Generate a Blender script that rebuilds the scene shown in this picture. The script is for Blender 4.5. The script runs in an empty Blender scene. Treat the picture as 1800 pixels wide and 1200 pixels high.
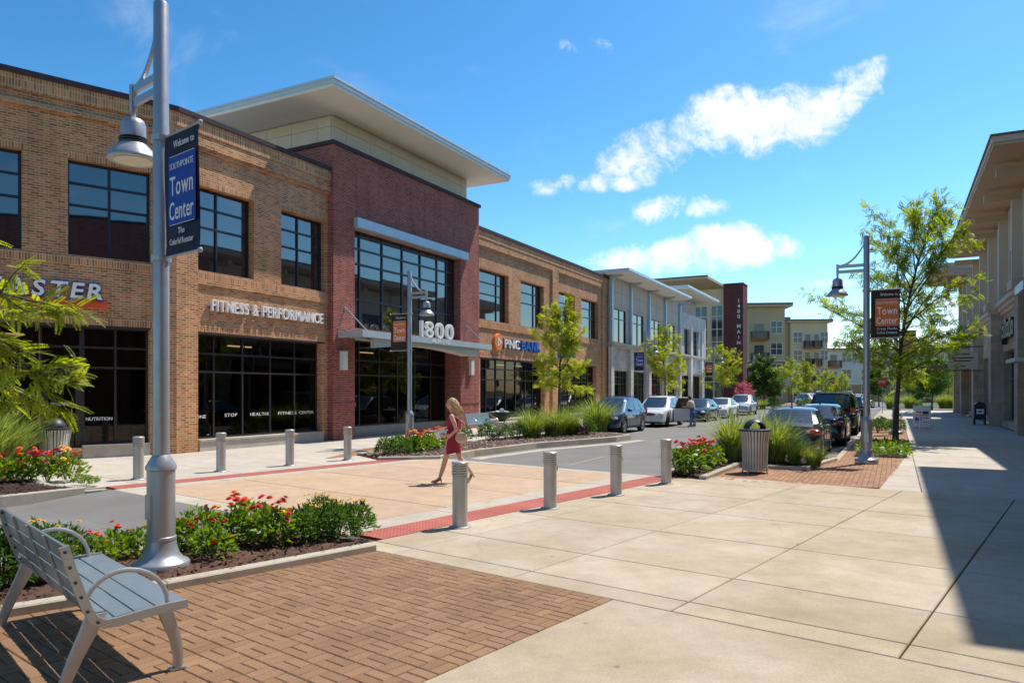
import bpy, math, random
import numpy as np
from mathutils import Vector, Matrix
scene = bpy.context.scene
COL = scene.collection
R = math.radians
PI = math.pi

# ---------------------------------------------------------------- camera, sky, sun, exposure
EYE = 1.85
cam_d = bpy.data.cameras.new('camera')
cam = bpy.data.objects.new('camera', cam_d)
COL.objects.link(cam)
cam.location = (0, 0, EYE)
cam.rotation_euler = (R(90), 0, 0)
cam_d.sensor_width = 36.0
cam_d.lens = 36.0 * 1280.0 / 1800.0
cam_d.shift_y = 87.0 / 1800.0
cam_d.clip_start = 0.05
cam_d.clip_end = 5000
scene.camera = cam

SUN_EL = R(61.0)
SUN_DIR = Vector((0.785 * math.cos(SUN_EL), 0.62 * math.cos(SUN_EL), math.sin(SUN_EL))).normalized()
sun_d = bpy.data.lights.new('sun', 'SUN')
sun_d.energy = 4.4
sun_d.angle = R(0.53)
sun_d.color = (1.0, 0.94, 0.85)
sun = bpy.data.objects.new('sun', sun_d)
COL.objects.link(sun)
sun.rotation_euler = SUN_DIR.to_track_quat('Z', 'Y').to_euler()
sun.location = (30, 30, 60)

scene.view_settings.view_transform = 'Standard'
scene.view_settings.look = 'None'
scene.view_settings.gamma = 1
scene.view_settings.use_curve_mapping = False
scene.view_settings.exposure = 0.39
scene.render.engine = 'CYCLES'
scene.cycles.use_denoising = True
scene.cycles.max_bounces = 6
scene.cycles.transparent_max_bounces = 8
scene.cycles.sample_clamp_indirect = 6

world = bpy.data.worlds.new('World')
scene.world = world
world.use_nodes = True


def build_world():
    nt = world.node_tree
    N, L = nt.nodes, nt.links
    N.clear()

    def m(op, a, b=None, c=None, clamp=False):
        n = N.new('ShaderNodeMath')
        n.operation = op
        n.use_clamp = clamp
        for i, v in enumerate((a, b, c)):
            if v is None:
                continue
            if isinstance(v, (int, float)):
                n.inputs[i].default_value = v
            else:
                L.new(v, n.inputs[i])
        return n.outputs[0]
    out = N.new('ShaderNodeOutputWorld')
    bg = N.new('ShaderNodeBackground')
    sky = N.new('ShaderNodeTexSky')
    sky.sky_type = 'NISHITA'
    sky.sun_disc = False
    sky.sun_elevation = SUN_EL
    sky.sun_rotation = math.atan2(SUN_DIR.x, SUN_DIR.y)
    sky.air_density = 1.0
    sky.dust_density = 0.6
    sky.ozone_density = 2.0
    hs = N.new('ShaderNodeHueSaturation')
    hs.inputs['Hue'].default_value = 0.487
    hs.inputs['Saturation'].default_value = 1.14
    hs.inputs['Value'].default_value = 1.0
    vm = N.new('ShaderNodeVectorMath')
    vm.operation = 'SCALE'
    vm.inputs['Scale'].default_value = 0.12
    L.new(sky.outputs[0], vm.inputs[0])
    gm = N.new('ShaderNodeGamma')
    gm.inputs['Gamma'].default_value = 1.5
    L.new(vm.outputs[0], gm.inputs['Color'])
    vm2 = N.new('ShaderNodeVectorMath')
    vm2.operation = 'SCALE'
    vm2.inputs['Scale'].default_value = 13.5
    L.new(gm.outputs[0], vm2.inputs[0])
    L.new(vm2.outputs[0], hs.inputs['Color'])
    tc = N.new('ShaderNodeTexCoord')
    sep = N.new('ShaderNodeSeparateXYZ')
    L.new(tc.outputs['Generated'], sep.inputs[0])
    dx, dy, dz = sep.outputs
    front = m('GREATER_THAN', dy, 0.05)
    dys = m('MAXIMUM', dy, 0.05)
    a = m('DIVIDE', dx, dys)
    b = m('DIVIDE', dz, dys)
    # cumulus field: the direction of each puff of the drifting banks, its size and tilt
    blobs = [(1150, 268, 92, 50, 18, 1.0), (1215, 235, 62, 42, 20, .8), (1275, 212, 88, 56, 12, 1.05), (1385, 208, 118, 58, 16, 1.1),
             (1475, 172, 82, 44, 30, 1.0), (1522, 135, 44, 27, 38, .85), (1340, 250, 50, 20, 10, .62),
             (975, 325, 52, 20, 4, .74), (1040, 322, 50, 18, 0, .6), (1097, 322, 36, 16, 0, .74), (1158, 369, 58, 24, 14, .8),
             (1240, 362, 44, 20, 4, .76), (1110, 456, 88, 26, 8, .85), (1195, 448, 100, 34, 6, 1.05),
             (1290, 432, 110, 40, 3, 1.15), (1368, 433, 62, 26, 0, .95), (1235, 462, 120, 22, 3, .8), (1460, 497, 52, 12, 5, .72), (1690, 545, 70, 40, 0, .62),
             (1600, 500, 50, 16, 10, .5), (1002, 84, 26, 14, -20, .5), (1060, 80, 30, 14, -30, .42)]
    tot = None
    for (x, y, rx, ry, ang, amp) in blobs:
        ca, cb = (x - 900) / 1280, (687 - y) / 1280
        c, s = math.cos(R(ang)), math.sin(R(ang))
        da = m('SUBTRACT', a, ca)
        db = m('SUBTRACT', b, cb)
        p = m('ADD', m('MULTIPLY', da, c * 1280 / rx), m('MULTIPLY', db, s * 1280 / rx))
        q = m('ADD', m('MULTIPLY', da, -s * 1280 / ry), m('MULTIPLY', db, c * 1280 / ry))
        r2 = m('ADD', m('MULTIPLY', p, p), m('MULTIPLY', q, q))
        g = m('MULTIPLY', m('SUBTRACT', 1.0, m('MULTIPLY', r2, 0.62), clamp=True), amp)
        tot = g if tot is None else m('MAXIMUM', tot, g)
    tot = m('MULTIPLY', tot, front)
    comb = N.new('ShaderNodeCombineXYZ')
    L.new(a, comb.inputs[0])
    L.new(b, comb.inputs[1])
    nz = N.new('ShaderNodeTexNoise')
    nz.inputs['Scale'].default_value = 11
    nz.inputs['Detail'].default_value = 9
    nz.inputs['Roughness'].default_value = 0.66
    nz.inputs['Distortion'].default_value = 0.35
    L.new(comb.outputs[0], nz.inputs['Vector'])
    nzf = N.new('ShaderNodeTexNoise')
    nzf.inputs['Scale'].default_value = 34
    nzf.inputs['Detail'].default_value = 8
    nzf.inputs['Roughness'].default_value = 0.68
    nzf.inputs['Distortion'].default_value = 0.5
    L.new(comb.outputs[0], nzf.inputs['Vector'])
    dens = m('ADD', m('ADD', tot, m('MULTIPLY', m('SUBTRACT', nz.outputs[0], 0.5), 2.2)), m('MULTIPLY', m('SUBTRACT', nzf.outputs[0], 0.5), 1.7))
    dens = m('MULTIPLY', dens, m('GREATER_THAN', tot, 0.002))
    sm = N.new('ShaderNodeMapRange')
    sm.interpolation_type = 'SMOOTHSTEP'
    sm.inputs['From Min'].default_value = 0.2
    sm.inputs['From Max'].default_value = 1.15
    L.new(dens, sm.inputs['Value'])
    edge = N.new('ShaderNodeMapRange')
    edge.interpolation_type = 'SMOOTHSTEP'
    edge.inputs['From Min'].default_value = 0.0
    edge.inputs['From Max'].default_value = 0.4
    L.new(tot, edge.inputs['Value'])
    cl = m('MULTIPLY', sm.outputs[0], edge.outputs[0])
    # thin high wisps over the whole dome and small cumulus in the parts of the sky behind
    nz2 = N.new('ShaderNodeTexNoise')
    nz2.inputs['Scale'].default_value = 2.6
    nz2.inputs['Detail'].default_value = 7
    nz2.inputs['Roughness'].default_value = 0.6
    nz2.inputs['Distortion'].default_value = 0.6
    dzz = m('ADD', m('MAXIMUM', dz, 0.0), 0.22)
    c2 = N.new('ShaderNodeCombineXYZ')
    L.new(m('DIVIDE', dx, dzz), c2.inputs[0])
    L.new(m('DIVIDE', dy, dzz), c2.inputs[1])
    L.new(c2.outputs[0], nz2.inputs['Vector'])
    w = N.new('ShaderNodeMapRange')
    w.interpolation_type = 'SMOOTHSTEP'
    w.inputs['From Min'].default_value = 0.56
    w.inputs['From Max'].default_value = 0.86
    w.inputs['To Max'].default_value = 0.34
    L.new(nz2.outputs[0], w.inputs['Value'])
    cov = m('MAXIMUM', cl, w.outputs[0], clamp=True)
    # cloud white, a touch greyer where thick and low
    mix = N.new('ShaderNodeMix')
    mix.data_type = 'RGBA'
    L.new(cov, mix.inputs['Factor'])
    L.new(hs.outputs[0], mix.inputs['A'])
    shade = N.new('ShaderNodeMix')
    shade.data_type = 'RGBA'
    shade.inputs['A'].default_value = (8.0, 8.15, 8.4, 1)
    shade.inputs['B'].default_value = (6.6, 7.0, 7.6, 1)
    nz3 = N.new('ShaderNodeTexNoise')
    nz3.inputs['Scale'].default_value = 9
    nz3.inputs['Detail'].default_value = 5
    L.new(comb.outputs[0], nz3.inputs['Vector'])
    L.new(m('MULTIPLY', m('SUBTRACT', nz3.outputs[0], 0.42, clamp=True), 4.0, clamp=True), shade.inputs['Factor'])
    L.new(shade.outputs['Result'], mix.inputs['B'])
    L.new(mix.outputs['Result'], bg.inputs['Color'])
    bg.inputs['Strength'].default_value = 0.11
    L.new(bg.outputs[0], out.inputs['Surface'])


build_world()

# ---------------------------------------------------------------- frames of the place
TS, TL, TD = R(27.8), R(49.5), R(38.65)     # headings of the street, of the bent wing, of the crossing


def axes(t):
    return Vector((math.sin(t), math.cos(t))), Vector((math.cos(t), -math.sin(t)))


S_, NS_ = axes(TS)
L_, NL_ = axes(TL)
D_, ND_ = axes(TD)
RS, RL, RD = PI / 2 - TS, PI / 2 - TL, PI / 2 - TD


def SP(u, c, z=0.0):
    p = S_ * u + NS_ * c
    return Vector((p.x, p.y, z))


def DP(v, w, z=0.0):
    p = D_ * v + ND_ * w
    return Vector((p.x, p.y, z))


def G(x, y, z=0.0):
    """ground survey: the place seen along a line of sight, at height z"""
    Y = 1280.0 * (EYE - z) / (y - 687.0)
    return Vector(((x - 900.0) / 1280.0 * Y, Y, z))


def to_s(p):
    q = Vector((p[0], p[1]))
    return q.dot(S_), q.dot(NS_)


def to_d(p):
    q = Vector((p[0], p[1]))
    return q.dot(D_), q.dot(ND_)


# ---------------------------------------------------------------- materials
MATS = {}


def newmat(name):
    mt = bpy.data.materials.new(name)
    mt.use_nodes = True
    nt = mt.node_tree
    b = nt.nodes['Principled BSDF']
    MATS[name] = mt
    return mt, nt, b


def nn(nt, t, **kw):
    n = nt.nodes.new(t)
    for k, v in kw.items():
        if k in n.inputs:
            n.inputs[k].default_value = v
        else:
            setattr(n, k, v)
    return n


def ramp(nt, src, stops):
    r = nt.nodes.new('ShaderNodeValToRGB')
    while len(r.color_ramp.elements) < len(stops):
        r.color_ramp.elements.new(0.5)
    for e, (p, c) in zip(r.color_ramp.elements, stops):
        e.position = p
        e.color = (*c, 1)
    nt.links.new(src, r.inputs[0])
    return r.outputs[0]


def plain(name, col, rough=0.6, metal=0.0, var=0.08, scale=6.0, bump=0.0, bscale=80, spec=0.5, coat=0.0):
    mt, nt, b = newmat(name)
    tc = nn(nt, 'ShaderNodeTexCoord')
    nz = nn(nt, 'ShaderNodeTexNoise', Scale=scale, Detail=6.0, Roughness=0.6)
    nt.links.new(tc.outputs['Object'], nz.inputs['Vector'])
    lo = tuple(c * (1 - var * 2) for c in col)
    hi = tuple(min(1, c * (1 + var * 2)) for c in col)
    c = ramp(nt, nz.outputs[0], [(0.25, lo), (0.75, hi)])
    nt.links.new(c, b.inputs['Base Color'])
    n4 = nn(nt, 'ShaderNodeTexNoise', Scale=11.0, Detail=7.0, Roughness=0.7)
    nt.links.new(tc.outputs['Object'], n4.inputs['Vector'])
    rr = nn(nt, 'ShaderNodeMapRange')
    rr.inputs['From Min'].default_value = 0.3
    rr.inputs['From Max'].default_value = 0.7
    rr.inputs['To Min'].default_value = max(0.02, rough - 0.04)
    rr.inputs['To Max'].default_value = min(1.0, rough + 0.07)
    nt.links.new(n4.outputs[0], rr.inputs['Value'])
    nt.links.new(rr.outputs[0], b.inputs['Roughness'])
    b.inputs['Metallic'].default_value = metal
    b.inputs['Specular IOR Level'].default_value = spec
    if coat:
        b.inputs['Coat Weight'].default_value = coat
        b.inputs['Coat Roughness'].default_value = 0.04
    if bump:
        n2 = nn(nt, 'ShaderNodeTexNoise', Scale=bscale, Detail=4.0)
        nt.links.new(tc.outputs['Object'], n2.inputs['Vector'])
        bp = nn(nt, 'ShaderNodeBump', Strength=bump, Distance=0.01)
        nt.links.new(n2.outputs[0], bp.inputs['Height'])
        nt.links.new(bp.outputs[0], b.inputs['Normal'])
    return mt


def brick(name, c1, c2, cm, soldier=False, dark=0.25, bw=0.203, rh=0.0677, warm=None):
    mt, nt, b = newmat(name)
    tc = nn(nt, 'ShaderNodeTexCoord')
    sp = nn(nt, 'ShaderNodeSeparateXYZ')
    nt.links.new(tc.outputs['Object'], sp.inputs[0])
    ad = nn(nt, 'ShaderNodeMath', operation='ADD')
    nt.links.new(sp.outputs[0], ad.inputs[0])
    nt.links.new(sp.outputs[1], ad.inputs[1])
    cb = nn(nt, 'ShaderNodeCombineXYZ')
    nt.links.new(ad.outputs[0], cb.inputs[1 if soldier else 0])
    nt.links.new(sp.outputs[2], cb.inputs[0 if soldier else 1])
    br = nn(nt, 'ShaderNodeTexBrick')
    br.offset = 0.0 if soldier else 0.5
    br.inputs['Scale'].default_value = 1.0
    br.inputs['Brick Width'].default_value = bw
    br.inputs['Row Height'].default_value = rh
    br.inputs['Mortar Size'].default_value = 0.0095
    br.inputs['Mortar Smooth'].default_value = 0.1
    br.inputs['Bias'].default_value = -0.1
    br.inputs['Color1'].default_value = (0, 0, 0, 1)
    br.inputs['Color2'].default_value = (1, 1, 1, 1)
    br.inputs['Mortar'].default_value = (0.5, 0.5, 0.5, 1)
    nt.links.new(cb.outputs[0], br.inputs['Vector'])
    w = warm or tuple((x + y) / 2 for x, y in zip(c1, c2))
    dk = tuple(x * dark for x in c1)
    col = ramp(nt, br.outputs['Color'], [(0.0, dk), (0.18, c1), (0.5, w), (0.8, c2), (1.0, tuple(min(1, x * 1.12) for x in c2))])
    nz = nn(nt, 'ShaderNodeTexNoise', Scale=0.7, Detail=5.0)
    nt.links.new(tc.outputs['Object'], nz.inputs['Vector'])
    sh = ramp(nt, nz.outputs[0], [(0.3, (0.82, 0.8, 0.8)), (0.7, (1.1, 1.1, 1.1))])
    mx = nn(nt, 'ShaderNodeMix', data_type='RGBA')
    nt.links.new(br.outputs['Fac'], mx.inputs['Factor'])
    nt.links.new(col, mx.inputs['A'])
    mx.inputs['B'].default_value = (*cm, 1)
    # water streaks running down the wall and broad tonal drift
    stv = nn(nt, 'ShaderNodeCombineXYZ')
    nt.links.new(ad.outputs[0], stv.inputs[0])
    zz = nn(nt, 'ShaderNodeMath', operation='MULTIPLY')
    nt.links.new(sp.outputs[2], zz.inputs[0])
    zz.inputs[1].default_value = 0.09
    nt.links.new(zz.outputs[0], stv.inputs[1])
    ns2 = nn(nt, 'ShaderNodeTexNoise', Scale=3.2, Detail=6.0, Roughness=0.65)
    nt.links.new(stv.outputs[0], ns2.inputs['Vector'])
    st2 = ramp(nt, ns2.outputs[0], [(0.32, (0.80, 0.79, 0.78)), (0.55, (1.03, 1.03, 1.03))])
    mu = nn(nt, 'ShaderNodeMix', data_type='RGBA', blend_type='MULTIPLY')
    mu.inputs['Factor'].default_value = 1
    nt.links.new(mx.outputs['Result'], mu.inputs['A'])
    nt.links.new(sh, mu.inputs['B'])
    mu2 = nn(nt, 'ShaderNodeMix', data_type='RGBA', blend_type='MULTIPLY')
    mu2.inputs['Factor'].default_value = 1
    nt.links.new(mu.outputs['Result'], mu2.inputs['A'])
    nt.links.new(st2, mu2.inputs['B'])
    nt.links.new(mu2.outputs['Result'], b.inputs['Base Color'])
    b.inputs['Roughness'].default_value = 0.85
    b.inputs['Specular IOR Level'].default_value = 0.25
    bp = nn(nt, 'ShaderNodeBump', Strength=0.55, Distance=0.008, invert=True)
    nt.links.new(br.outputs['Fac'], bp.inputs['Height'])
    nt.links.new(bp.outputs[0], b.inputs['Normal'])
    return mt


def concrete(name, col, stain=(0.42, 0.33, 0.22), amount=0.35, rough=0.85, rnd=0.06):
    mt, nt, b = newmat(name)
    tc = nn(nt, 'ShaderNodeTexCoord')
    geo = nn(nt, 'ShaderNodeNewGeometry')
    oi = nn(nt, 'ShaderNodeObjectInfo')
    n1 = nn(nt, 'ShaderNodeTexNoise', Scale=0.55, Detail=6.0, Roughness=0.62, Distortion=0.4)
    nt.links.new(geo.outputs['Position'], n1.inputs['Vector'])
    n2 = nn(nt, 'ShaderNodeTexNoise', Scale=55.0, Detail=5.0, Roughness=0.7)
    nt.links.new(geo.outputs['Position'], n2.inputs['Vector'])
    f = ramp(nt, n1.outputs[0], [(0.4, (0, 0, 0)), (0.72, (amount,) * 3)])
    mx = nn(nt, 'ShaderNodeMix', data_type='RGBA')
    nt.links.new(f, mx.inputs['Factor'])
    mx.inputs['A'].default_value = (*col, 1)
    mx.inputs['B'].default_value = (*stain, 1)
    g = ramp(nt, n2.outputs[0], [(0.25, (0.78, 0.78, 0.78)), (0.75, (1.18, 1.18, 1.18))])
    mu = nn(nt, 'ShaderNodeMix', data_type='RGBA', blend_type='MULTIPLY')
    mu.inputs['Factor'].default_value = 1
    nt.links.new(mx.outputs['Result'], mu.inputs['A'])
    nt.links.new(g, mu.inputs['B'])
    rr = nn(nt, 'ShaderNodeMapRange')
    rr.inputs['To Min'].default_value = 1 - rnd
    rr.inputs['To Max'].default_value = 1 + rnd
    nt.links.new(oi.outputs['Random'], rr.inputs['Value'])
    hv = nn(nt, 'ShaderNodeHueSaturation')
    nt.links.new(rr.outputs[0], hv.inputs['Value'])
    nt.links.new(mu.outputs['Result'], hv.inputs['Color'])
    # broom streaks and small specks
    n3 = nn(nt, 'ShaderNodeTexNoise', Scale=2.2, Detail=8.0, Roughness=0.75)
    nt.links.new(geo.outputs['Position'], n3.inputs['Vector'])
    st = ramp(nt, n3.outputs[0], [(0.3, (0.83, 0.82, 0.80)), (0.6, (1.05, 1.05, 1.05))])
    m2 = nn(nt, 'ShaderNodeMix', data_type='RGBA', blend_type='MULTIPLY')
    m2.inputs['Factor'].default_value = 1
    nt.links.new(hv.outputs[0], m2.inputs['A'])
    nt.links.new(st, m2.inputs['B'])
    vo = nn(nt, 'ShaderNodeTexVoronoi', Scale=1.9)
    nt.links.new(geo.outputs['Position'], vo.inputs['Vector'])
    gum = ramp(nt, vo.outputs['Distance'], [(0.03, (0.55, 0.53, 0.5)), (0.055, (1, 1, 1))])
    m3 = nn(nt, 'ShaderNodeMix', data_type='RGBA', blend_type='MULTIPLY')
    m3.inputs['Factor'].default_value = 0.8
    nt.links.new(m2.outputs['Result'], m3.inputs['A'])
    nt.links.new(gum, m3.inputs['B'])
    wv = nn(nt, 'ShaderNodeTexVoronoi', Scale=0.33, feature='DISTANCE_TO_EDGE')
    wn = nn(nt, 'ShaderNodeTexNoise', Scale=1.7, Detail=6.0)
    nt.links.new(geo.outputs['Position'], wn.inputs['Vector'])
    wm = nn(nt, 'ShaderNodeMix', data_type='RGBA')
    wm.inputs['Factor'].default_value = 0.35
    nt.links.new(geo.outputs['Position'], wm.inputs['A'])
    nt.links.new(wn.outputs['Color'], wm.inputs['B'])
    nt.links.new(wm.outputs['Result'], wv.inputs['Vector'])
    ck = ramp(nt, wv.outputs['Distance'], [(0.0015, (0.72, 0.7, 0.66)), (0.005, (1, 1, 1))])
    m4 = nn(nt, 'ShaderNodeMix', data_type='RGBA', blend_type='MULTIPLY')
    m4.inputs['Factor'].default_value = 0.35
    nt.links.new(m3.outputs['Result'], m4.inputs['A'])
    nt.links.new(ck, m4.inputs['B'])
    nt.links.new(m4.outputs['Result'], b.inputs['Base Color'])
    b.inputs['Roughness'].default_value = rough
    b.inputs['Specular IOR Level'].default_value = 0.3
    bp = nn(nt, 'ShaderNodeBump', Strength=0.25, Distance=0.003)
    nt.links.new(n2.outputs[0], bp.inputs['Height'])
    nt.links.new(bp.outputs[0], b.inputs['Normal'])
    return mt


def leafmat(name, c1, c2, trans=0.35, rough=0.5, scale=2.5):
    mt, nt, b = newmat(name)
    geo = nn(nt, 'ShaderNodeNewGeometry')
    nz = nn(nt, 'ShaderNodeTexNoise', Scale=scale, Detail=3.0)
    nt.links.new(geo.outputs['Position'], nz.inputs['Vector'])
    ad = nn(nt, 'ShaderNodeMath', operation='MULTIPLY_ADD')
    nt.links.new(geo.outputs['Random Per Island'], ad.inputs[0])
    ad.inputs[1].default_value = 0.55
    nt.links.new(nz.outputs[0], ad.inputs[2])
    c = ramp(nt, ad.outputs[0], [(0.35, c1), (1.05, c2)])
    nt.links.new(c, b.inputs['Base Color'])
    b.inputs['Roughness'].default_value = rough
    b.inputs['Specular IOR Level'].default_value = 0.35
    tr = nn(nt, 'ShaderNodeBsdfTranslucent')
    hv = nn(nt, 'ShaderNodeHueSaturation', Hue=0.485, Saturation=1.15, Value=1.7)
    nt.links.new(c, hv.inputs['Color'])
    nt.links.new(hv.outputs[0], tr.inputs['Color'])
    mx = nn(nt, 'ShaderNodeMixShader')
    mx.inputs[0].default_value = trans
    nt.links.new(b.outputs[0], mx.inputs[1])
    nt.links.new(tr.outputs[0], mx.inputs[2])
    nt.links.new(mx.outputs[0], nt.nodes['Material Output'].inputs[0])
    return mt


def glassmat(name, col, ior=1.5, rough=0.02, wav=0.02, metal=0.0):
    mt, nt, b = newmat(name)
    b.inputs['Base Color'].default_value = (*col, 1)
    b.inputs['Roughness'].default_value = rough
    b.inputs['IOR'].default_value = ior
    b.inputs['Metallic'].default_value = metal
    tc = nn(nt, 'ShaderNodeTexCoord')
    nz = nn(nt, 'ShaderNodeTexNoise', Scale=0.9, Detail=2.0)
    nt.links.new(tc.outputs['Object'], nz.inputs['Vector'])
    bp = nn(nt, 'ShaderNodeBump', Strength=wav, Distance=0.05)
    nt.links.new(nz.outputs[0], bp.inputs['Height'])
    nt.links.new(bp.outputs[0], b.inputs['Normal'])
    return mt


def asphalt(name, col):
    mt, nt, b = newmat(name)
    geo = nn(nt, 'ShaderNodeNewGeometry')
    n1 = nn(nt, 'ShaderNodeTexNoise', Scale=140.0, Detail=3.0, Roughness=0.8)
    n2 = nn(nt, 'ShaderNodeTexNoise', Scale=0.6, Detail=6.0)
    n3 = nn(nt, 'ShaderNodeTexVoronoi', Scale=90.0)
    for n in (n1, n2, n3):
        nt.links.new(geo.outputs['Position'], n.inputs['Vector'])
    a = ramp(nt, n1.outputs[0], [(0.3, tuple(c * 0.6 for c in col)), (0.6, col), (0.78, tuple(c * 1.7 for c in col))])
    s = ramp(nt, n2.outputs[0], [(0.3, (0.86, 0.85, 0.84)), (0.7, (1.12, 1.12, 1.12))])
    mu = nn(nt, 'ShaderNodeMix', data_type='RGBA', blend_type='MULTIPLY')
    mu.inputs['Factor'].default_value = 1
    nt.links.new(a, mu.inputs['A'])
    nt.links.new(s, mu.inputs['B'])
    nt.links.new(mu.outputs['Result'], b.inputs['Base Color'])
    b.inputs['Roughness'].default_value = 0.9
    bp = nn(nt, 'ShaderNodeBump', Strength=0.5, Distance=0.004)
    nt.links.new(n3.outputs['Distance'], bp.inputs['Height'])
    nt.links.new(bp.outputs[0], b.inputs['Normal'])
    return mt


def randmat(name, stops, rough=0.8, bump=0.4, bscale=60, spec=0.3):
    """colour picked per object (bricks and slabs laid one by one)"""
    mt, nt, b = newmat(name)
    oi = nn(nt, 'ShaderNodeObjectInfo')
    geo = nn(nt, 'ShaderNodeNewGeometry')
    ad = nn(nt, 'ShaderNodeMath', operation='ADD')
    nt.links.new(oi.outputs['Random'], ad.inputs[0])
    nt.links.new(geo.outputs['Random Per Island'], ad.inputs[1])
    fr = nn(nt, 'ShaderNodeMath', operation='FRACT')
    nt.links.new(ad.outputs[0], fr.inputs[0])
    c = ramp(nt, fr.outputs[0], stops)
    nz = nn(nt, 'ShaderNodeTexNoise', Scale=bscale, Detail=5.0, Roughness=0.7)
    nt.links.new(geo.outputs['Position'], nz.inputs['Vector'])
    n2 = nn(nt, 'ShaderNodeTexNoise', Scale=1.3, Detail=4.0)
    nt.links.new(geo.outputs['Position'], n2.inputs['Vector'])
    g = ramp(nt, nz.outputs[0], [(0.28, (0.75, 0.75, 0.75)), (0.72, (1.2, 1.2, 1.2))])
    g2 = ramp(nt, n2.outputs[0], [(0.3, (0.85, 0.84, 0.83)), (0.7, (1.1, 1.1, 1.1))])
    m1 = nn(nt, 'ShaderNodeMix', data_type='RGBA', blend_type='MULTIPLY')
    m1.inputs['Factor'].default_value = 1
    nt.links.new(c, m1.inputs['A'])
    nt.links.new(g, m1.inputs['B'])
    m2 = nn(nt, 'ShaderNodeMix', data_type='RGBA', blend_type='MULTIPLY')
    m2.inputs['Factor'].default_value = 1
    nt.links.new(m1.outputs['Result'], m2.inputs['A'])
    nt.links.new(g2, m2.inputs['B'])
    nt.links.new(m2.outputs['Result'], b.inputs['Base Color'])
    b.inputs['Roughness'].default_value = rough
    b.inputs['Specular IOR Level'].default_value = spec
    bp = nn(nt, 'ShaderNodeBump', Strength=bump, Distance=0.004)
    nt.links.new(nz.outputs[0], bp.inputs['Height'])
    nt.links.new(bp.outputs[0], b.inputs['Normal'])
    return mt


TAN1, TAN2, TANM = (0.42, 0.188, 0.084), (0.60, 0.285, 0.125), (0.66, 0.46, 0.275)
brick('tan_brick', TAN1, TAN2, TANM, dark=0.72)
brick('tan_soldier', TAN1, TAN2, TANM, soldier=True, dark=0.75)
RED1, RED2, REDM = (0.27, 0.062, 0.053), (0.38, 0.092, 0.074), (0.42, 0.25, 0.19)
brick('red_brick', RED1, RED2, REDM, dark=0.7)
brick('maroon_brick', (0.10, 0.032, 0.035), (0.14, 0.045, 0.045), (0.16, 0.08, 0.08), dark=0.7)
brick('apt_brick', (0.38, 0.2, 0.11), (0.48, 0.28, 0.16), (0.5, 0.4, 0.3), dark=0.7)
brick('grey_block', (0.46, 0.43, 0.39), (0.53, 0.5, 0.45), (0.38, 0.36, 0.33), dark=0.9, bw=0.6, rh=0.3)
brick('light_block', (0.58, 0.56, 0.52), (0.64, 0.62, 0.58), (0.48, 0.46, 0.43), dark=0.95, bw=0.6, rh=0.3)
brick('taupe_block', (0.47, 0.375, 0.285), (0.53, 0.425, 0.325), (0.38, 0.3, 0.235), dark=0.95, bw=0.8, rh=0.4)
concrete('plaza_concrete', (0.465, 0.392, 0.293), (0.335, 0.235, 0.135), 0.75)
concrete('walk_concrete', (0.50, 0.45, 0.38), (0.4, 0.33, 0.26), 0.35)
concrete('band_concrete', (0.46, 0.41, 0.33), (0.38, 0.32, 0.25), 0.35)
concrete('kerb_concrete', (0.45, 0.40, 0.32), (0.34, 0.29, 0.22), 0.45)
concrete('crossing_concrete', (0.47, 0.33, 0.215), (0.51, 0.385, 0.27), 0.6)
concrete('joint_grit', (0.10, 0.085, 0.06), (0.07, 0.06, 0.04), 0.4)
concrete('planter_stone', (0.46, 0.42, 0.36), (0.35, 0.3, 0.25), 0.4)
asphalt('asphalt', (0.20, 0.187, 0.175))
randmat('brown_paver', [(0.0, (0.235, 0.13, 0.069)), (0.35, (0.255, 0.145, 0.077)), (0.7, (0.272, 0.157, 0.085)), (1.0, (0.29, 0.172, 0.095))])
randmat('tan_paver', [(0.0, (0.30, 0.155, 0.082)), (0.5, (0.34, 0.185, 0.10)), (1.0, (0.38, 0.215, 0.125))])
randmat('red_tactile', [(0.0, (0.42, 0.12, 0.09)), (1.0, (0.46, 0.145, 0.11))], bump=0.2)
randmat('mulch', [(0.0, (0.035, 0.016, 0.010)), (0.5, (0.07, 0.032, 0.02)), (1.0, (0.12, 0.058, 0.036))], bump=0.9, bscale=45)
randmat('pebble', [(0.0, (0.20, 0.155, 0.11)), (0.5, (0.30, 0.24, 0.18)), (1.0, (0.44, 0.37, 0.29))], bump=0.5)
plain('sand_joint', (0.11, 0.085, 0.04), 0.95, var=0.3, scale=30)
plain('lawn', (0.08, 0.11, 0.03), 0.95, var=0.2, scale=3, bump=0.5)
plain('silver_paint', (0.42, 0.43, 0.45), 0.36, metal=0.55, var=0.04, scale=3)
plain('bollard_paint', (0.47, 0.455, 0.43), 0.42, metal=0.5, var=0.05, scale=3)
plain('dark_band', (0.06, 0.06, 0.065), 0.5)
plain('bench_steel', (0.44, 0.455, 0.46), 0.36, metal=0.6, var=0.05, scale=5)
plain('bench_blue', (0.26, 0.33, 0.375), 0.33, metal=0.4, var=0.03, scale=2)
plain('bronze_frame', (0.022, 0.018, 0.017), 0.45, var=0.1)
plain('blue_frame', (0.016, 0.02, 0.03), 0.4, var=0.1)
plain('coping_bronze', (0.045, 0.03, 0.038), 0.85, var=0.1)
plain('beige_panel', (0.60, 0.53, 0.42), 0.7, var=0.025, scale=1.5)
plain('grey_panel', (0.50, 0.46, 0.41), 0.75, var=0.03, scale=1.5)
plain('taupe_panel', (0.58, 0.475, 0.37), 0.75, var=0.03, scale=1.5)
plain('soffit_white', (0.72, 0.68, 0.60), 0.7, var=0.02, scale=1)
plain('soffit_tan', (0.55, 0.40, 0.27), 0.7, var=0.03, scale=1)
plain('roof_metal', (0.50, 0.58, 0.62), 0.4, metal=0.35, var=0.03, scale=2)
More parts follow.
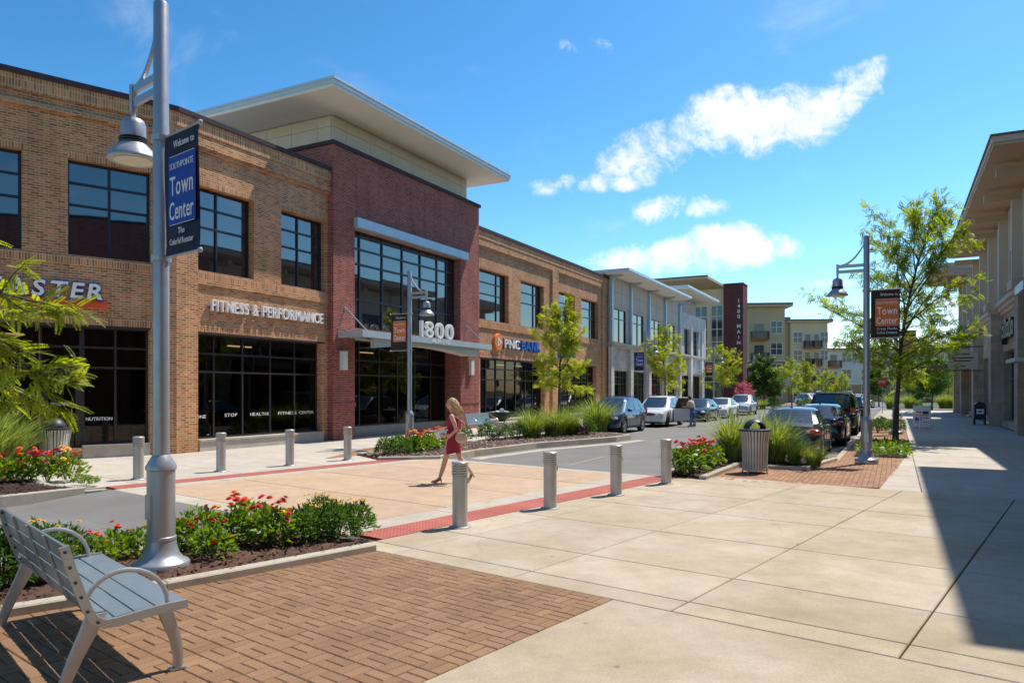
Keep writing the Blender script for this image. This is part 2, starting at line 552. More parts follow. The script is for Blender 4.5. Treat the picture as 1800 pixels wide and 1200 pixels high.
plain('steel_blue', (0.42, 0.53, 0.60), 0.4, metal=0.2, var=0.03, scale=2)
plain('white_trim', (0.74, 0.72, 0.68), 0.6, var=0.03, scale=2)
plain('cream_wall', (0.66, 0.55, 0.36), 0.85, var=0.03, scale=1)
plain('olive_wall', (0.42, 0.36, 0.20), 0.85, var=0.03, scale=1)
plain('tan_wall', (0.58, 0.44, 0.26), 0.85, var=0.03, scale=1)
plain('grey_wall', (0.60, 0.60, 0.58), 0.85, var=0.03, scale=1)
plain('brown_fascia', (0.16, 0.11, 0.08), 0.6, var=0.05)
plain('letter_white', (0.85, 0.84, 0.82), 0.4, var=0.01)
plain('letter_blue', (0.03, 0.07, 0.30), 0.4, var=0.03)
plain('letter_black', (0.015, 0.013, 0.013), 0.4)
plain('sign_orange', (0.85, 0.22, 0.03), 0.45, var=0.04)
plain('sign_red', (0.8, 0.09, 0.02), 0.45, var=0.03)
plain('bank_blue', (0.02, 0.16, 0.50), 0.4, var=0.04)
plain('banner_navy', (0.010, 0.018, 0.045), 0.75, var=0.08)
plain('banner_blue', (0.012, 0.07, 0.40), 0.75, var=0.08)
plain('banner_brown', (0.035, 0.018, 0.016), 0.75, var=0.08)
plain('banner_orange', (0.68, 0.19, 0.045), 0.75, var=0.06)
plain('banner_purple', (0.16, 0.03, 0.18), 0.75, var=0.06)
plain('lamp_lens', (0.75, 0.70, 0.55), 0.3, var=0.03)
plain('bin_slat', (0.50, 0.475, 0.43), 0.45, metal=0.12, var=0.08, scale=4)
plain('bin_dark', (0.03, 0.032, 0.036), 0.45, var=0.06)
plain('mailbox_blue', (0.008, 0.012, 0.03), 0.45, var=0.1)
plain('urn_dark', (0.035, 0.05, 0.045), 0.4, var=0.15)
plain('bark', (0.10, 0.07, 0.05), 0.9, var=0.25, scale=12, bump=0.6, bscale=30)
plain('stem_green', (0.06, 0.10, 0.02), 0.7, var=0.1)
plain('yellow_line', (0.33, 0.26, 0.17), 0.85, var=0.15, scale=10)
plain('balcony_rail', (0.05, 0.035, 0.03), 0.5)
plain('red_pot', (0.35, 0.12, 0.05), 0.7)
plain('screen_interior', (0.03, 0.026, 0.022), 0.9)
glassmat('glass_upper', (0.005, 0.010, 0.017), ior=2.35)


def tinted(name, tint, ior):
    mt, nt, b = newmat(name)
    tr = nn(nt, 'ShaderNodeBsdfTransparent')
    tr.inputs['Color'].default_value = (*tint, 1)
    gl = nn(nt, 'ShaderNodeBsdfGlossy', Roughness=0.01)
    tc = nn(nt, 'ShaderNodeTexCoord')
    nz = nn(nt, 'ShaderNodeTexNoise', Scale=0.9, Detail=2.0)
    nt.links.new(tc.outputs['Object'], nz.inputs['Vector'])
    bp = nn(nt, 'ShaderNodeBump', Strength=0.03, Distance=0.05)
    nt.links.new(nz.outputs[0], bp.inputs['Height'])
    nt.links.new(bp.outputs[0], gl.inputs['Normal'])
    fr = nn(nt, 'ShaderNodeFresnel', IOR=ior)
    mx = nn(nt, 'ShaderNodeMixShader')
    nt.links.new(fr.outputs[0], mx.inputs[0])
    nt.links.new(tr.outputs[0], mx.inputs[1])
    nt.links.new(gl.outputs[0], mx.inputs[2])
    nt.links.new(mx.outputs[0], nt.nodes['Material Output'].inputs[0])


tinted('glass_store', (0.30, 0.29, 0.27), 1.5)
glassmat('glass_dark', (0.005, 0.0045, 0.004), ior=1.42)
mt_, nt2_, b_2 = newmat('shop_light')
b_2.inputs['Emission Color'].default_value = (1.0, 0.72, 0.34, 1)
b_2.inputs['Emission Strength'].default_value = 1.1
plain('shop_floor', (0.20, 0.16, 0.12), 0.6)
plain('shop_wall', (0.16, 0.13, 0.10), 0.9, var=0.15)
plain('shop_dark', (0.03, 0.03, 0.032), 0.6)
plain('shop_steel', (0.3, 0.3, 0.3), 0.4, metal=0.6)
glassmat('glass_far', (0.03, 0.05, 0.06), ior=1.75)
glassmat('car_glass', (0.012, 0.02, 0.024), ior=2.3, wav=0.0)
leafmat('locust_leaf', (0.12, 0.18, 0.02), (0.32, 0.365, 0.055), 0.6)
leafmat('locust_leaf_green', (0.10, 0.17, 0.022), (0.27, 0.34, 0.055), 0.6)
leafmat('dark_leaf', (0.03, 0.085, 0.014), (0.10, 0.20, 0.03), 0.3)
leafmat('bush_leaf', (0.03, 0.085, 0.016), (0.10, 0.20, 0.03), 0.3, scale=6)
leafmat('zinnia_leaf', (0.06, 0.14, 0.016), (0.22, 0.34, 0.045), 0.35, scale=6)
leafmat('grass_blade', (0.07, 0.13, 0.016), (0.32, 0.39, 0.09), 0.35, scale=5)
leafmat('pink_leaf', (0.5, 0.06, 0.10), (0.65, 0.16, 0.2), 0.3)
leafmat('purple_leaf', (0.05, 0.015, 0.03), (0.10, 0.03, 0.05), 0.2)
for nme, c in dict(red=(0.62, 0.02, 0.02), orange=(0.85, 0.13, 0.02), magenta=(0.70, 0.03, 0.16), yellow=(0.85, 0.50, 0.03), white=(0.85, 0.85, 0.8)).items():
    plain('petal_' + nme, c, 0.6, var=0.12, scale=40)

# ---------------------------------------------------------------- mesh helpers


class MB:
    def __init__(s):
        s.v, s.f = [], []

    def box(s, x0, x1, y0, y1, z0, z1):
        n = len(s.v)
        s.v += [(x0, y0, z0), (x1, y0, z0), (x1, y1, z0), (x0, y1, z0), (x0, y0, z1), (x1, y0, z1), (x1, y1, z1), (x0, y1, z1)]
        s.f += [tuple(n + i for i in q) for q in ((0, 3, 2, 1), (4, 5, 6, 7), (0, 1, 5, 4), (1, 2, 6, 5), (2, 3, 7, 6), (3, 0, 4, 7))]
        return s

    def quad(s, *p):
        n = len(s.v)
        s.v += [tuple(q) for q in p]
        s.f.append(tuple(range(n, n + len(p))))
        return s

    def prism(s, poly, z0, z1, ch=0.0):
        a = sum(poly[i][0] * poly[(i + 1) % len(poly)][1] - poly[(i + 1) % len(poly)][0] * poly[i][1] for i in range(len(poly)))
        if a < 0:
            poly = poly[::-1]
        k, n = len(poly), len(s.v)
        s.v += [(p[0], p[1], z0) for p in poly] + [(p[0], p[1], z1) for p in poly]
        s.f.append(tuple(n + k + i for i in range(k)))
        s.f.append(tuple(n + i for i in range(k))[::-1])
        s.f += [(n + i, n + (i + 1) % k, n + k + (i + 1) % k, n + k + i) for i in range(k)]
        return s

    def side(s, prof, y0, y1):
        """polygon in x,z pushed along y"""
        k, n = len(prof), len(s.v)
        s.v += [(p[0], y0, p[1]) for p in prof] + [(p[0], y1, p[1]) for p in prof]
        s.f.append(tuple(n + i for i in range(k)))
        s.f.append(tuple(n + k + i for i in range(k))[::-1])
        s.f += [(n + i, n + k + i, n + k + (i + 1) % k, n + (i + 1) % k) for i in range(k)]
        return s

    def lathe(s, prof, seg=20, cx=0, cy=0, cap=True):
        n = len(s.v)
        k = len(prof)
        for i in range(seg):
            a = 2 * PI * i / seg
            for r, z in prof:
                s.v.append((cx + r * math.cos(a), cy + r * math.sin(a), z))
        for i in range(seg):
            j = (i + 1) % seg
            for q in range(k - 1):
                s.f.append((n + i * k + q, n + j * k + q, n + j * k + q + 1, n + i * k + q + 1))
        if cap:
            s.f.append(tuple(n + i * k + k - 1 for i in range(seg)))
            s.f.append(tuple(n + i * k for i in range(seg))[::-1])
        return s

    def tube(s, pts, rad, seg=8, ry=1.0):
        pts = [Vector(p) for p in pts]
        if not isinstance(rad, (list, tuple)):
            rad = [rad] * len(pts)
        n = len(s.v)
        up = None
        for i, p in enumerate(pts):
            t = (pts[min(i + 1, len(pts) - 1)] - pts[max(i - 1, 0)]).normalized()
            if up is None:
                up = Vector((0, 0, 1)) if abs(t.z) < 0.9 else Vector((1, 0, 0))
            a = t.cross(up).normalized()
            b = a.cross(t).normalized()
            up = b
            for q in range(seg):
                g = 2 * PI * q / seg
                s.v.append(tuple(p + a * (math.cos(g) * rad[i]) + b * (math.sin(g) * rad[i] * ry)))
        for i in range(len(pts) - 1):
            for q in range(seg):
                r = (q + 1) % seg
                s.f.append((n + i * seg + q, n + i * seg + r, n + (i + 1) * seg + r, n + (i + 1) * seg + q))
        s.f.append(tuple(n + q for q in range(seg))[::-1])
        m = n + (len(pts) - 1) * seg
        s.f.append(tuple(m + q for q in range(seg)))
        return s

    def ball(s, c, r, seg=10, rings=6, sq=(1, 1, 1)):
        n = len(s.v)
        for i in range(rings + 1):
            t = PI * i / rings
            for q in range(seg):
                a = 2 * PI * q / seg
                s.v.append((c[0] + r * sq[0] * math.sin(t) * math.cos(a), c[1] + r * sq[1] * math.sin(t) * math.sin(a), c[2] - r * sq[2] * math.cos(t)))
        for i in range(rings):
            for q in range(seg):
                s.f.append((n + i * seg + q, n + i * seg + (q + 1) % seg, n + (i + 1) * seg + (q + 1) % seg, n + (i + 1) * seg + q))
        return s

    def rot(s, rz=0, loc=(0, 0, 0), start=0):
        c, q = math.cos(rz), math.sin(rz)
        for i in range(start, len(s.v)):
            x, y, z = s.v[i]
            s.v[i] = (c * x - q * y + loc[0], q * x + c * y + loc[1], z + loc[2])
        return s

    def mesh(s, name, mat, smooth=False):
        me = bpy.data.meshes.new(name)
        me.from_pydata(s.v, [], s.f)
        if mat:
            me.materials.append(MATS[mat])
        if smooth:
            me.shade_smooth() if hasattr(me, 'shade_smooth') else None
            if smooth != 'all':
                me.set_sharp_from_angle(angle=R(38))
        return me

    def build(s, name, mat, parent=None, loc=(0, 0, 0), rz=0.0, smooth=False):
        return link(name, s.mesh(name, mat, smooth), parent, loc, rz)


def link(name, data, parent=None, loc=(0, 0, 0), rz=0.0):
    o = bpy.data.objects.new(name, data)
    COL.objects.link(o)
    o.parent = parent
    o.location = loc
    o.rotation_euler = (0, 0, rz)
    return o


def tag(o, label, cat, group=None):
    o['label'] = label
    o['category'] = cat
    if group:
        o['group'] = group
    return o


def thing(name, label, cat, loc=(0, 0, 0), rz=0.0, group=None):
    return tag(link(name, None, None, loc, rz), label, cat, group)


def struct(o, kind='structure'):
    o['kind'] = kind
    return o


def copy_tree(o, parent=None):
    c = o.copy()
    COL.objects.link(c)
    c.parent = parent
    for ch in list(KIDS.get(o.name, ())) or list(o.children):
        copy_tree(ch, c)
    return c


KIDS = {}


def dup(o, loc, rz, label, group=None):
    c = copy_tree(o)
    c.location = loc
    c.rotation_euler = (0, 0, rz)
    c['label'] = label
    if group:
        c['group'] = group
    return c


def mesh_np(name, V, Fq, mat, smooth=False):
    """V (n,3), Fq (m,4 or 3)"""
    me = bpy.data.meshes.new(name)
    V = np.asarray(V, dtype=np.float32)
    Fq = np.asarray(Fq, dtype=np.int32)
    m, k = Fq.shape
    me.vertices.add(len(V))
    me.vertices.foreach_set('co', V.ravel())
    me.loops.add(m * k)
    me.loops.foreach_set('vertex_index', Fq.ravel())
    me.polygons.add(m)
    me.polygons.foreach_set('loop_start', np.arange(0, m * k, k, dtype=np.int32))
    me.update(calc_edges=True)
    me.materials.append(MATS[mat])
    if smooth:
        me.shade_smooth()
    return me


GLYPH = {}


def glyph(ch, depth, bold):
    k = (ch, round(depth, 4), round(bold, 4))
    if k not in GLYPH:
        cu = bpy.data.curves.new('glyph', 'FONT')
        cu.body = ch
        cu.size = 1.0
        cu.extrude = depth
        cu.offset = bold
        cu.resolution_u = 3
        ob = bpy.data.objects.new('glyph', cu)
        me = bpy.data.meshes.new_from_object(ob)
        bpy.data.objects.remove(ob)
        bpy.data.curves.remove(cu)
        GLYPH[k] = me
    return GLYPH[k]


def text_arrays(txt, size, width=None, depth=0.02, bold=0.01, track=0.06, shear=0.0, xs=1.0):
    """verts and faces of a line of lettering, x to the right, z up, front at -y; returns list per character"""
    res, x = [], 0.0
    for ch in txt:
        if ch == ' ':
            x += 0.32
            continue
        me = glyph(ch, depth / size, bold)
        vs = [v.co.copy() for v in me.vertices]
        x0 = min(v.x for v in vs)
        x1 = max(v.x for v in vs)
        res.append(([(v.x - x0 + x, -v.z, v.y) for v in vs], [tuple(p.vertices) for p in me.polygons]))
        x += (x1 - x0) + track + 0.03
    total = x - track - 0.03
    k = (width / total) if width else size * xs
    out = []
    for vs, fs in res:
        out.append(([(v[0] * k + v[2] * size * shear, v[1] * size, v[2] * size) for v in vs], fs))
    return out, total * k


def lettering(parent, txt, size, mat, loc, width=None, depth=0.02, bold=0.01, track=0.06, shear=0.0, name='lettering', center=False, rz=0.0, each=False):
    arr, w = text_arrays(txt, size, width, depth, bold, track, shear)
    off = -w / 2 if center else 0.0
    if each:
        for vs, fs in arr:
            m = MB()
            m.v = [(v[0] + off, v[1], v[2]) for v in vs]
            m.f = fs
            m.build('letter', mat, parent, loc, rz)
        return None
    m = MB()
    for vs, fs in arr:
        n = len(m.v)
        m.v += [(v[0] + off, v[1], v[2]) for v in vs]
        m.f += [tuple(n + i for i in f) for f in fs]
    return m.build(name, mat, parent, loc, rz)


def wall(name, parent, x0, x1, z0, z1, openings, mat, y=0.0, depth=0.3, loc=(0, 0, 0), rz=0.0, ends=True):
    """front at y, openings (x0,x1,z0,z1) with reveals going back to y+depth"""
    xs = sorted(set([x0, x1] + [q for o in openings for q in o[:2] if x0 < q < x1]))
    zs = sorted(set([z0, z1] + [q for o in openings for q in o[2:] if z0 < q < z1]))
    m = MB()

    def hole(cx, cz):
        return any(o[0] < cx < o[1] and o[2] < cz < o[3] for o in openings)
    for i in range(len(xs) - 1):
        for j in range(len(zs) - 1):
            if not hole((xs[i] + xs[i + 1]) / 2, (zs[j] + zs[j + 1]) / 2):
                m.quad((xs[i], y, zs[j]), (xs[i + 1], y, zs[j]), (xs[i + 1], y, zs[j + 1]), (xs[i], y, zs[j + 1]))
    yb = y + depth
    for (a, b, c, d) in openings:
        m.quad((a, y, c), (a, y, d), (a, yb, d), (a, yb, c))
        m.quad((b, y, d), (b, y, c), (b, yb, c), (b, yb, d))
        m.quad((a, y, d), (b, y, d), (b, yb, d), (a, yb, d))
        m.quad((b, y, c), (a, y, c), (a, yb, c), (b, yb, c))
    if ends:
        m.quad((x0, y, z0), (x0, y, z1), (x0, yb, z1), (x0, yb, z0))
        m.quad((x1, y, z1), (x1, y, z0), (x1, yb, z0), (x1, yb, z1))
        m.quad((x0, y, z1), (x1, y, z1), (x1, yb, z1), (x0, yb, z1))
    return m.build(name, mat, parent, loc, rz)


def window(parent, x0, x1, z0, z1, xs, zs, y, glass, frame='bronze_frame', t=0.06, loc=(0, 0, 0), rz=0.0, skip=()):
    """frame mesh with panes as its children; y is the face of the frame"""
    m = MB()
    yb = y + 0.09
    m.box(x0, x1, y, yb, z0, z0 + t)
    m.box(x0, x1, y, yb, z1 - t, z1)
    X = [x0] + list(xs) + [x1]
    Z = [z0] + list(zs) + [z1]
    for i, x in enumerate(X):
        a = x if i == 0 else (x - t if i == len(X) - 1 else x - t / 2)
        m.box(a, a + t, y + 0.003, yb, z0 + t, z1 - t)
    for z in zs:
        m.box(x0 + t, x1 - t, y + 0.006, yb - 0.003, z - t / 2, z + t / 2)
    w = m.build('window', frame, parent, loc, rz)
    rg = random.Random(int(x0 * 97 + z0 * 13))
    for i in range(len(X) - 1):
        for j in range(len(Z) - 1):
            if (i, j) in skip:
                continue
            a, b, c, d = X[i] + t * 0.4, X[i + 1] - t * 0.4, Z[j] + t * 0.4, Z[j + 1] - t * 0.4
            e = [rg.uniform(-0.004, 0.004) for _ in range(4)]
            MB().quad((a, y + 0.05 + e[0], c), (b, y + 0.05 + e[1], c), (b, y + 0.05 + e[1] + e[2], d), (a, y + 0.05 + e[0] + e[2], d)).build('pane', glass, w)
    return w
# ---------------------------------------------------------------- ground, road, paving


def clip(poly, a, b, c):
    """keep a*x+b*y >= c"""
    out = []
    for i in range(len(poly)):
        p, q = poly[i], poly[(i + 1) % len(poly)]
        dp, dq = a * p[0] + b * p[1] - c, a * q[0] + b * q[1] - c
        if dp >= 0:
            out.append(p)
        if (dp >= 0) != (dq >= 0):
            t = dp / (dp - dq)
            out.append((p[0] + (q[0] - p[0]) * t, p[1] + (q[1] - p[1]) * t))
    return out


def clip_convex(poly, region):
    a = sum(region[i][0] * region[(i + 1) % len(region)][1] - region[(i + 1) % len(region)][0] * region[i][1] for i in range(len(region)))
    rg = region if a > 0 else region[::-1]
    for i in range(len(rg)):
        p, q = rg[i], rg[(i + 1) % len(rg)]
        nx, ny = -(q[1] - p[1]), q[0] - p[0]
        poly = clip(poly, nx, ny, nx * p[0] + ny * p[1])
        if len(poly) < 3:
            return []
    return poly


def area(poly):
    return abs(sum(poly[i][0] * poly[(i + 1) % len(poly)][1] - poly[(i + 1) % len(poly)][0] * poly[i][1] for i in range(len(poly)))) / 2


def xy(*pts):
    return [(p[0], p[1]) for p in pts]


def shrink(poly, g):
    cx = sum(p[0] for p in poly) / len(poly)
    cy = sum(p[1] for p in poly) / len(poly)
    a = sum(poly[i][0] * poly[(i + 1) % len(poly)][1] - poly[(i + 1) % len(poly)][0] * poly[i][1] for i in range(len(poly)))
    pl = poly if a > 0 else poly[::-1]
    res = pl
    for i in range(len(pl)):
        p, q = pl[i], pl[(i + 1) % len(pl)]
        nx, ny = -(q[1] - p[1]), q[0] - p[0]
        ln = math.hypot(nx, ny)
        if ln < 1e-5:
            continue
        nx, ny = nx / ln, ny / ln
        res = clip(res, nx, ny, nx * p[0] + ny * p[1] + g)
        if len(res) < 3:
            return []
    return res


def slab_mesh(poly, z0, z1, mat, ch=0.008):
    """flat slab with an eased top edge; origin at its own centre"""
    cx = sum(p[0] for p in poly) / len(poly)
    cy = sum(p[1] for p in poly) / len(poly)
    inn = shrink(poly, ch)
    m = MB()
    a = sum(poly[i][0] * poly[(i + 1) % len(poly)][1] - poly[(i + 1) % len(poly)][0] * poly[i][1] for i in range(len(poly)))
    pl = poly if a > 0 else poly[::-1]
    if len(inn) != len(pl):
        m.prism([(p[0] - cx, p[1] - cy) for p in pl], z0, z1)
    else:
        # match the inset ring to the outer one
        k = len(pl)
        best = min(range(k), key=lambda o: sum(math.hypot(inn[(i + o) % k][0] - pl[i][0], inn[(i + o) % k][1] - pl[i][1]) for i in range(k)))
        inn = [inn[(i + best) % k] for i in range(k)]
        m.v = [(p[0] - cx, p[1] - cy, z0) for p in pl] + [(p[0] - cx, p[1] - cy, z1 - ch) for p in pl] + [(p[0] - cx, p[1] - cy, z1) for p in inn]
        for i in range(k):
            j = (i + 1) % k
            m.f.append((i, j, k + j, k + i))
            m.f.append((k + i, k + j, 2 * k + j, 2 * k + i))
        m.f.append(tuple(2 * k + i for i in range(k)))
    return m.mesh('slab', mat), (cx, cy)


def lay_slabs(root, ang, us, ws, regions, mat, gap=0.008, z0=-0.05, z1=0.0, name='slab', rnd=0.0015):
    A, B = axes(ang)
    rg = random.Random(3)
    for i in range(len(us) - 1):
        for j in range(len(ws) - 1):
            rect = [tuple(A * u + B * w) for u, w in ((us[i], ws[j]), (us[i + 1], ws[j]), (us[i + 1], ws[j + 1]), (us[i], ws[j + 1]))]
            for reg in regions:
                p = clip_convex(rect, reg)
                if len(p) < 3 or area(p) < 0.03:
                    continue
                p = shrink(p, gap / 2)
                if len(p) < 3:
                    continue
                me, (cx, cy) = slab_mesh(p, z0, z1, mat)
                link(name, me, root, (cx, cy, rg.uniform(-rnd, rnd)))


def sheet(name, polys, mat, kind='structure', smooth=False):
    m = MB()
    for p in polys:
        m.quad(*p)
    return struct(m.build(name, mat))


def frange(a, b, s):
    r = []
    while a < b - 1e-6:
        r.append(a)
        a += s
    return r + [b]


struct(MB().quad((-900, -300, -0.3), (900, -300, -0.3), (900, 1500, -0.3), (-900, 1500, -0.3)).build('ground', 'lawn'))

# road: the street beyond the raised crossing, and the bent part this side of it
RZ = -0.12
e0, e1 = DP(14.4, -14.75), DP(14.4, -6.95)
f0, f1 = DP(15.9, -14.75), DP(15.9, -6.4)
m = MB()
m.quad((*e0.xy, -0.006), (*e1.xy, -0.006), (*f1.xy, RZ), (*f0.xy, RZ))
a0, a1 = SP(24.0, -16.0), SP(24.0, -1.0)
m.quad((*f0.xy, RZ), (*f1.xy, RZ), (*a1.xy, RZ), (*a0.xy, RZ))
b0, b1 = SP(175, -16.0), SP(175, -1.0)
m.quad((*a0.xy, RZ), (*a1.xy, RZ), (*b1.xy, RZ), (*b0.xy, RZ))
m.quad((*SP(82, -60, RZ - 0.004).xy, RZ - 0.004), (*SP(82, 90).xy, RZ - 0.004), (*SP(98, 90).xy, RZ - 0.004), (*SP(98, -60).xy, RZ - 0.004))
g0, g1 = DP(6.0, -14.45), DP(6.0, -7.95)
h0, h1 = DP(4.6, -14.7), DP(4.6, -8.2)
m.quad((*h0.xy, RZ), (*h1.xy, RZ), (*g1.xy, -0.006), (*g0.xy, -0.006))
lv = Vector((L_.x, L_.y))
k0, k1 = h0.xy - lv * 45, h1.xy - lv * 45
m.quad((*k0, RZ), (*k1, RZ), (*h1.xy, RZ), (*h0.xy, RZ))
road = struct(m.build('road', 'asphalt'))


def ground_line(name, pts, w, z, mat, parent=None, h=0.0):
    m = MB()
    for i in range(len(pts) - 1):
        a, b = Vector(pts[i][:2]), Vector(pts[i + 1][:2])
        n = (b - a).normalized()
        n = Vector((-n.y, n.x)) * w / 2
        m.quad((*(a - n), z), (*(b - n), z), (*(b + n), z), (*(a + n), z))
    return m.build(name, mat, parent)


ground_line('painted_line', [SP(17.8, -7.7), SP(20.6, -7.75)], 0.09, RZ + 0.004, 'yellow_line', road)
ground_line('seam', [h0.lerp(h1, .55), (h0 - Vector((*(lv * 20), 0))).lerp(h1 - Vector((*(lv * 20), 0)), .55)], 0.03, RZ + 0.004, 'yellow_line', road)
ground_line('seam', [SP(21, -6.2), SP(75, -6.0)], 0.035, RZ + 0.004, 'bin_dark', road)

# raised crossing: tinted slabs between plain bands
cross = struct(link('crosswalk', None))
struct(MB().prism(xy(DP(5.9, -15.1), DP(14.5, -15.1), DP(14.5, -6.9), DP(5.9, -6.9)), -0.3, -0.03).build('bed_course', 'joint_grit', cross))
lay_slabs(cross, TD, [6.45, 8.4, 10.35, 12.3, 14.05], [-13.95, -10.95, -8.05], [xy(DP(6.45, -13.95), DP(14.05, -13.95), DP(14.05, -8.05), DP(6.45, -8.05))], 'crossing_concrete', gap=0.02)
lay_slabs(cross, TD, frange(6.0, 14.4, 2.1), [-8.05, -7.5], [xy(DP(6, -8.05), DP(14.4, -8.05), DP(14.4, -7.5), DP(6, -7.5))], 'band_concrete', name='band_slab')
lay_slabs(cross, TD, frange(6.0, 14.4, 2.1), [-14.4, -13.95], [xy(DP(6, -14.4), DP(14.4, -14.4), DP(14.4, -13.95), DP(6, -13.95))], 'band_concrete', name='band_slab')
for v in (6.0, 14.05):
    lay_slabs(cross, TD, [v, v + (0.45 if v < 7 else 0.35)], [-13.95, -12.0, -10.0, -8.05], [xy(DP(v, -13.95), DP(v + .45, -13.95), DP(v + .45, -8.05), DP(v, -8.05))], 'band_concrete', name='band_slab')


def tactile(w0, w1, v0, v1):
    n = int(round((v1 - v0) / 0.61))
    dv = (v1 - v0) / n
    m = MB()
    hw = (w1 - w0)
    m.box(0.003, dv - 0.003, 0.003, hw - 0.003, -0.05, 0.002)
    nx, ny = 10, max(5, int(hw / 0.06))
    for i in range(nx):
        for j in range(ny):
            cx, cy = (i + .5) * dv / nx, (j + .5) * hw / ny
            k = len(m.v)
            for r, z in ((0.018, 0.002), (0.011, 0.007)):
                m.v += [(cx + r * math.cos(q * PI / 3), cy + r * math.sin(q * PI / 3), z) for q in range(6)]
            m.f += [(k + q, k + (q + 1) % 6, k + 6 + (q + 1) % 6, k + 6 + q) for q in range(6)] + [tuple(k + 6 + q for q in range(6))]
    me = m.mesh('tactile_tile', 'red_tactile')
    for i in range(n):
        # local +y runs along -ND
        link('tactile_tile', me, cross, DP(v0 + i * dv, w1, 0.0), RD)


tactile(-7.5, -6.95, 6.1, 14.4)
tactile(-14.95, -14.4, 6.1, 14.4)

# near plaza
plaza = struct(link('plaza', None))
big = 60


def half(poly, *cons):
    for (a, b, c) in cons:
        poly = clip(poly, a, b, c)
    return poly


W0 = [(-60, -10), (80, -10), (80, 120), (-60, 120)]
d_ge = lambda v: (D_.x, D_.y, v)
d_le = lambda v: (-D_.x, -D_.y, -v)
w_ge = lambda w: (ND_.x, ND_.y, w)
w_le = lambda w: (-ND_.x, -ND_.y, -w)
u_ge = lambda u: (S_.x, S_.y, u)
u_le = lambda u: (-S_.x, -S_.y, -u)
c_ge = lambda c: (NS_.x, NS_.y, c)
c_le = lambda c: (-NS_.x, -NS_.y, -c)
reg_a = half(W0, d_ge(5.62), d_le(15.1), w_ge(-6.95), c_le(4.7), u_ge(-8))
reg_b = half(W0, d_le(5.62), d_ge(-12), w_ge(-3.35), c_le(4.7))
MB().prism(half(W0, d_ge(5.62), d_le(15.1), w_ge(-6.95), c_le(4.7)), -0.3, -0.035).build('bed_course', 'joint_grit', plaza)
MB().prism(reg_b, -0.3, -0.035).build('bed_course', 'joint_grit', plaza)
lay_slabs(plaza, TD, [5.62, 5.97], [-6.95, -6.25, -4.52, -2.79, -1.06, 0.7, 2.45, 4.2, 5.95, 8, 10], [reg_a], 'plaza_concrete', gap=0.014)
lay_slabs(plaza, TD, [5.97, 6.98, 8.73, 10.48, 12.23, 13.98, 15.1], [-6.95, -6.25, -4.52, -2.79, -1.06, 0.7, 2.45, 4.2, 5.95, 8, 10], [reg_a], 'plaza_concrete', gap=0.014)
lay_slabs(plaza, TD, [-12, -6, 5.62], [-3.35, 2.0, 8.0, 14.0], [reg_b], 'plaza_concrete', gap=0.014)

# right sidewalk along the street
walk_r = struct(link('sidewalk_right', None))
reg_c = half(W0, d_ge(15.1), c_ge(0.42), c_le(4.75), u_le(80))
MB().prism(reg_c, -0.3, -0.035).build('bed_course', 'joint_grit', walk_r)
lay_slabs(walk_r, TS, frange(12, 80, 2.0), [0.42, 2.6, 4.75], [reg_c], 'walk_concrete', gap=0.014)
wedge = half(xy(SP(15.0, -0.32), SP(26.2, 0.42), SP(15.0, 0.42)), d_ge(15.1))
MB().prism(wedge, -0.3, -0.035).build('bed_course', 'joint_grit', walk_r)
lay_slabs(walk_r, TS, frange(12, 28, 2.0), [-0.6, 0.42], [wedge], 'walk_concrete', gap=0.014)

# left sidewalk up to the brick building
walk_l = struct(link('sidewalk_left', None))
LC = -22.72
l_ge = (NL_.x, NL_.y, LC - 0.6)
l_le = (-NL_.x, -NL_.y, -LC + 0.6)
road_far = half(W0, w_le(-14.95), d_le(16.4), d_ge(5.6), l_ge, u_ge(-30))
reg_e = half(W0, w_le(-14.95), d_ge(5.6), d_le(16.4), c_ge(-19.3), l_le)
# strip before the bent wing, street side limited by the road's far kerb
kl = (-NL_.x, -NL_.y, -(Vector((DP(6, -14.45).x, DP(6, -14.45).y)).dot(NL_)))
reg_d = half(W0, l_ge, kl, d_le(5.6), (1, 0, -40))
reg_f = half(W0, d_ge(16.4), c_ge(-19.3), c_le(-13.35), u_le(82))
for rg_ in (road_far, reg_e, reg_d, reg_f):
    MB().prism(rg_, -0.3, -0.035).build('bed_course', 'joint_grit', walk_l)
lay_slabs(walk_l, TD, frange(-14, 18, 2.3), frange(-30.95, -14.95, 2.0), [road_far, reg_e, reg_d], 'walk_concrete', gap=0.014)
lay_slabs(walk_l, TS, frange(14, 82, 2.4), [-19.3, -17.4, -15.4, -13.35], [reg_f], 'walk_concrete', gap=0.014)


# kerbs -----------------------------------------------------------------
def kerb(pts, w=0.15, z0=-0.25, z1=0.03, mat='kerb_concrete', seg=2.4, root=None):
    """kerb stones laid end to end along a line"""
    for i in range(len(pts) - 1):
        a, b = Vector(pts[i][:2]), Vector(pts[i + 1][:2])
        ln = (b - a).length
        n = max(1, round(ln / seg))
        t = (b - a).normalized()
        q = Vector((-t.y, t.x)) * w / 2
        for k in range(n):
            p0, p1 = a + t * (ln * k / n), a + t * (ln * (k + 1) / n - (0.006 if k < n - 1 else -0.003))
            me, (cx, cy) = slab_mesh(xy(p0 - q, p1 - q, p1 + q, p0 + q), z0, z1, mat, 0.015)
            link('kerb_stone', me, root, (cx, cy, 0))


kerbs = struct(link('kerb', None))


